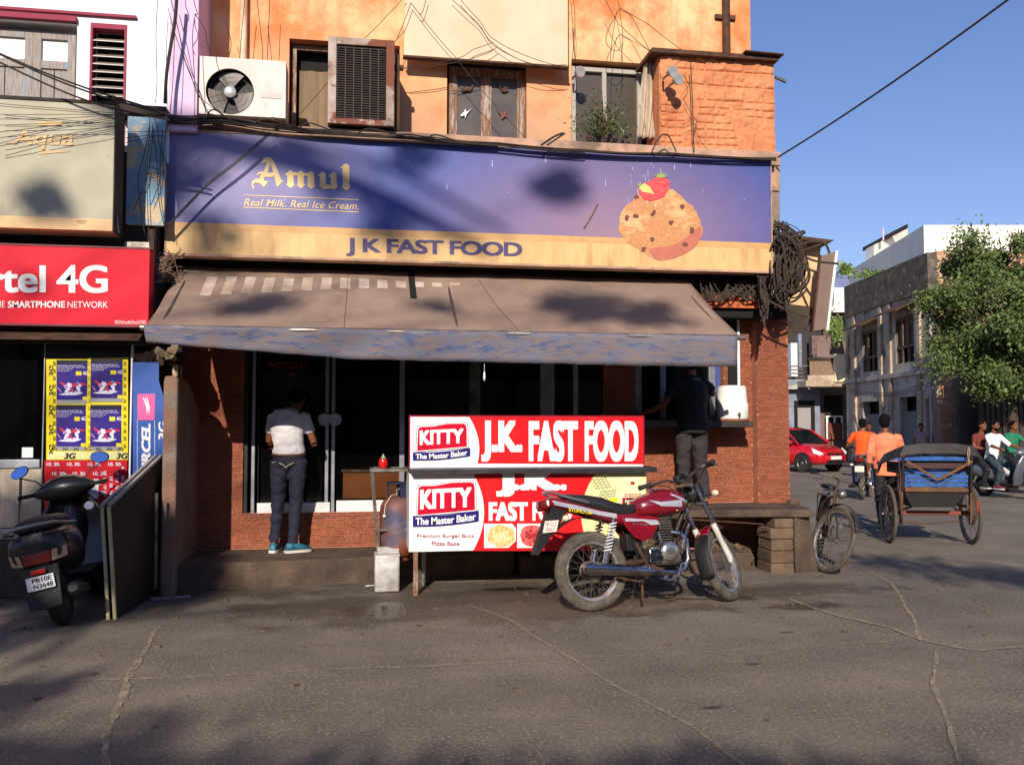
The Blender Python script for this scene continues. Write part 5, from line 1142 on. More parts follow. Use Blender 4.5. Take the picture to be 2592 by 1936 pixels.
def motorcycle(name,label,loc,rz,lean,st,paint,decal,seatm=None,plate=None,group=None,foreground=True):
    T=thing(name,label,'motorcycle',loc,group=group,rot=(-lean,0,rz) if False else None); T.rotation_euler=(Matrix.Rotation(rz,3,'Z')@Matrix.Rotation(-lean,3,'X')).to_euler()
    def O(mb,n,m,par=None,**k): return mb.obj(n,m,par or T,local=True,**k)
    rr=.318; wheel(T,(0,0,rr),(0,1,0),rr,.085,hub=.07,hubw=.06,drum=.075)
    ap=V((.93,0,.92)); ad=(V((1.19,0,.30))-ap).normalized(); Sf=steer(None,ap,-ad,st)
    fa=V((1.245,0,.305)); wheel(T,Sf(fa),(Sf(fa+V((0,1,0)))-Sf(fa)),.305,.075,hub=.06,hubw=.05)
    up_=-ad
    # fork
    for s in (-1,1):
        a=MB(); top=ap+V((.035,s*.09,0))+up_*.06; bot=fa+V((0,s*.09,0)); mid=top.lerp(bot,.52)
        a.cyl(Sf(top),Sf(mid),.0165,12); O(a,'fork_tube',chr_)
        a=MB(); a.tube([Sf(mid+(top-mid)*.03),Sf(mid),Sf(bot+V((0,0,.05))),Sf(bot)],[.022,.026,.025,.018],12); O(a,'fork_leg',flat('fork_paint',(206,198,184),.5))
    # front fender
    a=MB(); 
    def fen(t0,t1,r_,w_,n_=14): 
        f=lambda u,v:Sf(fa+V((math.cos(t0+(t1-t0)*u)*(r_+.012*math.sin(math.pi*v)),(v-.5)*w_,math.sin(t0+(t1-t0)*u)*(r_+.012*math.sin(math.pi*v)))))
        a.grid(f,n_,6)
    fen(R(70),R(135),.335,.12); o=O(a,'front_fender',paint,smooth=60); o.modifiers.new('s','SOLIDIFY').thickness=.004
    a=MB(); fen(R(135),R(200),.335,.125); o=O(a,'fender_extension',black,smooth=60); o.modifiers.new('s','SOLIDIFY').thickness=.004
    # handlebar
    hb=ap+up_*.10; a=MB(); P=[(-.08,-.36,.055),(-.03,-.3,.065),(.02,-.14,.06),(.0,-.05,.015),(.0,.05,.015),(.02,.14,.06),(-.03,.3,.065),(-.08,.36,.055)]; HP=[Sf(hb+V(p)) for p in P]; a.tube(HP,.011,8); O(a,'handlebar',chr_)
    for i,j,s in ((0,1,-1),(7,6,1)):
        g0=HP[i]; g1=HP[i].lerp(HP[j],1.0); g2=g0+(g1-g0)*1.6
        a=MB(); a.tube([g0+(g0-g1).normalized()*.012,g0,g0.lerp(g1,.5),g0+(g1-g0)*1.35,g0+(g1-g0)*1.4],[.020,.025,.021,.022,.026],10); O(a,'grip',rubber)
        a=MB(); a.tube([g1+V((.03,0,-.0)),Sf(hb+V((.035,s*.27,.06))),Sf(hb+V((.02,s*.36,.045)))],.006,6); O(a,'lever',steel)
        a=MB(); a.tube([g1.lerp(HP[3 if i==0 else 4],.15),Sf(hb+V((.08,s*.16,.02))),Sf(hb+V((.06,s*.05,-.12)))],.005,6); O(a,'control_cable',rubber)
    # headlamp, console
    hc=ap+V((.13,0,.01)); ax_=(Sf(hc+V((1,0,-.05)))-Sf(hc)); a=MB(); a.lathe([(.03,-.1),(.075,-.07),(.092,-.01),(.095,.02)],Sf(hc),ax_,22); O(a,'headlamp_shell',black); 
    a=MB(); a.lathe([(.09,.021),(.06,.035),(.002,.04)],Sf(hc),ax_,22); O(a,'headlamp_lens',flat('lens',(210,214,214),.08))
    a=MB(); a.lathe([(.035,0),(.042,.03),(.04,.05),(.002,.052)],Sf(hb+V((.05,-.045,.03))),(Sf(hb+V((-.3,0,1)))-Sf(hb)),16); a.lathe([(.035,0),(.042,.03),(.04,.05),(.002,.052)],Sf(hb+V((.05,.045,.03))),(Sf(hb+V((-.3,0,1)))-Sf(hb)),16); O(a,'gauge_cluster',black)
    a=MB(); a.ob(Sf(ap+V((.01,0,0))+up_*.07),V((.03,0,0)),V((0,.11,0)),V((0,0,.012))); a.ob(Sf(ap+V((.03,0,-.0))-up_*.1),V((.03,0,0)),V((0,.11,0)),V((0,0,.012))); O(a,'fork_clamp',steel)
    for s in (-1,1):
        a=MB(); c=Sf(ap+V((.12,s*.2,-.05))); a.sph(c,(.028,.045,.028),12,8); O(a,'indicator',flat('indicator_lens',(232,214,180) ,.25)); a=MB(); a.cyl(Sf(ap+V((.08,s*.08,-.05))),c,.008,6); O(a,'indicator_stalk',black)
    # frame
    a=MB()
    a.tube([(.93,0,.86),(.80,0,.60),(.74,0,.34),(.52,0,.27)],.02,8); a.tube([(.92,0,.90),(.6,0,.80),(.3,0,.74),(-.05,0,.80)],.02,8); a.tube([(.3,.06,.72),(.42,.06,.45),(.45,.05,.3)],.016,8); a.tube([(.3,-.06,.72),(.42,-.06,.45),(.45,-.05,.3)],.016,8)
    O(a,'frame',black)
    a=MB()
    for s in (-1,1): a.tube([(0,s*.085,.318),(.25,s*.09,.34),(.45,s*.08,.38)],[.018,.02,.02],8)
    O(a,'swingarm',rust)
    for s in (-1,1):
        top=V((.17,s*.125,.73)); bot=V((.07,s*.12,.37)); a=MB(); a.cyl(top,bot,.012,10); a.cyl(bot,bot.lerp(top,.35),.022,10); so=O(a,'shock_absorber',chr_)
        a=MB(); n_=9*14; a.tube([bot.lerp(top,.25+.65*k/n_)+V((math.cos(k*2*math.pi/14)*.031,math.sin(k*2*math.pi/14)*.031,0)) for k in range(n_)],.0055,5); a.obj('spring',whitep if s<0 else steel,so,local=True)
    # tank
    secs=[(.39,.04,.05,.80),(.41,.10,.085,.80),(.50,.135,.105,.81),(.62,.148,.125,.825),(.74,.15,.125,.835),(.82,.13,.11,.835),(.875,.09,.075,.83),(.89,.04,.03,.825)]
    rings=[]
    for x,wy,hz,zc in secs:
        rings.append([V((x,wy*math.copysign(abs(math.cos(t))**.75,math.cos(t)),zc+hz*math.copysign(abs(math.sin(t))**.85,math.sin(t))*(1 if math.sin(t)>0 else .8))) for t in [2*math.pi*k/24 for k in range(24)]])
    a=MB(); a.loft(rings); O(a,'fuel_tank',paint,smooth=60,fix=True).modifiers.new('ss','SUBSURF').render_levels=1
    for s in (-1,1):
        a=MB()
        def tp(x,z): # project onto tank flank
            i=max(0,min(len(secs)-2,sum(1 for q_ in secs if q_[0]<=x)-1)); A,B=secs[i],secs[i+1]; f=(x-A[0])/(B[0]-A[0]); wy=A[1]+(B[1]-A[1])*f; hz=A[2]+(B[2]-A[2])*f; zc=A[3]+(B[3]-A[3])*f
            sn=max(-.98,min(.98,(z-zc)/(hz*(1 if z>zc else .8)))); sn=math.copysign(abs(sn)**(1/.85),sn); y=wy*(1-sn*sn)**.375
            return V((x,s*(y+.004),z))
        def band(x0,x1,zt0,zt1,zb0,zb1,n_=10): a.grid(lambda u,v: tp(x0+(x1-x0)*u,(zb0+(zb1-zb0)*u)*(1-v)+(zt0+(zt1-zt0)*u)*v),n_,4)
        band(.50,.60,.865,.845,.862,.812); band(.60,.80,.845,.86,.812,.80); band(.70,.86,.915,.855,.90,.83)
        O(a,'tank_decal',decal,smooth=60)
    a=MB(); a.lathe([(.03,0),(.03,.012),(.002,.016)],(.60,0,.948),(0,0,1),16); a.tube([(.55,-.05,.945),(.66,-.05,.95),(.72,0,.945)],.008,6); O(a,'filler_cap',chr_)
    # seat
    a=MB(); secs2=[(-.24,.06,.905,.03),(-.21,.10,.89,.05),(-.05,.125,.868,.062),(.10,.13,.838,.068),(.22,.125,.795,.066),(.34,.10,.78,.058),(.41,.07,.80,.045),(.42,.04,.80,.03)]
    a.loft([[V((x,wy*math.copysign(abs(math.cos(t))**.6,math.cos(t)),z+h*math.sin(t))) for t in [2*math.pi*k/20 for k in range(20)]] for x,wy,z,h in secs2]); O(a,'seat',seatm or mat('seat_vinyl',L(44,40,40),.55,col2=L(30,28,28),scale=10,bump=.15,bscale=90) if 'seat_vinyl' not in MATS else MATS['seat_vinyl'],smooth=60,fix=True)
    # tail cowl and side panels
    a=MB(); sec3=[(-.37,.05,.875,.03),(-.33,.085,.875,.045),(-.15,.11,.835,.05),(.05,.12,.775,.05),(.2,.115,.74,.06),(.38,.11,.71,.07),(.46,.08,.70,.05)]
    a.loft([[V((x,wy*math.copysign(abs(math.cos(t))**.6,math.cos(t)),z+h*math.sin(t))) for t in [2*math.pi*k/20 for k in range(20)]] for x,wy,z,h in sec3]); O(a,'tail_cowl',paint,smooth=60,fix=True)
    for s in (-1,1):
        a=MB(); a.prism([(.24,s*.105,.73),(.50,s*.105,.74),(.60,s*.10,.72),(.56,s*.105,.63),(.50,s*.11,.555),(.42,s*.11,.535),(.34,s*.11,.57),(.27,s*.11,.66)],(0,s*.02,0)); O(a,'side_panel',paint,smooth=30,fix=True,bevel=.008)
        a=MB(); sc=[(-.33,.868,.02,.089),(-.15,.825,.022,.114),(.05,.772,.022,.124),(.2,.745,.022,.12)]
        for q0,q1 in zip(sc,sc[1:]): a.grid(lambda u,v: V((q0[0]+(q1[0]-q0[0])*u,s*(q0[3]+(q1[3]-q0[3])*u+.003),(q0[1]+(q1[1]-q0[1])*u)+(q0[2]+(q1[2]-q0[2])*u)*(v-.5)*1.6)),4,2)
        a.prism([(.27,s*.128,.725),(.56,s*.128,.70),(.585,s*.128,.665),(.50,s*.128,.662),(.44,s*.128,.695),(.27,s*.128,.70)],(0,s*.002,0)); O(a,'silver_stripe',decal,smooth=50,fix=True)
    if foreground:
        tl_=MB(); text_mb(tl_,'STUPID...ali',quadfn((-.22,-.124,.795),(-.02,-.128,.765),(-.02,-.128,.79),(-.22,-.124,.822)),bold=.03); O(tl_,'sticker_lettering',yel,smooth=0)
        tl_=MB(); text_mb(tl_,'CT100',quadfn((.33,-.1315,.672),(.47,-.1315,.655),(.47,-.1315,.672),(.33,-.1315,.69)),bold=.02); O(tl_,'model_lettering',flat('grey_print',(90,90,96)),smooth=0)
    # tail lamp, grab rail, rear fender, plate
    a=MB(); a.loft([[(x,y*w_,z+.05*s2) for y,s2 in ((-1,.6),(1,.6),(1.1,-.5),(.6,-1.1),(-.6,-1.1),(-1.1,-.5))] for x,w_,z in ((-.36,.085,.865),(-.41,.07,.862),(-.43,.045,.858))]); O(a,'tail_lamp',flat('tail_lens',(120,22,20),.15),smooth=50,fix=True,bevel=.006)
    a=MB(); a.tube([(-.05,-.13,.86),(-.2,-.125,.90),(-.33,-.10,.945),(-.365,-.04,.955),(-.365,.04,.955),(-.33,.10,.945),(-.2,.125,.90),(-.05,.13,.86)],(.016),8,flat=.7); O(a,'grab_rail',alu)
    a=MB(); f=lambda u,v: V((math.cos(R(80)+R(62)*u)*(.37+.01*math.sin(math.pi*v))-(.03*u),(v-.5)*.15,.33+math.sin(R(80)+R(62)*u)*(.40+.02*u)+.04*u)); a.grid(f,14,6); o=O(a,'rear_fender',black,smooth=60); o.modifiers.new('s','SOLIDIFY').thickness=.004
    a=MB(); a.hexa([(-.50,-.05,.47),(-.47,-.05,.46),(-.47,.05,.46),(-.50,.05,.47),(-.34,-.06,.84),(-.20,-.06,.80),(-.20,.06,.80),(-.34,.06,.84)]); O(a,'mud_flap',black,smooth=0,fix=True)
    pl=[V((-.455,.09,.60)),V((-.455,-.09,.60)),V((-.41,-.09,.72)),V((-.41,.09,.72))]
    if foreground: pl=[V((-.425,-.055,.635)),V((-.325,-.10,.64)),V((-.30,-.10,.73)),V((-.40,-.055,.728))]
    a=MB(); a.prism(pl,(-.003,.0015,0) if not foreground else (.002,.004,0)); po=O(a,'number_plate',flat('plate_cream',(222,196,176),.6),smooth=0,fix=True)
    if foreground:
        n_=(pl[1]-pl[0]).cross(pl[3]-pl[0]).normalized()*.003
        if n_.y>0: n_=-n_
        a=MB(); f=quadfn(pl[0]+n_,pl[1]+n_,pl[2]+n_,pl[3]+n_)
        text_mb(a,'PB 02 E',lambda x,y:f(.08+.84*x,.55+.34*y),bold=.02); text_mb(a,'4667',lambda x,y:f(.15+.7*x,.1+.36*y),bold=.02); a.obj('plate_lettering',blk,po,local=True,smooth=0)
    for s in (-1,1):
        a=MB(); a.sph((-.27,s*.17,.74),(.026,.04,.026),10,8); O(a,'indicator',MATS['indicator_lens'])
    # engine
    a=MB(); a.box(.50,.80,-.085,.085,.33,.50); O(a,'crankcase',steel,bevel=.03,smooth=40)
    a=MB(); a.lathe([(.082,0),(.08,.02),(.066,.035),(.03,.04),(.002,.04)],(.67,-.088,.445),(0,-1,0),28); O(a,'clutch_cover',mat('polished_cover',L(226,222,214),.22,.9,col2=L(190,184,172),scale=12) if 'polished_cover' not in MATS else MATS['polished_cover'],smooth=50)
    a=MB(); a.lathe([(.06,0),(.055,.02),(.002,.025)],(.555,-.088,.40),(0,-1,0),20); a.box(.48,.6,-.11,-.086,.36,.47); O(a,'gear_cover',chr_,bevel=.01)
    for k in range(8):
        a=MB(); w_=.068 if k<6 else .058; c=V((.655+k*.004,0,.515+k*.021)); a.box(c.x-w_,c.x+w_,-w_,w_,c.z,c.z+.006); O(a,'cooling_fin',steel,bevel=.002,smooth=0)
    a=MB(); a.box(.62,.74,-.045,.045,.5,.72); a.box(.63,.75,-.05,.05,.70,.745); O(a,'cylinder',flat('engine_dark',(80,72,64),.6,metal=.5),bevel=.006)
    a=MB(); a.box(.46,.58,-.05,.03,.56,.68); a.tube([(.62,-.0,.66),(.52,-.02,.64),(.44,0,.62)],.025,10); O(a,'carburettor',steel,bevel=.01)
    a=MB(); a.tube([(.72,-.06,.60),(.79,-.09,.585),(.835,-.10,.53),(.84,-.10,.38),(.80,-.105,.30),(.72,-.11,.27),(.52,-.12,.285)],.0185,12); O(a,'exhaust_pipe',chr_)
    a=MB(); a.tube([(.54,-.125,.285),(.46,-.14,.29),(.44,-.14,.295),(-.10,-.15,.345),(-.125,-.15,.348),(-.13,-.15,.35)],[.02,.03,.043,.048,.047,.025],20); O(a,'muffler',mat('muffler_chrome',L(190,190,198),.2,1,col2=L(130,116,106),scale=3) if 'muffler_chrome' not in MATS else MATS['muffler_chrome'])
    a=MB(); a.tube([(.83,-.04,.78),(.84,-.16,.74),(.78,-.20,.62),(.74,-.18,.50),(.76,-.08,.38)],.012,8) if False else a.tube([(.9,-.03,.72),(.86,-.12,.66),(.80,-.13,.52),(.79,-.08,.42)],.013,8); O(a,'crash_guard',chr_)
    a=MB(); a.tube([(.52,-.10,.30),(.54,-.2,.27)],.012,8); a.box(.50,.58,-.26,-.17,.26,.285); O(a,'footrest',rubber)
    a=MB(); a.tube([(.56,-.12,.47),(.57,-.15,.52),(.55,-.15,.60)],.008,6); O(a,'kick_lever',chr_)
    a=MB(); a.tube([(.54,-.14,.24),(.62,-.16,.215),(.70,-.17,.25),(.73,-.17,.33),(.76,-.17,.35)],.009,6); O(a,'brake_pedal',chr_)
    a=MB(); a.tube([(0,-.11,.32),(.25,-.12,.24),(.40,-.12,.21)],.008,6); a.cyl((.42,-.1,.3),(.42,.1,.3),.014,8); O(a,'brake_rod',rust)
    a=MB(); a.tube([(.46,.10,.28),(.46,.20,.12),(.46,.245,.0)],.011,6); a.box(.44,.49,.22,.27,0,.012); O(a,'side_stand',steel)
    a=MB(); a.tube([(.42,-.06,.28),(.40,-.09,.12),(.39,-.10,.06)],.010,6); O(a,'centre_stand',rust)
    a=MB(); a.tube([(.70,-.04,.69),(.74,-.09,.74),(.70,-.06,.80)],.005,6); a.tube([Sf(V((1.0,-.1,.98))),(.86,-.13,.74),(.80,-.12,.62),(.74,-.11,.50)],.005,6); a.tube([Sf(V((1.02,-.10,.86))),Sf(V((1.12,-.12,.6))),Sf(fa+V((-.02,-.1,.05)))],.005,6); a.tube([(.5,-.09,.6),(.56,-.1,.52),(.6,-.1,.5)],.006,6); O(a,'control_cable',rubber)
    a=MB(); a.box(.30,.44,-.07,.07,.46,.60); a.cyl((.40,-.10,.50),(.44,-.10,.44),.018,8); O(a,'battery_box',black,bevel=.01)
    a=MB(); a.box(.78,.82,-.05,.05,.52,.60); a.beam((.45,-.09,.34),(.60,-.1,.29),.02,.03); a.beam((.36,-.11,.52),(.46,-.10,.33),.015,.025); O(a,'engine_bracket',rust)
    a=MB(); a.tube([(.02,.10,.37),(.45,.10,.42),(.5,.1,.34),(.05,.1,.27)],.012,6,closed=True); O(a,'chain_case',black)
    return T
crim=mat('crimson_paint',L(134,10,28),.25,col2=L(116,8,24),scale=3,coat=.8,col3=L(112,30,36),scale3=4,thr3=.6)
silv=mat('silver_decal',L(206,206,214),.3,.3,col2=L(176,176,188),scale=5)
pz=onZ(1503,1547,0)
MC=motorcycle('motorcycle','dusty crimson motorcycle with silver flashes parked on its side stand','%s'%'' and None or pz,R(10),R(8),R(36),crim,silv); MC.scale=(1.045,)*3
# ---------------- scooters ----------------
def scooter(label,loc,rz,lean,body,st=0,plate=None,mirr=True,group=None,trim=None):
    T=thing('scooter',label,'scooter',loc,group=group); T.rotation_euler=(Matrix.Rotation(rz,3,'Z')@Matrix.Rotation(-lean,3,'X')).to_euler(); trim=trim or black
    def O(mb,n,m,par=None,**k): return mb.obj(n,m,par or T,local=True,**k)
    wheel(T,(0,0,.235),(0,1,0),.235,.10,m_t=rubber,spokes=0,hub=.11,hubw=.04,m_r=steel)
    ap=V((.98,0,.9)); ad=(V((1.20,0,.25))-ap).normalized(); Sf=steer(None,ap,-ad,st); fa=V((1.235,0,.225))
    wheel(T,Sf(fa),Sf(fa+V((0,1,0)))-Sf(fa),.225,.08,m_t=rubber,spokes=0,hub=.09,hubw=.035,m_r=steel)
    # rear body
    S=[(-.36,.06,.62,.06),(-.34,.15,.62,.12),(-.25,.19,.62,.135),(-.05,.215,.59,.17),(.15,.205,.56,.19),(.32,.17,.53,.18),(.44,.12,.48,.14),(.48,.08,.46,.1)]
    a=MB(); a.loft([[V((x,wy*math.copysign(abs(math.cos(t))**.7,math.cos(t)),z+h*math.copysign(abs(math.sin(t))**.8,math.sin(t)))) for t in [2*math.pi*k/24 for k in range(24)]] for x,wy,z,h in S]); O(a,'rear_body',body,smooth=60,fix=True)
    a=MB(); S2=[(-.30,.07,.78,.03),(-.27,.125,.785,.05),(-.1,.15,.79,.055),(.12,.15,.775,.055),(.3,.125,.765,.05),(.42,.09,.755,.04),(.45,.05,.75,.02)]
    a.loft([[V((x,wy*math.copysign(abs(math.cos(t))**.6,math.cos(t)),z+h*math.sin(t))) for t in [2*math.pi*k/20 for k in range(20)]] for x,wy,z,h in S2]); O(a,'seat',MATS['seat_vinyl'],smooth=60,fix=True)
    a=MB(); a.tube([(.0,-.2,.74),(-.2,-.2,.76),(-.36,-.15,.79),(-.42,-.06,.80),(-.42,.06,.80),(-.36,.15,.79),(-.2,.2,.76),(.0,.2,.74)],.017,8,flat=.7); O(a,'grab_rail',mat('grey_rail',L(176,166,156),.4,.5) if 'grey_rail' not in MATS else MATS['grey_rail'])
    red_=flat('tail_lens',(120,22,20),.15)
    a=MB(); a.loft([[V((x,y,z)) for y,z in ((-w_,.60),(w_,.60),(w_*.86,.52),(-w_*.86,.52))] for x,w_ in ((-.345,.105),(-.372,.095))]); O(a,'tail_lamp',red_,smooth=0,fix=True,bevel=.006)
    for s in (-1,1):
        a=MB(); a.prism([(-.372,s*.10,.60),(-.30,s*.18,.61),(-.30,s*.172,.53),(-.372,s*.088,.52)],(.02,0,0)); O(a,'rear_indicator',flat('clear_lens',(196,160,130),.2),smooth=0,fix=True,bevel=.004)
    a=MB(); a.hexa([(-.40,-.1,.2),(-.39,-.1,.2),(-.39,.1,.2),(-.40,.1,.2),(-.36,-.12,.5),(-.3,-.12,.5),(-.3,.12,.5),(-.36,.12,.5)]); O(a,'rear_fender',trim,smooth=0,fix=True,bevel=.01)
    a=MB(); a.box(-.405,-.385,-.045,.045,.455,.485); O(a,'reflector',flat('red_reflector',(200,30,20),.2),smooth=0,bevel=.003)
    pl=[V((-.408,.085,.345)),V((-.408,-.085,.345)),V((-.398,-.085,.44)),V((-.398,.085,.44))]
    a=MB(); a.prism(pl,(.004,0,0)); po=O(a,'number_plate',whitep,smooth=0,fix=True)
    if plate:
        f=quadfn(*[p+V((-.003,0,0)) for p in pl]); a=MB(); text_mb(a,plate[0],lambda x,y:f(.22+.7*x,.56+.33*y),bold=.02); text_mb(a,plate[1],lambda x,y:f(.24+.7*x,.1+.35*y),bold=.02); a.obj('plate_lettering',blk,po,local=True,smooth=0)
    # engine / exhaust
    a=MB(); a.box(-.05,.3,.06,.16,.17,.34); a.lathe([(.1,0),(.1,.05),(.04,.07)],(0,.06,.235),(0,1,0),18); O(a,'engine_case',steel,bevel=.03)
    a=MB(); a.tube([(.28,-.1,.2),(.1,-.14,.2),(.08,-.15,.22),(-.28,-.16,.28),(-.3,-.16,.29)],[.015,.02,.048,.05,.03],14); O(a,'muffler',black)
    # floor and leg shield
    a=MB(); a.box(.38,.86,-.16,.16,.27,.32); O(a,'floorboard',trim,bevel=.015)
    a=MB()
    def ls(u,v):
        z=.28+.66*u; x=.80+.17*u+.03*math.sin(u*3); w_=(.17+.09*math.sin(min(1,u*1.15)*math.pi))*(1 if u<.8 else 1-(u-.8)*1.6); return V((x+.07*(1-(2*v-1)**2)+.02,w_*(2*v-1),z))
    a.grid(ls,14,12); o=O(a,'leg_shield',body,smooth=60); s_=o.modifiers.new('s','SOLIDIFY'); s_.thickness=.03; s_.offset=-1
    a=MB(); S3=[(.93,.05,.62,.22),(1.0,.10,.64,.24),(1.08,.10,.60,.18),(1.14,.05,.56,.1)]
    a.loft([[V((x,wy*math.cos(t),z+h*math.sin(t))) for t in [2*math.pi*k/18 for k in range(18)]] for x,wy,z,h in S3]); O(a,'front_cowl',body,smooth=60,fix=True)
    a=MB(); f=lambda u,v: Sf(fa+V((math.cos(R(20)+R(140)*u)*(.26+.015*math.sin(math.pi*v)),(v-.5)*.15,math.sin(R(20)+R(140)*u)*(.26+.02*math.sin(math.pi*v))+.01))); a.grid(f,16,6); o=O(a,'front_fender',trim,smooth=60); o.modifiers.new('s','SOLIDIFY').thickness=.005
    for s in (-1,1): a=MB(); a.cyl(Sf(fa+V((0,s*.07,0))),Sf(V((1.13,s*.06,.5))),.016,8); O(a,'fork_leg',steel)
    # handlebar cowl, grips, mirrors
    a=MB(); hb=V((.93,0,.99)); S4=[(-.22,.035,.03),(-.17,.07,.06),(-.09,.12,.10),(.0,.14,.115),(.09,.12,.10),(.17,.07,.06),(.22,.035,.03)]
    a.loft([[Sf(hb+V((.045*(1-abs(y)*3)+rx*math.cos(t),y,rz_*math.sin(t)-abs(y)*.05))) for t in [2*math.pi*k/18 for k in range(18)]] for y,rx,rz_ in S4]); O(a,'handlebar_cowl',body,smooth=60,fix=True)
    a=MB(); a.lathe([(.07,0),(.06,.025),(.002,.035)],Sf(hb+V((.13,0,.0))),Sf(hb+V((1,0,0)))-Sf(hb),20); O(a,'headlamp_lens',flat('lens',(210,214,214),.08))
    for s in (-1,1):
        a=MB(); a.tube([Sf(hb+V((-.01,s*.19,-.01))),Sf(hb+V((-.05,s*.33,-.01)))],.018,10); O(a,'grip',rubber)
        a=MB(); a.tube([Sf(hb+V((.03,s*.2,-.0))),Sf(hb+V((.0,s*.32,-.015)))],.006,6); O(a,'lever',steel)
        if mirr:
            a=MB(); mp_=hb+V((.02,s*.30,.20)); a.tube([Sf(hb+V((.0,s*.14,.03))),Sf(hb+V((.03,s*.2,.10))),Sf(mp_+V((0,0,-.05)))],.006,6); mo=O(a,'mirror_stalk',black)
            a=MB(); M_=Matrix.Rotation(R(-20)*s,3,'X'); M_=M_@Matrix.Rotation(R(24),3,'Y'); a.sph(Sf(mp_),(.012,.072,.052),18,10,M=M_); O(a,'mirror_shell',black)
            a=MB(); pts=[Sf(mp_+V((-.0135,0,0))+M_@V((0,.066*math.cos(t),.046*math.sin(t)))) for t in [2*math.pi*k/20 for k in range(20)]]; a.prism(pts,(-.001,0,0)); O(a,'mirror_glass',mat('mirror_glass',L(150,180,230),.05,1,amt=0) if 'mirror_glass' not in MATS else MATS['mirror_glass'],smooth=0,fix=True)  # blue of the reflected sky is put into the glass colour
    return T
gb2=mat('black_gloss_body',L(38,33,33),.35,col2=L(30,27,27),scale=3,coat=.15,col3=L(70,58,50),scale3=3,thr3=.6)
SCT=scooter('black scooter with mirrors coloured as if reflecting blue sky parked nose to the phone shop',onZ(166,1580,0),R(95),R(13),gb2,st=R(-4),plate=('PB10E','N3648'),trim=black); SCT.scale=(1.05,1.12,1.04)
a=MB(); a.lathe([(.035,0),(.035,.003)],(.86,-.16,.80),(-1,-.1,.25),20); a.obj('round_sticker',whitep,SCT,local=True)
a=MB(); 
# ---------------- bicycle ----------------
def bicycle(label,loc,rz,lean,st,rust_=rust):
    T=thing('bicycle',label,'bicycle',loc); T.rotation_euler=(Matrix.Rotation(rz,3,'Z')@Matrix.Rotation(-lean,3,'X')).to_euler()
    def O(mb,n,m,par=None,**k): return mb.obj(n,m,par or T,local=True,**k)
    r_=.355; fr_=mat('bike_enamel',L(44,36,32),.5,col2=L(88,62,46),scale=8) if 'bike_enamel' not in MATS else MATS['bike_enamel']
    wheel(T,(0,0,r_),(0,1,0),r_,.045,spokes=36,hub=.03,hubw=.04)
    ap=V((.93,0,.78)); ad=(V((1.1,0,.36))-ap).normalized(); Sf=steer(None,ap,-ad,st); fa=V((1.13,0,r_)); wheel(T,Sf(fa),Sf(fa+V((0,1,0)))-Sf(fa),r_,.045,spokes=36,hub=.02,hubw=.04)
    a=MB(); bb=(.46,0,.29); st_=(.33,0,.80); a.tube([st_,bb],.014,8); a.tube([(.36,0,.74),(.90,0,.80)],.014,8); a.tube([bb,(.95,0,.68)],.015,8); a.tube([(.9,0,.86),(.97,0,.62)],.018,8)
    for s in (-1,1): a.tube([(.36,s*.02,.74),(0,s*.05,r_)],.008,6); a.tube([(.46,s*.03,.29),(0,s*.05,r_)],.009,6)
    O(a,'frame',fr_)
    for s in (-1,1): a=MB(); a.tube([Sf(V((.98,s*.03,.62))),Sf(V((1.02,s*.055,.55))),Sf(fa+V((0,s*.055,0)))],.011,8); O(a,'fork_blade',fr_)
    a=MB(); hb=V((.90,0,.98)); a.tube([Sf(V((.91,0,.86))),Sf(hb)],.012,8); a.tube([Sf(hb+V(p)) for p in ((-.16,-.26,-.02),(-.02,-.24,.0),(.04,-.12,.01),(0,0,0),(.04,.12,.01),(-.02,.24,.0),(-.16,.26,-.02))],.011,8); O(a,'handlebar',fr_)
    for s in (-1,1):
        a=MB(); a.tube([Sf(hb+V((-.16,s*.26,-.02))),Sf(hb+V((-.06,s*.25,-.005)))],.016,8); O(a,'grip',rubber)
        a=MB(); a.tube([Sf(hb+V((0,s*.2,-.01))),Sf(hb+V((-.02,s*.2,-.06))),Sf(hb+V((-.14,s*.22,-.07)))],.005,5); O(a,'brake_lever',steel)
    a=MB(); a.loft([[V((x,wy*math.cos(t),.86+.03*math.sin(t))) for t in [2*math.pi*k/14 for k in range(14)]] for x,wy in ((.16,.03),(.18,.09),(.26,.1),(.36,.05),(.46,.02))]); O(a,'saddle',black,smooth=60,fix=True)
    for c,Sg,t0,t1 in ((V((0,0,r_)),lambda p:V(p),R(20),R(175)),(fa,Sf,R(25),R(160))):
        a=MB(); a.grid(lambda u,v: Sg(c+V((math.cos(t0+(t1-t0)*u)*(r_+.03+.006*math.sin(math.pi*v)),(v-.5)*.06,math.sin(t0+(t1-t0)*u)*(r_+.03+.006*math.sin(math.pi*v))))),20,4); o=O(a,'mudguard',fr_,smooth=60); o.modifiers.new('s','SOLIDIFY').thickness=.002
    a=MB(); a.lathe([(.09,-.004),(.09,.004)],(.46,-.05,.29),(0,1,0),24); a.cyl((.46,-.05,.29),(.40,-.07,.13),.009,6); a.cyl((.46,.05,.29),(.52,.07,.45),.009,6); a.box(.36,.44,-.16,-.07,.115,.14); a.box(.48,.56,.07,.16,.44,.465); O(a,'crank_set',steel)
    a=MB(); a.box(-.28,.14,-.07,.07,.73,.745); a.tube([(-.26,.06,.73),(0,.06,.36)],.006,5); a.tube([(-.26,-.06,.73),(0,-.06,.36)],.006,5); O(a,'carrier',fr_)
    a=MB(); c=Sf(V((1.02,0,.80))); a.ob(c,(.06,0,0),(0,.1,0),(0,0,.06)) if False else a.sph(Sf(V((1.03,0,.84))),(.05,.05,.05),12,8); O(a,'lamp',steel)
    return T
fwc=onZ(2090,1449,0)
hd=R(-113)   # heading of the bicycle: toward the camera
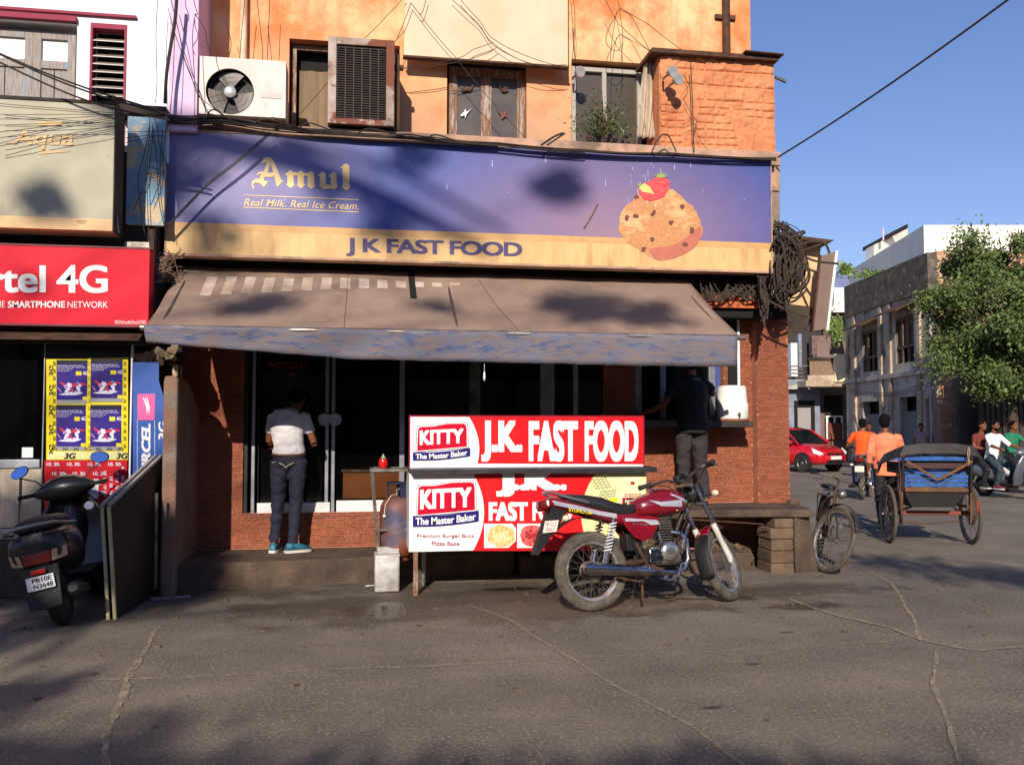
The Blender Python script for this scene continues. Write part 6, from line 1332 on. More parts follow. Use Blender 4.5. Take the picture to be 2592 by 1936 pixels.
rb_=onZ(2090,1449,0)-V((math.cos(hd),math.sin(hd),0))*1.13
rb_=rb_+V((.02,0,0))
BY=bicycle('old black bicycle leaning by the stone pier with its front wheel turned',rb_,hd,R(8),R(30))
# ---------------- cycle rickshaw ----------------
RK=thing('cycle_rickshaw','empty cycle rickshaw with blue slatted seat and folded black hood seen from behind','cycle rickshaw',W(12.1,5.52,0),rz=R(90)-R(9.6)-R(7))
def RO(mb,n,m,par=None,**k): return mb.obj(n,m,par or RK,local=True,**k)
for s in (-1,1): wheel(RK,(0,s*.52,.385),(0,1,0),.385,.045,spokes=36,hub=.03,hubw=.05,m_t=mat('grey_rubber',L(92,84,74),.9) if s<0 else MATS['grey_rubber'],m_r=steel)
bw=mat('blue_slat_paint',L(32,96,168),.7,col2=L(24,66,122),scale=4,stretch=(1,3,3),col3=L(120,130,130),scale3=6,thr3=.62)
rw=mat('rickshaw_wood',L(120,80,48),.85,col2=L(86,58,38),scale=5,bump=.2)
a=MB(); a.cyl((0,-.6,.385),(0,.6,.385),.014,10); RO(a,'axle',steel)
a=MB(); a.beam((-.05,-.48,.41),(-.05,.48,.41),.05,.05); RO(a,'axle_beam',flat('red_brown',()) )
for s in (-1,1):
    for k in range(4): a=MB(); a.tube([(-.3+k*.04,s*.40,.47-k*.012),(0,s*.40,.41-k*.014),(.3-k*.04,s*.40,.47-k*.012)],.011,6,flat=.5); RO(a,'leaf_spring',rust)
    a=MB(); a.box(-.28,.35,s*.40-.02,s*.40+.02,.49,.53); a.beam((-.26,s*.43,.28),(-.3,s*.43,.98),.035,.06,(1,0,0)); RO(a,'side_frame',rw,smooth=0,bevel=.004)
    a=MB(); a.tube([(-.33,s*.44,.30),(-.40,s*.46,.42),(-.38,s*.46,.60),(-.28,s*.45,.72)],.016,6); RO(a,'mudguard_stay',rust)
a=MB(); a.prism([(-.30,-.40,.53),(-.30,.40,.53),(-.30,.33,.70),(-.30,-.33,.70)],(.55,0,.0)) if False else a.hexa([(-.28,-.22,.50),(.3,-.22,.50),(.3,.30,.50),(-.28,.30,.50),(-.30,-.40,.70),(.32,-.40,.70),(.32,.40,.70),(-.30,.40,.70)]); RO(a,'luggage_box',black,smooth=0,fix=True,bevel=.006)
a=MB(); a.box(-.33,-.29,-.39,.39,.70,.755); RO(a,'wooden_rail',rw,smooth=0,bevel=.004)
for k,z in enumerate((.79,.845,.90)): a=MB(); a.box(-.31-.01*k,-.285-.01*k,-.39,.39,z-.022,z+.022); RO(a,'seat_slat',bw,smooth=0,bevel=.004)
for k in range(4): a=MB(); a.box(-.26+k*.13,-.15+k*.13,-.39,.39,.93,.955); RO(a,'seat_board',bw,smooth=0,bevel=.004)
for z in (1.0,1.08): a=MB(); a.box(.24,.265,-.4,.4,z,z+.04); RO(a,'back_slat',bw,smooth=0,bevel=.003)
a=MB(); a.box(-.36,-.32,-.36,.42,1.10,1.16); RO(a,'back_rail',bw,smooth=0,bevel=.006)
a=MB(); a.box(-.30,-.28,-.40,.40,1.0,1.16); RO(a,'seat_back',flat('maroon_vinyl',(60,30,30),.6),smooth=0,bevel=.006)
for s in (-1,1): a=MB(); a.box(-.3,.25,s*.44-.02,s*.44+.02,.93,1.08); a.beam((-.32,s*.42,.70),(-.37,s*.42,1.16),.035,.035,(1,0,0)); RO(a,'arm_rest',black,smooth=0,bevel=.01)
hood=mat('hood_tarpaulin',L(30,27,28),.6,col2=L(54,47,44),scale=5,stretch=(1,1,6),bump=.3)
for k in range(6):
    a=MB(); z=1.12+k*.02; w_=.56-.008*k; a.tube([(.30+.02*k,-w_,z-.20),(.0,-w_-.03,z-.06),(-.28,-w_,z+.0),(-.40,-w_+.10,z+.06),(-.42,-.2,z+.09),(-.42,.2,z+.09),(-.40,w_-.10,z+.06),(-.28,w_,z+.0),(.0,w_+.03,z-.06),(.30+.02*k,w_,z-.20)],[(.014,.02)]*10,8); RO(a,'hood_fold',hood)
a=MB(); a.beam((-.44,-.40,1.10),(-.40,0,.86),.02,.03); a.beam((-.44,.40,1.10),(-.40,0,.86),.02,.03); RO(a,'hood_brace',rw,smooth=0)
a=MB(); a.tube([(-.44,-.36,1.28),(-.46,-.34,1.2),(-.44,-.36,1.05),(-.42,-.38,1.26)],.008,5); RO(a,'tie_rope',oldwood)
a=MB(); a.box(-.36,-.35,-.52+.02,-.46,.46,.58); RO(a,'reflector',flat('red_reflector',()),smooth=0,bevel=.01)
a=MB(); a.tube([(-.02,-.38,.30),(.0,0,.26),(-.02,.30,.28)],.01,6); RO(a,'brake_bar',rust); 
wheel(RK,(1.75,0,.355),(0,1,0),.355,.045,spokes=24,hub=.02,hubw=.04,m_r=steel)
a=MB(); a.tube([(.3,-.35,.5),(.6,0,.45),(1.2,0,.33),(1.55,0,.80)],.018,8); a.tube([(.3,.35,.5),(.6,0,.45)],.018,8); a.tube([(.62,0,.45),(.9,0,.86),(1.52,0,.84)],.016,8); a.tube([(1.5,0,.95),(1.6,.04,.6),(1.75,.05,.355)],.014,8); RO(a,'front_frame',rust)
a=MB(); a.tube([(1.36,-.27,1.02),(1.5,-.24,1.04),(1.5,.24,1.04),(1.36,.27,1.02)],.012,8); a.tube([(1.5,0,.9),(1.5,0,1.04)],.012,8); RO(a,'handlebar',rust)
a=MB(); a.sph((.92,0,.92),(.13,.08,.035),12,8); RO(a,'saddle',black)
# ---------------- red car ----------------
CR=thing('red_car','small red hatchback driving toward the camera past the corner','car',W(31.9,9.75,0)); 
chd=math.atan2(-(-math.cos(R(33))),0)
hdv=FW*(-math.cos(R(33)))+_r*math.sin(R(33)); CR.rotation_euler=(0,0,math.atan2(hdv.y,hdv.x))
cp=mat('car_red',L(196,12,30),.2,col2=L(180,8,24),scale=2,coat=1)
def CO_(mb,n,m,par=None,**k): return mb.obj(n,m,par or CR,local=True,**k)
# x forward 0 at centre; length 3.75, width 1.69, height 1.5
sec=[(-1.86,.62,.35,.72,.55),(-1.78,.74,.26,.98,.60),(-1.3,.83,.22,1.02,.62),(-.4,.845,.21,1.0,.6),(.4,.845,.21,.98,.6),(.95,.84,.22,.97,.58),(1.35,.82,.24,.90,.55),(1.68,.74,.26,.78,.5),(1.84,.60,.30,.66,.45),(1.88,.48,.36,.58,.4)]
a=MB(); rings=[]
for x,wy,z0,z1,_ in sec:
    zc=(z0+z1)/2; h=(z1-z0)/2
    rings.append([V((x,wy*math.copysign(abs(math.cos(t))**.38,math.cos(t)),zc+h*math.copysign(abs(math.sin(t))**.5,math.sin(t)))) for t in [2*math.pi*k/28 for k in range(28)]])
a.loft(rings); CO_(a,'body',cp,smooth=50,fix=True)
def ring(x0,x1,w0,w1,z0,z1): return None
gsec=[(-1.72,.66,.98),(-1.35,.60,1.44),(-.9,.60,1.49),(-.1,.60,1.50),(.35,.58,1.42),(1.02,.70,.95)]
a=MB(); P=[V((x,-w_,z)) for x,w_,z in gsec]; Q=[V((x,w_,z)) for x,w_,z in gsec]
low=[V((-1.72,-.78,.95)),V((1.05,-.78,.93))]
a.add(P+Q,[(i,i+1,len(P)+i+1,len(P)+i) for i in (1,2,3)]); a.add([p+V((0,0,-.05)) for p in P]+[p+V((0,0,-.05)) for p in Q],[(i,i+1,len(P)+i+1,len(P)+i) for i in (1,2,3)]); ro=CO_(a,'roof',cp,smooth=50); ro.modifiers.new('s','SOLIDIFY').thickness=.03
cg=mat('car_glass',L(22,28,30),.05,spec=.7)
a=MB(); a.add([P[4],Q[4],Q[5]+V((0,.02,0)),P[5]-V((0,.02,0))],[(0,1,2,3)]); CO_(a,'windscreen',cg,smooth=0)
a=MB(); a.add([P[1],Q[1],Q[0],P[0]],[(0,1,2,3)]); CO_(a,'rear_window',cg,smooth=0)
for s in (-1,1):
    for n_,xs in (('front_door_glass',((-.15,1.49),(.33,1.41),(.92,.97),(-.15,.97))),('rear_door_glass',((-1.25,1.42),(-.23,1.49),(-.23,.97),(-1.35,.97)))):
        a=MB(); a.prism([(x,s*(.61+(1.49-z)*.34),z) for x,z in xs],(0,-s*.01,0)); CO_(a,n_,cg,smooth=0,fix=True)
    for x0_,x1_ in ((.33,1.0),(-.19,-.19),(-1.3,-1.55)):
        a=MB(); z0_=1.43 if x0_!=-.19 else 1.48; a.beam((x0_,s*.62,z0_),(x1_,s*.80,.95),.07,.05,(1,0,0)); CO_(a,'pillar',cp if x0_>0 or x0_<-1 else black,smooth=0,bevel=.008)
    a=MB(); a.sph((.80,s*.95,1.0),(.07,.11,.075),14,10); CO_(a,'wing_mirror',cp)
    a=MB(); a.prism([(1.50,s*.78,.80),(1.80,s*.63,.66),(1.84,s*.56,.60),(1.74,s*.66,.55),(1.58,s*.76,.62)],(.03,s*.02,.03)); CO_(a,'headlight',flat('lens',(),.08),smooth=0,fix=True,bevel=.01)
    a=MB(); a.lathe([(.05,0),(.045,.02),(.002,.02)],(1.80,s*.56,.38),(1,s*.35,0),16); CO_(a,'fog_lamp',steel)
    for x in (-1.16,1.18):
        a=MB(); a.lathe([(.325,-.01),(.34,.0),(.34,.01)],(x,s*.83,.33),(0,s,0),28); CO_(a,'wheel_arch',black)
        a=MB(); a.lathe([(.20,-.18),(.29,-.18),(.31,-.14),(.31,-.02),(.29,.015),(.20,.01),(.18,-.02),(.002,-.02)],(x,s*.84,.31),(0,s,0),32); wo=CO_(a,'wheel',rubber)
        a=MB()
        a.lathe([(.2,-.005),(.185,.008),(.17,-.01),(.06,-.015),(.04,.005),(.002,.005)],(x,s*.845,.31),(0,s,0),28); a.obj('rim',steel,wo,local=True)
a=MB(); a.box(1.84,1.885,-.42,.42,.585,.655); CO_(a,'upper_grille',black,bevel=.01,smooth=0); a=MB(); a.box(1.85,1.895,-.45,.45,.30,.42); CO_(a,'lower_grille',black,bevel=.02,smooth=0)
a=MB(); a.box(1.90,1.91,-.27,.27,.44,.55); CO_(a,'number_plate',whitep,smooth=0); a=MB(); a.lathe([(.05,0),(.045,.015),(.002,.016)],(1.885,0,.62),(1,0,0),16); CO_(a,'badge',chrome)
a=MB(); a.box(-1.2,.9,-.7,.7,.9,.96); CO_(a,'cabin_floor',black,smooth=0); 
a=MB(); a.sph((.15,.35,1.18),(.1,.1,.12),10,8); a.sph((.05,.35,1.0),(.15,.2,.2),10,8); CO_(a,'driver_seat',flat('grey_seat',(150,140,130)),)
# ---------------- people ----------------
def remesh(mb,name,m,par,voxel,sm=4,wr=0,wf=9,seed=0,mats=None):
    me=mb.mesh('tmp',None,0); o=bpy.data.objects.new('tmp',me); COL.objects.link(o)
    r=o.modifiers.new('r','REMESH'); r.mode='VOXEL'; r.voxel_size=voxel; r.use_smooth_shade=True
    s=o.modifiers.new('s','SMOOTH'); s.iterations=sm; s.factor=.5
    dg=bpy.context.evaluated_depsgraph_get(); ev=o.evaluated_get(dg); nm=bpy.data.meshes.new_from_object(ev); nm.name=name
    bpy.data.objects.remove(o); bpy.data.meshes.remove(me)
    if wr:
        nr=[v.normal.copy() for v in nm.vertices]
        for v,n in zip(nm.vertices,nr):
            c=v.co; k=noise.noise(V((c.x*wf,c.y*wf,c.z*wf*1.6+seed)))+.5*noise.noise(V((c.x*wf*2.2,c.y*wf*2.2,c.z*wf*3.5+seed))); v.co=c+n*wr*k
    nm.materials.clear(); nm.materials.append(m); nm.polygons.foreach_set('use_smooth',[True]*len(nm.polygons))
    return link(name,nm,par,True)
def hand(mb,w,d,n,side,curl=.5,r=.0085):
    """w wrist, d hand direction, n back-of-hand normal, side +1/-1: thumb side"""
    w,d,n=V(w),V(d).normalized(),V(n).normalized(); t=d.cross(n).normalized()*side; n=t.cross(d)*side
    if n.dot(V(n))<0: n=-n
    mb.tube([w,w+d*.03,w+d*.075,w+d*.09],[(.024,.018),(.032,.016),(.038,.015),(.034,.011)],10,up=n)
    for k,(o_,l) in enumerate(((.028,.066),(.010,.074),(-.009,.069),(-.027,.054))):
        b=w+d*.08+t*o_; p=[b]; dd=d.copy()
        for j in range(3):
            dd=(dd*math.cos(curl*.8)-n*math.sin(curl*.8)).normalized(); p.append(p[-1]+dd*l*(.42,.33,.25)[j])
        mb.tube(p,[r*1.1,r,r*.92,r*.8],8)
    b=w+d*.025+t*.026; mb.tube([b,b+(d*.5+t*.8-n*.2)*.035,b+(d*.9+t*.75-n*.4)*.055],[.013,.011,.009],8)
def person(label,loc,rz,J={},top=None,pants=None,shoe=None,voxel=.009,sleeve=.55,hairlong=0,beard=False,hem=.0,wr=.006,loose=0,look=(0,1,0),cat='person',h=1.0,legs=True,group=None,shoeh=.045,bare=False,top_extra=0,curl=.5):
    T=thing('person',label,cat,loc,rz=rz,group=group); T.scale=(1,1,1)
    D={'pel':(0,0,.93),'wai':(0,0,1.06),'che':(0,0,1.27),'sho':(0,0,1.40),'nec':(0,.01,1.47),'hea':(0,.035,1.60),
       'sL':(-.185,0,1.385),'sR':(.185,0,1.385),'eL':(-.235,-.03,1.12),'eR':(.235,-.03,1.12),'wL':(-.245,.06,.88),'wR':(.245,.06,.88),
       'hL':(-.09,0,.90),'hR':(.09,0,.90),'kL':(-.10,.02,.50),'kR':(.10,.02,.50),'aL':(-.10,-.02,.09),'aR':(.10,-.02,.09),'tL':(-.12,.16,.03),'tR':(.12,.16,.03)}
    D.update(J); D={k:V(p)*h for k,p in D.items()}
    b=MB(); hd_=D['hea']; lk=V(look).normalized(); rt=lk.cross(V((0,0,1))).normalized(); M=Matrix((rt,lk,rt.cross(lk))).transposed()
    def hp(x,y,z): return hd_+M@V((x,y,z))
    b.sph(hp(0,-.008,.02),(.074,.092,.10),20,14,M=M); b.sph(hp(0,.02,-.045),(.056,.068,.068),16,10,M=M); b.sph(hp(0,.092,-.012),(.013,.02,.024),8,6,M=M); b.sph(hp(0,.075,-.055),(.026,.016,.012),8,6,M=M)
    for s in (-1,1): b.sph(hp(s*.076,-.008,-.005),(.01,.02,.03),8,6,M=M)
    b.tube([D['sho']+V((0,0,-.03)),D['nec'],hp(0,-.012,-.05)],[.062,.054,.05],12)
    b.tube([D['pel']+V((0,0,-.05)),D['pel'],D['wai'],D['che'],D['sho'],D['sho']+(D['nec']-D['sho'])*.5],[(.11,.075),(.13,.085),(.115,.08),(.14,.095),(.14,.062),(.06,.05)],16,up=(0,1,0))
    for s in 'LR':
        b.tube([D['s'+s],D['s'+s].lerp(D['e'+s],.5),D['e'+s]],[.043,.041,.037],12); b.sph(D['s'+s]-V((0,0,.012)),.043,12,8)
        w_=D['w'+s]; b.tube([D['e'+s],D['e'+s].lerp(w_,.35),w_],[.038,.039,.025],12); d=(w_-D['e'+s]).normalized()
        side=-1 if s=='L' else 1
        nn=V((side,0,0)) if abs(d.x)<.8 else V((0,0,1)); nn=(nn-d*nn.dot(d)).normalized()
        hand(b,w_,d,nn,1 if s=='R' else -1,curl)
        if legs:
            b.tube([D['h'+s],D['h'+s].lerp(D['k'+s],.5),D['k'+s]],[.085,.07,.052],12); b.tube([D['k'+s],D['k'+s].lerp(D['a'+s],.3),D['a'+s]],[.052,.052,.035],12)
            f0=D['a'+s]; f1=D['t'+s]; b.tube([f0+(f0-f1).normalized()*.05-V((0,0,.03)),f0-V((0,0,.02)),f0.lerp(f1,.6)-V((0,0,.02)),f1],[.03,.036,.036,.02],10)
    remesh(b,'body',skin,T,voxel,3)
    # hair
    a=MB(); a.sph(hp(0,-.022,.043),(.083,.095,.092),20,14,M=M); a.sph(hp(0,-.045,.0),(.076,.066,.085+hairlong),16,10,M=M)
    remesh(a,'hair',hair,T,max(.009,voxel),2,.010,22,seed=len(label))
    a=MB()
    for s in (-1,1): a.sph(hp(s*.03,.083,.008),(.011,.008,.006),8,6,M=M); a.sph(hp(s*.031,.088,.027),(.018,.006,.004),8,4,M=M)
    a.obj('eyes',hair,T,local=True)
    if beard: a=MB(); a.sph(hp(0,.03,-.062),(.058,.06,.05),14,10,M=M); a.obj('beard',hair,T,local=True)
    # shirt
    e=loose
    a=MB(); hemp=D['pel'].lerp(D['wai'],-.35-hem); 
    a.tube([hemp,D['pel'] if hem>-.4 else hemp.lerp(D['wai'],.5),D['wai'],D['che'],D['sho'],D['nec']-V((0,0,.03))],[(.172+e,.125+e),(.172+e,.125+e),(.155+e,.115+e),(.176+e,.124+e),(.172,.085),(.062,.062)],18,up=(0,1,0))
    for s in 'LR':
        q_=D['s'+s].lerp(D['e'+s],min(1,sleeve*1.0)) ; a.sph(D['s'+s]-V((0,0,.01)),.055,12,8); a.tube([D['s'+s].lerp(D['sho'],.3),D['s'+s]-V((0,0,.01)),q_],[.055,.056,.054+e*.5],12)
        if sleeve>1: a.tube([D['e'+s],D['e'+s].lerp(D['w'+s],sleeve-1)],[.052,.045],10)
    so=remesh(a,'shirt',top,T,max(.010,voxel),3,wr,9,seed=3)
    if legs:
        a=MB(); a.sph(D['pel']+V((0,0,-.02)),(.165,.122,.12),18,12); a.tube([D['pel'],D['pel'].lerp(D['wai'],.45)],[(.168,.12),(.158,.116)],14,up=(0,1,0))
        for s in 'LR':
            g_=1+loose*8; ank=D['k'+s].lerp(D['a'+s],1.0)
            a.tube([D['h'+s]+V((0,0,.02)),D['h'+s].lerp(D['k'+s],.4),D['k'+s]],[.102,.088*(1+loose*2),.068*(1+loose*4)],14); a.tube([D['k'+s],D['k'+s].lerp(ank,.4),ank],[.068*(1+loose*4),.062*(1+loose*5),.050*(1+loose*7)],14)
        remesh(a,'trousers',pants,T,max(.010,voxel),3,wr*1.3,10,seed=7)
        if not bare:
            for s in 'LR':
                f0=D['a'+s]; f1=D['t'+s]; dr=V((f1.x-f0.x,f1.y-f0.y,0)).normalized(); a=MB()
                rg=[]; zb=min(f0.z-.09,f1.z-.03)
                for q_,wd,ht in ((-.075,.028,.05),(-.06,.038,.075),(.0,.040,.09),(.07,.044,.07),(.13,.048,.05),(.18,.038,.038),(.20,.015,.02)):
                    c=V((f0.x,f0.y,zb))+dr*q_; sd_=V((-dr.y,dr.x,0)); rg.append([c+sd_*wd*math.cos(t)+V((0,0,.022+ht*.5+ht*.5*math.sin(t))) for t in [2*math.pi*k/14 for k in range(14)]])
                a.loft(rg); o=a.obj('shoe',shoe,T,local=True,smooth=60,fix=True)
                a=MB(); rg=[]
                for q_,wd in ((-.082,.03),(-.06,.042),(.07,.047),(.13,.052),(.18,.042),(.208,.016)):
                    c=V((f0.x,f0.y,zb))+dr*q_; sd_=V((-dr.y,dr.x,0)); rg.append([c-sd_*wd,c+sd_*wd,c+sd_*wd+V((0,0,.025)),c-sd_*wd+V((0,0,.025))])
                a.loft(rg); a.obj('sole',flat('shoe_sole',(214,206,196),.7),o,local=True,smooth=50,fix=True)
    return T,D,so
jeans=mat('dark_jeans',L(30,33,54),.85,col2=L(18,20,34),scale=5,bump=.2,bscale=150,col3=L(70,74,100),scale3=3,thr3=.62,soft3=.2)
tshirt=mat('grey_tshirt',L(212,206,206),.9,col2=L(198,192,194),scale=9,bump=.1,bscale=160)
teal=mat('teal_trainer',L(30,132,156),.6,col2=L(24,40,52),scale=26,amt=.6)
# man at the glass door
f1=onZ(742,1398,.25)
P1,D1,_s=person('man seen from behind in a grey T-shirt, jeans and teal trainers at the glass door',(f1.x-.055,f1.y+.02,.25),R(-6),
 J={'hea':(.06,.14,1.53),'nec':(.03,.07,1.43),'sho':(.0,.02,1.38),'che':(-.02,-.01,1.25),'wai':(0,-.01,1.06),'sL':(-.175,.02,1.35),'sR':(.155,.03,1.35),'eL':(-.215,.08,1.10),'wL':(-.09,.30,1.13),'eR':(.24,.05,1.09),'wR':(.20,.27,1.09),
    'aL':(-.14,.02,.09),'kL':(-.11,.04,.50),'aR':(.05,-.02,.09),'kR':(.075,.02,.50),'tL':(-.13,.17,.03),'tR':(.22,.08,.03)},top=tshirt,pants=jeans,shoe=teal,voxel=.007,sleeve=.62,look=(.25,1,-.55),wr=.009,h=1.03,hem=-.78)
a=MB(); a.tube([V((-.075+.0,-.128,.925)),V((-.03,-.134,.90)),V((-.005,-.136,.875)),V((.02,-.134,.90)),V((.07,-.126,.925))],.003,5); a.tube([V((-.155,-.085,.925)),V((-.115,-.112,.932))],.003,5); a.obj('pocket_stitching',mat('stitch',L(214,190,150),.8),P1,local=True)
a=MB(); a.tube([V((.172*math.cos(t)-.0,.124*math.sin(t),1.004)) for t in [2*math.pi*k/20 for k in range(20)]],[(.006,.014)]*20,6,closed=True); a.obj('belt',flat('brown_belt',(84,50,34)),P1,local=True)
# man at the serving window
f2=onZ(1770,1281,.665)
P2,D2,_s=person('man in a black printed T-shirt and loose grey trousers leaning in at the serving window',(f2.x-.02,f2.y+.0,.665),R(6),
 J={'hea':(-.03,.10,1.60),'nec':(-.03,.06,1.47),'sho':(-.04,.03,1.40),'che':(-.05,.02,1.26),'wai':(-.06,.0,1.06),'pel':(-.06,0,.93),'hL':(-.15,0,.90),'hR':(.03,0,.90),'sL':(-.23,.02,1.37),'sR':(.15,.03,1.37),'eL':(-.36,.10,1.13),'wL':(-.55,.25,1.03),'eR':(.24,.06,1.26),'wR':(.27,.30,1.38),
    'kL':(-.16,.03,.5),'aL':(-.10,.03,.09),'tL':(-.12,.2,.02),'kR':(.05,.02,.5),'aR':(.09,-.02,.09),'tR':(.14,.13,.02)},top=mat('black_tshirt',L(26,26,30),.9,col2=L(18,18,20),scale=8),pants=mat('grey_trousers',L(58,52,51),.9,col2=L(42,38,38),scale=6,bump=.2),voxel=.008,sleeve=.6,loose=.022,bare=True,wr=.010,hem=.5,look=(-.05,1,-.2),h=.985)
a=MB(); 
for i,(s_,z_,w_,hh) in enumerate((('FREE',1.385,.085,.022),('run for the sun',1.360,.085,.008))): 
    f=quadfn((-.045-w_/2,-.116,z_),(-.045+w_/2,-.116,z_),(-.045+w_/2,-.104,z_+hh),(-.045-w_/2,-.104,z_+hh)); text_mb(a,s_,f,bold=.01)
a.obj('shirt_lettering',flat('grey_print2',(150,150,150)),P2,local=True,smooth=0)
a=MB()
for k in (('aL','tL'),('aR','tR')):
    p,q_=D2[k[0]],D2[k[1]]; d=(q_-p); d.z=0; d.normalize(); c=V((p.x,p.y,.007))+d*.04; a.ob(c,d*.13,V((-d.y,d.x,0))*.045,(0,0,.007))
a.obj('slippers',flat('slipper',(96,60,44)),P2,local=True)
# puller beside the rickshaw
pat=mat('orange_patterned_shirt',L(230,116,84),.85,col2=L(236,140,96),scale=12,amt=.5,bump=.1)
f3=onD(2246,1346,13.6); 
P3,_,_s=person('man in a patterned orange shirt walking beside the blue cycle rickshaw',(f3.x,f3.y,0),R(-22),J={'kR':(.1,.12,.52),'aR':(.1,.10,.10),'tR':(.11,.27,.05),'kL':(-.1,-.02,.5),'aL':(-.1,-.16,.12),'eR':(.25,.1,1.14),'wR':(.24,.32,1.08)},top=pat,pants=flat('black_trousers',(24,22,24),.8),shoe=flat('dark_shoe',(34,30,30)),voxel=.012,sleeve=1.5,look=(.2,1,0),hem=.55,loose=.012,h=1.0)
# orange shirt rider on a motorcycle seen from behind
org=mat('bright_orange_polo',L(240,92,14),.85,col2=L(226,76,10),scale=5)
m2=onZ(2183,1264,0); h2=R(90)-YAW-R(27)
M2=motorcycle('motorcycle','dark motorcycle ridden away by the man in the bright orange shirt',m2,h2,0,0,mat('dark_bike_paint',L(30,26,30),.3,col2=L(22,20,22),coat=.6),silv,foreground=False)
def rider(label,bike_loc,hdg,x=.22,seat=.84,**k):
    J={'pel':(0,0,.0+seat+.06),'wai':(0,.02,seat+.20),'che':(0,.05,seat+.42),'sho':(0,.06,seat+.55),'nec':(0,.08,seat+.62),'hea':(0,.11,seat+.75),'sL':(-.19,.06,seat+.53),'sR':(.19,.06,seat+.53),
       'eL':(-.30,.22,seat+.33),'eR':(.30,.22,seat+.33),'wL':(-.33,.44,seat+.27),'wR':(.33,.44,seat+.27),'hL':(-.1,.03,seat+.05),'hR':(.1,.03,seat+.05),
       'kL':(-.20,.38,seat-.18),'kR':(.20,.38,seat-.18),'aL':(-.20,.26,seat-.52),'aR':(.20,.26,seat-.52),'tL':(-.22,.42,seat-.56),'tR':(.22,.42,seat-.56)}
    J.update(k.pop('J',{})); return person(label,V(bike_loc)+V((math.cos(hdg),math.sin(hdg),0))*x,hdg-R(90),J=J,voxel=.012,**k)
rider('man in a bright orange polo shirt and jeans riding the dark motorcycle away',m2,h2,x=.22,top=org,pants=mat('blue_jeans',L(76,98,130),.85,col2=L(56,74,104),scale=5),shoe=flat('dark_shoe',()),sleeve=.7,J={'eL':(-.33,.12,1.12),'wL':(-.32,.36,1.02)})
# silver scooter with two riders, white scooter with green shirt rider
sil=mat('silver_grey_body',L(112,116,126),.25,.4,col2=L(96,98,108),coat=.6)
s1=onZ(2492,1256,0); hs=math.atan2(*(reversed(((FW*(-math.cos(R(24)))+_r*math.sin(R(24))).x,(FW*(-math.cos(R(24)))+_r*math.sin(R(24))).y))))
scooter('silver grey scooter carrying the bearded man in a white shirt',s1,hs,0,sil,mirr=False)
rider('bearded man in a white shirt riding the silver grey scooter',s1,hs,x=.2,seat=.80,top=mat('white_shirt',L(240,238,236),.8,col2=L(222,220,220),scale=4),pants=mat('teal_jeans',L(50,66,72),.85),shoe=flat('maroon_shoe',(130,30,50)),beard=True,sleeve=1.1)
rider('passenger in a dull maroon shirt sitting behind the bearded man',s1,hs,x=-.12,seat=.80,top=flat('dull_maroon',(112,44,36),.85),pants=flat('black_trousers',()),shoe=flat('dark_shoe',()),sleeve=.6,J={'wL':(-.14,.30,1.05),'wR':(.14,.30,1.05),'eL':(-.25,.08,1.08),'eR':(.25,.08,1.08)})
s2=onD(2540,1250,21.5); s2.z=0
scooter('white scooter half out of the frame beyond the silver one',s2,hs,0,whitep,mirr=False)
rider('young man in a green shirt riding the white scooter',s2,hs,x=.2,seat=.80,top=flat('green_shirt',(24,120,84),.85),pants=flat('black_trousers',()),shoe=flat('dark_shoe',()),sleeve=.6)
# pedestrians far off
for lab,u,d,col in (('pedestrian in a dark red shirt behind the orange rider',2200,27,(110,34,30)),('pedestrian in a brown shirt beyond the rickshaw puller',2242,28,(96,66,48)),('person in a pale veil and pink dress near the grey doors',2332,30.6,(150,128,138))):
    p=onD(u,1150,d); person(lab,(p.x,p.y,0),R(160),top=flat('c%d'%u,col,.85),pants=flat('black_trousers',()),shoe=flat('dark_shoe',()),voxel=.02,sleeve=.6,h=.95)
# ---------------- food cart ----------------
CT_=thing('food_cart','red and white bakery food cart with steel counter shelf and sign panels','food cart',(0,8.6,0))
YC=8.42
def cf(u,v,y=YC): return onY(u,v,y)
c0=cf(1035,1397); c1=cf(1636,1393); ctz=cf(1035,1052).z; cbz=c0.z; csz=cf(1035,1186).z; csb=cf(1035,1199).z
pw=flat('panel_white',(246,243,238),.25); rdp=mat('panel_red',L(204,16,32),.3,col2=L(208,38,38),scale=2,spec=.35)
a=MB(); a.box(c0.x,c1.x-.02,YC,YC+.03,csz+.004,ctz); a.obj('upper_panel',pw,CT_,smooth=0,bevel=.003)
a=MB(); a.box(c0.x-.0,c1.x+.0,YC,YC+.62,cbz,csb-.004); a.obj('lower_box',pw,CT_,smooth=0,bevel=.004)
a=MB(); a.box(c0.x+.01,cf(1650,1190).x+.02,YC-.10,YC+.62,csb,csz); a.obj('steel_counter',mat('counter_steel',L(120,118,122),.3,.9,col2=L(92,90,94),scale=5),CT_,smooth=0,bevel=.004)
a=MB()
for z0,z1,x0,x1 in ((csz+.004,ctz,c0.x,c1.x-.02),):
    a.box(x0-.006,x1+.006,YC-.006,YC-.001,z1-.008,z1+.004); a.box(x0-.006,x0+.006,YC-.006,YC-.001,z0,z1-.008); a.box(x1-.006,x1+.006,YC-.006,YC-.001,z0,z1-.008)
a.obj('panel_edging',flat('edge_red',(176,40,60),.3,metal=.3),CT_,smooth=0)
for u,yy in ((1052,YC+.03),(1625,YC+.03),(1072,YC+.55),(1610,YC+.55)):
    b_=onY(u,1390,yy); a=MB(); a.beam((b_.x,yy,0),(b_.x,yy,cbz+.02),.04,.04,(1,0,0)); a.obj('leg',oldwood if yy<8.6 else steel,CT_,smooth=0)
YD=YC-.0042
def pol(u0v0list,m,name,off=0,par=CT_): a=MB(); polyY(a,u0v0list,YD-off,.0016); return a.obj(name,m,par,smooth=0)
zx=lambda x,y:(980+x/3.16,1020+y/3.16)
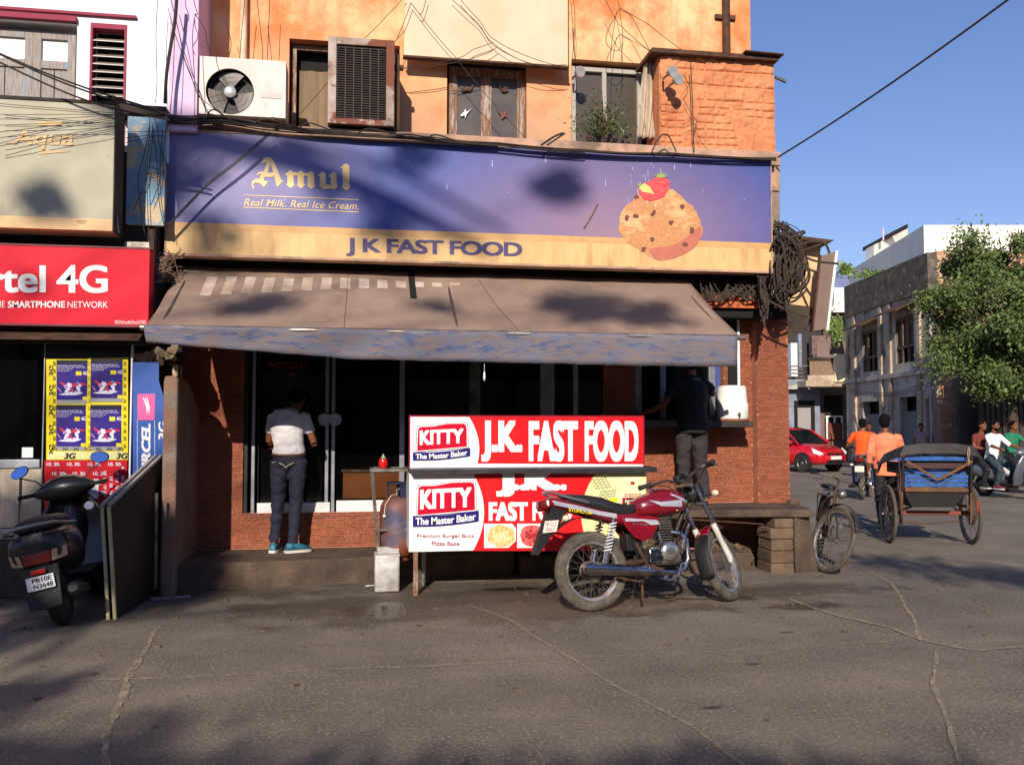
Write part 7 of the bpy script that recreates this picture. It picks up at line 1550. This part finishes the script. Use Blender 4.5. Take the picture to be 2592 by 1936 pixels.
def arc(p0,p1,bul,n=14):
    o=[]
    for i in range(n+1):
        t=i/n; o.append((p0[0]+(p1[0]-p0[0])*t+bul*4*t*(1-t),p0[1]+(p1[1]-p0[1])*t))
    return o
pol([zx(*p) for p in [(655,108)]+arc((655,108),(722,482),42)[1:]+[(2056,490),(2050,112)]],rdp,'upper_red_field')
pol([zx(*p) for p in arc((690,566),(686,1182),88)+[(1330,1182),(1720,1182),(1720,566)]],rdp,'lower_red_field')
pol([zx(*p) for p in arc((1664,566),(1640,1182),-98)+[(2072,1182),(2072,570)]],mat('cream_menu',L(246,238,190),.3,col2=L(236,226,150),scale=3),'menu_field',off=.002)
def klogo(x0,y0,x1,y1,tilt,rb):
    """word plate with wavy top and ribbon below, zoom coordinates"""
    q_=[(x0,y1),(x0+8,y0+22),(x0+30,y0+8),(x0+(x1-x0)*.3,y0+6),(x0+(x1-x0)*.6,y0-6-tilt*.3),(x1-30,y0-tilt*.55),(x1-8,y0-tilt*.3),(x1,y0+20),(x1+2,y1-tilt)]
    gr=[(x+(8 if x>(x0+x1)/2 else -8),y+(8 if y>(y0+y1)/2 else -8)) for x,y in q_]
    pol([zx(*p) for p in [(x+(12 if x>(x0+x1)/2 else -12),y+(12 if y>(y0+y1)/2 else -12)) for x,y in q_]],flat('navy_line',(60,60,110),.3),'logo_outline',off=.002)
    pol([zx(*p) for p in gr],pw,'logo_border',off=.004); pol([zx(*p) for p in q_],mat('logo_red',L(208,16,50),.25) if 'logo_red' not in MATS else MATS['logo_red'],'logo_plate',off=.006)
    a=MB(); f=lambda s,t:cf(*zx(x0+20+(x1-x0-45)*s,(y1-46-tilt*.5*s)-(y1-y0-84)*t*1.0),y=YD-.0085); text_mb(a,'KITTY',f,bold=.05); a.obj('logo_lettering',pw,CT_,smooth=0)
    X0,Y0,X1,Y1=rb; n=12; wv=lambda s:-(Y1-Y0)*.0+12*math.sin(s*math.pi*1.0)*1.0-tilt*1.05*s
    tp_=[(X0+(X1-X0)*i/n,Y0+wv(i/n)) for i in range(n+1)]; bt=[(x,y+(Y1-Y0)*.82) for x,y in reversed(tp_)]
    pol([zx(*p) for p in tp_+bt],mat('ribbon_navy',L(40,32,112),.3) if 'ribbon_navy' not in MATS else MATS['ribbon_navy'],'ribbon',off=.010)
    a=MB(); f=lambda s,t:cf(*zx(X0+22+(X1-X0-45)*s,Y0+wv(.05+.9*s)+(Y1-Y0)*(.70-.56*t)),y=YD-.0125); text_mb(a,'The Master Baker',f,bold=.03); a.obj('ribbon_lettering',pw,CT_,smooth=0)
klogo(240,182,636,382,34,(205,394,664,470)); klogo(243,655,700,896,42,(205,902,732,1006))
def ctext(s,x0,y0,x1,y1,m,off=.0035,bold=.04,name='panel_lettering',**k):
    a=MB(); text_mb(a,s,quadfn(cf(*zx(x0,y1),y=YD-off),cf(*zx(x1,y1+k.get('sl',0)),y=YD-off),cf(*zx(x1,y0+k.get('sl',0)),y=YD-off),cf(*zx(x0,y0),y=YD-off)),bold=bold); return a.obj(name,m,CT_,smooth=0)
ctext('J.K.',752,140,1082,468,pw,bold=.055); ctext('FAST',1132,140,1526,468,pw,bold=.055); ctext('FOOD',1580,140,2010,468,pw,bold=.055)
a=MB(); a.box(c0.x+.02,c1.x-.03,YC-.0036,YC-.001,csz+.008,csz+.02+.012); a.obj('white_rule',pw,CT_,smooth=0)
ctext('J.K.',870,520,1436,748,pw,off=.0045,bold=.08,name='lower_lettering'); ctext('FAST',812,790,1125,942,pw,off=.0045,bold=.06); ctext('FOOD',1162,790,1480,942,pw,off=.0045,bold=.06)
ctext('Premium Burger Buns',238,1046,694,1082,flat('print_red',(170,60,80)),bold=.01); ctext('Pizza Base',356,1106,578,1138,flat('print_red',()),bold=.01)
# dishes
for x0,x1,m,nm,sd in ((776,1030,mat('noodle_print',L(226,204,130),.4,col2=L(190,150,80),scale=40),'noodle_photo',1),(1040,1292,mat('curry_print',L(196,30,40),.4,col2=L(226,120,110),scale=40,col3=L(90,110,50),scale3=30,thr3=.62),'curry_photo',2)):
    pol([zx(x0,964),zx(x1-30,964),zx(x1,1000),zx(x1,1100),zx(x1-60,1156),zx(x0,1158)],pw,'photo_card',off=.005)
    pol([zx(*p) for p in ell((x0+x1)/2+8,1062,112,88,24,jit=.08,seed=sd)],m,nm,off=.0075)
    for i in range(40):
        q=random.Random(i+sd*50); an=q.uniform(0,6.3); r_=q.uniform(0,80); x=(x0+x1)/2+8+r_*math.cos(an)*1.15; y=1062+r_*math.sin(an)*.9
        if i==0: a=MB()
        if sd==1:
            t=q.uniform(0,3.1); l=q.uniform(15,34); n_=V((math.cos(t),math.sin(t),0)); polyY(a,[zx(x-n_.x*l-n_.y*3,y-n_.y*l+n_.x*3),zx(x-n_.x*l+n_.y*3,y-n_.y*l-n_.x*3),zx(x+n_.x*l+n_.y*3,y+n_.y*l-n_.x*3),zx(x+n_.x*l-n_.y*3,y+n_.y*l+n_.x*3)],YD-.0085-.0001*i,.0006)
        else: polyY(a,[zx(*p) for p in ell(x,y,q.uniform(8,17),q.uniform(7,14),8,jit=.3,seed=i)],YD-.0085-.0001*i,.0006)
    a.obj('food_pieces_print',flat('pale_noodle',(240,226,170)) if sd==1 else flat('curry_red',(170,24,36)),CT_,smooth=0,kind='stuff')
# menu zigzags and badge
a=MB()
def zig(x0,y0,n,dx,amp,m_): 
    P=[(x0+i*dx,y0-(amp if i%2 else 0)-i*2) for i in range(n)]
    for p,q_ in zip(P,P[1:]): polyY(a,[zx(p[0],p[1]),zx(q_[0],q_[1]),zx(q_[0],q_[1]+6),zx(p[0],p[1]+6)],YD-.0052,.0006)
for k in range(4): zig(1630+k*12,622+k*22+k*0,9,16,16,0)
for k in range(5): zig(1700-k*4,718+k*22,10,15,14,0)
a.obj('zigzag_print',flat('print_black',(),.4),CT_,smooth=0)
pol([zx(1730,775),zx(1846,750),zx(1840,800),zx(1726,818)],flat('menu_yellow',(236,214,40),.3),'menu_tag',off=.006)
pol([zx(1880,756),zx(2034,752),zx(2034,860),zx(1880,860)],flat('menu_red',(176,40,44),.3),'menu_badge',off=.006); pol([zx(*p) for p in ell(1955,820,66,62)],flat('print_black',()),'badge_ring',off=.008); pol([zx(*p) for p in ell(1955,820,40,38)],flat('menu_yellow',()),'badge_centre',off=.010)
pol([zx(1944,628),zx(1982,628),zx(1978,652),zx(1950,652)],flat('menu_red',()),'small_badge',off=.006)
ctext('SANDWICHES',1898,722,2032,734,flat('menu_red',()),off=.006,bold=.02); ctext('BURGERS ROLLS',1898,738,2032,748,flat('menu_red',()),off=.006,bold=.02)
ctext('FOOD',1904,774,2010,800,pw,off=.0115,bold=.03)
CH=onY(1226,948,8.32); a=MB(); a.cyl(CH+V((0,0,.10)),CH,.002,5); a.lathe([(.002,.03),(.008,.02),(.012,-.03),(.002,-.06)],CH,(0,0,1),10); tag(a.obj('hanging_charm',flat('seal_white',(226,224,220))),'tiny white charm hanging from the hem of the awning','charm')
# ---------------- small things by the cart ----------------
FRM=thing('metal_stand','tall rusty metal stand beside the cart holding the gas cylinder','stand',(onY(960,1400,8.75).x,8.8,.25))
fa_=onY(942,1190,8.75); fb_=onY(1032,1190,8.75); fz=fa_.z
fb0=onZ(962,1396,.25)
a=MB(); a.beam((fa_.x-.02,8.75,fz),(fb_.x,8.75,fz),.03,.03); a.beam((fa_.x-.02,9.1,fz),(fb_.x,9.1,fz),.03,.03); a.beam((fa_.x-.005,8.75,fz),(fa_.x-.005,9.1,fz),.03,.03); a.obj('top_frame',steel,FRM,smooth=0)
a=MB(); a.box(fa_.x,fb_.x,8.77,9.08,fz-.004,fz+.008); a.obj('top_sheet',steel,FRM,smooth=0)
z3=onY(965,1342,8.8).z
for y in (8.76,9.1):
    a=MB(); a.beam((fa_.x,y,fz),(fa_.x+.075,y+(.14 if y<8.9 else 0),.25),.03,.03,(1,0,0)); a.obj('leg',steel,FRM,smooth=0)
a=MB(); a.beam((fa_.x+.055,8.83,z3),(fb_.x,8.83,z3),.022,.025); a.obj('lower_bar',steel,FRM,smooth=0)
ex=onY(1050,1190,9.05).x; a=MB(); a.beam((fb_.x+.06,9.1,fz),(fb_.x+.06,9.1,.25),.03,.03,(1,0,0)); a.obj('leg',steel,FRM,smooth=0)
KT=thing('sauce_bottle','red tomato shaped ketchup bottle with a green cap on the metal stand','bottle',(onY(970,1186,8.9).x,8.9,fz+.008))
a=MB(); a.lathe([(.025,0),(.037,.01),(.045,.035),(.045,.06),(.038,.088),(.02,.1),(.002,.102)],(0,0,0),(0,0,1),20); a.obj('bottle_body',mat('ketchup_red',L(206,26,20),.25,col2=L(190,18,14)),KT,local=True)
a=MB(); a.lathe([(.024,.098),(.03,.104),(.012,.115),(.006,.14),(.002,.142)],(0,0,0),(0,0,1),10); a.obj('cap',flat('cap_green',(150,190,140)),KT,local=True)
GCp=onY(1004,1385,8.98); GC=thing('gas_cylinder','rusty blue gas cylinder standing between the metal stand and the cart','gas cylinder',(GCp.x,8.97,.25))
cylm=mat('worn_blue_cylinder',L(62,66,92),.6,.2,col2=L(128,96,78),scale=3,bump=.2,col3=L(122,66,46),scale3=3.4,thr3=.44,soft3=.12)
gr_=.165
a=MB(); a.lathe([(gr_*.6,.03),(gr_*.9,.05),(gr_,.10),(gr_,.20),(gr_*1.01,.27),(gr_*1.01,.275),(gr_,.28),(gr_,.46),(gr_*.97,.52),(gr_*.8,.58),(gr_*.5,.61),(.03,.615)],(0,0,0),(0,0,1),32); a.obj('tank',cylm,GC,local=True,smooth=50)
a=MB(); a.lathe([(gr_*.75,0),(gr_*.78,.01),(gr_*.72,.05)],(0,0,0),(0,0,1),28); a.obj('foot_ring',cylm,GC,local=True)
a=MB()
for k in range(3): t=1.2+k*2.1; c=V((.085*math.cos(t),.085*math.sin(t),.67)); a.ob(c,V((-math.sin(t),math.cos(t),0))*.035,V((math.cos(t),math.sin(t),0))*.004,(0,0,.075))
a.torus((0,0,.745),(0,0,1),.095,.009,28,6); a.obj('collar',flat('collar_blue',(44,52,84),.5,metal=.3),GC,local=True)
a=MB(); a.cyl((0,0,.61),(0,0,.70),.018,10); a.cyl((0,0,.68),(.06,-.03,.69),.012,8); a.obj('valve',steel,GC,local=True)
a=MB(); a.tube([(.0,-.03,.64),(-.06,-.10,.63),(-.115,-.125,.55),(-.125,-.135,.46)],.003,5); a.sph((-.125,-.14,.44),.016,10,8); a.obj('seal_cord',flat('seal_white',(226,224,220)),GC,local=True)
tn0=onZ(948,1501,0); tn1=onZ(1012,1502,0)
TN=thing('tin_can','square shiny oil tin standing on the ground by the step','tin',((tn0.x+tn1.x)/2,tn0.y+.12,0))
tinm=mat('bright_tin',L(238,234,228),.36,.45,col2=L(176,166,154),scale=5,bump=.12,bscale=14)
w_=(tn1.x-tn0.x)/2; th_=.345
a=MB(); a.box(-w_,w_,-.12,.12,.005,th_); a.obj('tin_body',tinm,TN,local=True,bevel=.014)
a=MB(); t=.01; a.box(-w_+.025,w_-.025,-.1235,-.1195,.03,.034); a.box(-w_+.02,w_-.02,-.124,-.12,th_-.045,th_-.04); a.box(-w_+.02,-w_+.024,-.124,-.12,.03,th_-.04); a.box(w_-.024,w_-.02,-.124,-.12,.03,th_-.04); a.box(-w_-.002,w_+.002,-.122,.122,th_-.01,th_+.006); a.obj('rims',tinm,TN,local=True,smooth=0)
a=MB(); a.prism([(-w_+.03,.02,th_+.006),(w_-.0,.02,th_+.006),(w_-.0,.10,th_+.05),(-w_+.03,.10,th_+.05)],(0,0,.002)); a.obj('bent_lid',tinm,TN,local=True,smooth=0)
a=MB(); c=onZ(936,1484,.0); 
for k in range(4): q=random.Random(k); a.ob(c+V((q.uniform(-.03,.03),q.uniform(-.02,.02),.008)),V((.02,q.uniform(-.01,.01),.003)),(-.002,.008,0),(0,0,.002))
tag(a.obj('paper_scrap',whitep,smooth=0),'small crumpled white paper scrap on the ground by the oil tin','litter')
# water cooler jug on the serving counter
jp=onY(1857,1064,9.72); jr=.5*(onY(1896,1060,9.62).x-onY(1819,1060,9.62).x)
JG=thing('water_jug','white insulated water jug with a tap on the serving counter','water jug',(jp.x,9.76,1.6))
a=MB(); a.lathe([(jr*.96,.03),(jr,.045),(jr,.12),(jr*1.0,.20),(jr*.93,.215),(jr*.88,.38),(jr*.84,.40),(jr*.5,.41),(.002,.412)],(0,0,0),(0,0,1),36); a.obj('jug_body',flat('jug_white',(244,240,228),.4),JG,local=True,smooth=40)
a=MB(); a.lathe([(jr*1.02,.0),(jr*1.1,.012),(jr*1.02,.026)],(0,0,0),(0,0,1),32); a.obj('base_plate',flat('terracotta',(150,84,60),.7),JG,local=True)
a=MB(); a.cyl((0,-jr,.08),(0,-jr-.035,.08),.014,10); a.cyl((0,-jr-.03,.10),(0,-jr-.03,.045),.008,8); a.lathe([(.02,0),(.02,.008)],(0,-jr-.001,.08),(0,-1,0),14); a.obj('tap',chrome,JG,local=True)
# ---------------- across the road: unseen buildings added to cut skylight and darken reflections, and the shading tree ----------------
OP=[(-46,-28,9.5,(150,130,110)),(-27.5,-12,8.2,(170,120,90)),(-11.5,6,9.0,(120,112,104)),(6.5,22,8.0,(156,140,112)),(22.5,44,9.6,(130,110,100))]
for i,(x0,x1,h,c) in enumerate(OP):
    t=thing('added_opposite_building','plain unseen building added behind the camera to hold back skylight, number apart by its %s wall'%('tan','brick red','grey','ochre','brown')[i] if False else '%s plastered building added unseen across the road to hold back skylight'%('tan','brick red','grey','ochre','brown')[i],'building',((x0+x1)/2,-17,0))
    m=flat('opp%d'%i,c,.9)
    hs_=[]; n=int((x1-x0)/3)
    for k in range(n):
        for z in (1.0,5.2): hs_.append((x0+.8+k*3,x0+2.4+k*3,z if z>2 else .2,z+1.8))
    wo=wall_with_holes(x0,x1,0,h,hs_,-17.0,.01,m,'front_wall',t)
    a=MB(); a.box(x0,x1,-25,-17.6,0,h); a.obj('mass',dark,t,smooth=0)
ST_=thing('shade_tree','tall roadside tree on the camera side of the road casting dappled shade','tree',(-13,-10,0))
TT=24.0
def back(p,t): return V(p)-LD*t
limbs=MB(); fol=MB(); qq=random.Random(77)
hubp=V((-13.5,-12,9.5))
limbs.tube([(-13,-10,-.1),(-13.2,-10.4,3),(-13.3,-11.2,7),hubp],[.42,.34,.28,.18],12)
def clump(c,r,n,flatz=.8):
    limbs.tube([hubp,hubp.lerp(c,.5)+V((qq.uniform(-.5,.5),0,.4)),c],[.035,.02,.008],5)
    for i in range(n):
        p=c+V((qq.gauss(0,r*.5),qq.gauss(0,r*.5),qq.gauss(0,r*.5*flatz))); d=V((qq.uniform(-1,1),qq.uniform(-1.6,.2),qq.uniform(-.4,1))).normalized(); s=qq.uniform(.05,.10); x=d.orthogonal().normalized(); x=Matrix.Rotation(qq.uniform(0,6.3),3,d)@x; y=d.cross(x); fol.add([p-x*s,p-y*s*.5,p+x*s,p+y*s*.5],[(0,1,2,3)])
# limbs whose shadows cross the sign
limbs.tube([back(onY(420,330,9.36),25),back(onY(760,410,9.36),25.5),back(onY(1010,520,9.36),26),back(onY(1240,640,9.36),26)],[.16,.15,.11,.06],8)
limbs.tube([back(onY(700,340,9.36),25),back(onY(1000,430,9.36),25.5),back(onY(1300,600,9.36),26)],[.05,.06,.03],8)
for u,v,r,n in ((1425,474,.17,330),(1370,470,.12,90),(450,430,.4,260),(540,600,.35,120),(830,480,.2,70),(980,570,.3,120),(1050,380,.3,90)): clump(back(onY(u,v,9.36),25+qq.uniform(-1,1)),r,n)
for u,v,r,n in ((1500,770,.38,380),(1640,800,.35,260),(1420,745,.25,150),(620,790,.3,120),(700,760,.25,100),(1100,770,.2,50)): clump(back(onY(u,v,8.9),25),r,n)
for u,v,r,n in ((110,520,.16,150),(155,535,.14,90),(60,700,.1,20)): clump(back(onY(u,v,8.7),23),r,n)
for u,v,r,n in ((60,1330,.5,600),(200,1420,.55,800),(340,1440,.5,700),(60,1480,.5,600),(450,1370,.25,220),(500,1440,.2,120)): clump(back(onY(u,v,8.8),22),r,n)
for u,v,r,n in ((150,1560,.35,260),(430,1520,.3,200),(-60,1640,.3,160),(-40,1780,.3,160)): clump(back(onZ(u,v,0),21),r,n)
limbs.tube([back(onZ(60,1680,0),21),back(onZ(190,1610,0),21),back(onZ(190,1588,0),21),back(onZ(100,1582,0),21)],[.05]*4,6)
# low outer foliage of the same crown: darkens the foot of the view
for u in range(-100,2700,110):
    clump(back(onZ(u,2125+qq.uniform(-25,25)+(-55 if 520<u<820 or 1750<u<1990 else 0),0),17),.34,330)
for u,v,r,n in ((2350,1440,.5,160),(2560,1460,.5,260),(2200,1420,.4,100),(300,1880,.3,70),(90,1760,.25,60)): clump(back(onZ(u,v,0),19),r,n)
limbs.obj('trunk',MATS['bark'],ST_); fol.obj('foliage',tl,ST_,smooth=0,kind='stuff')
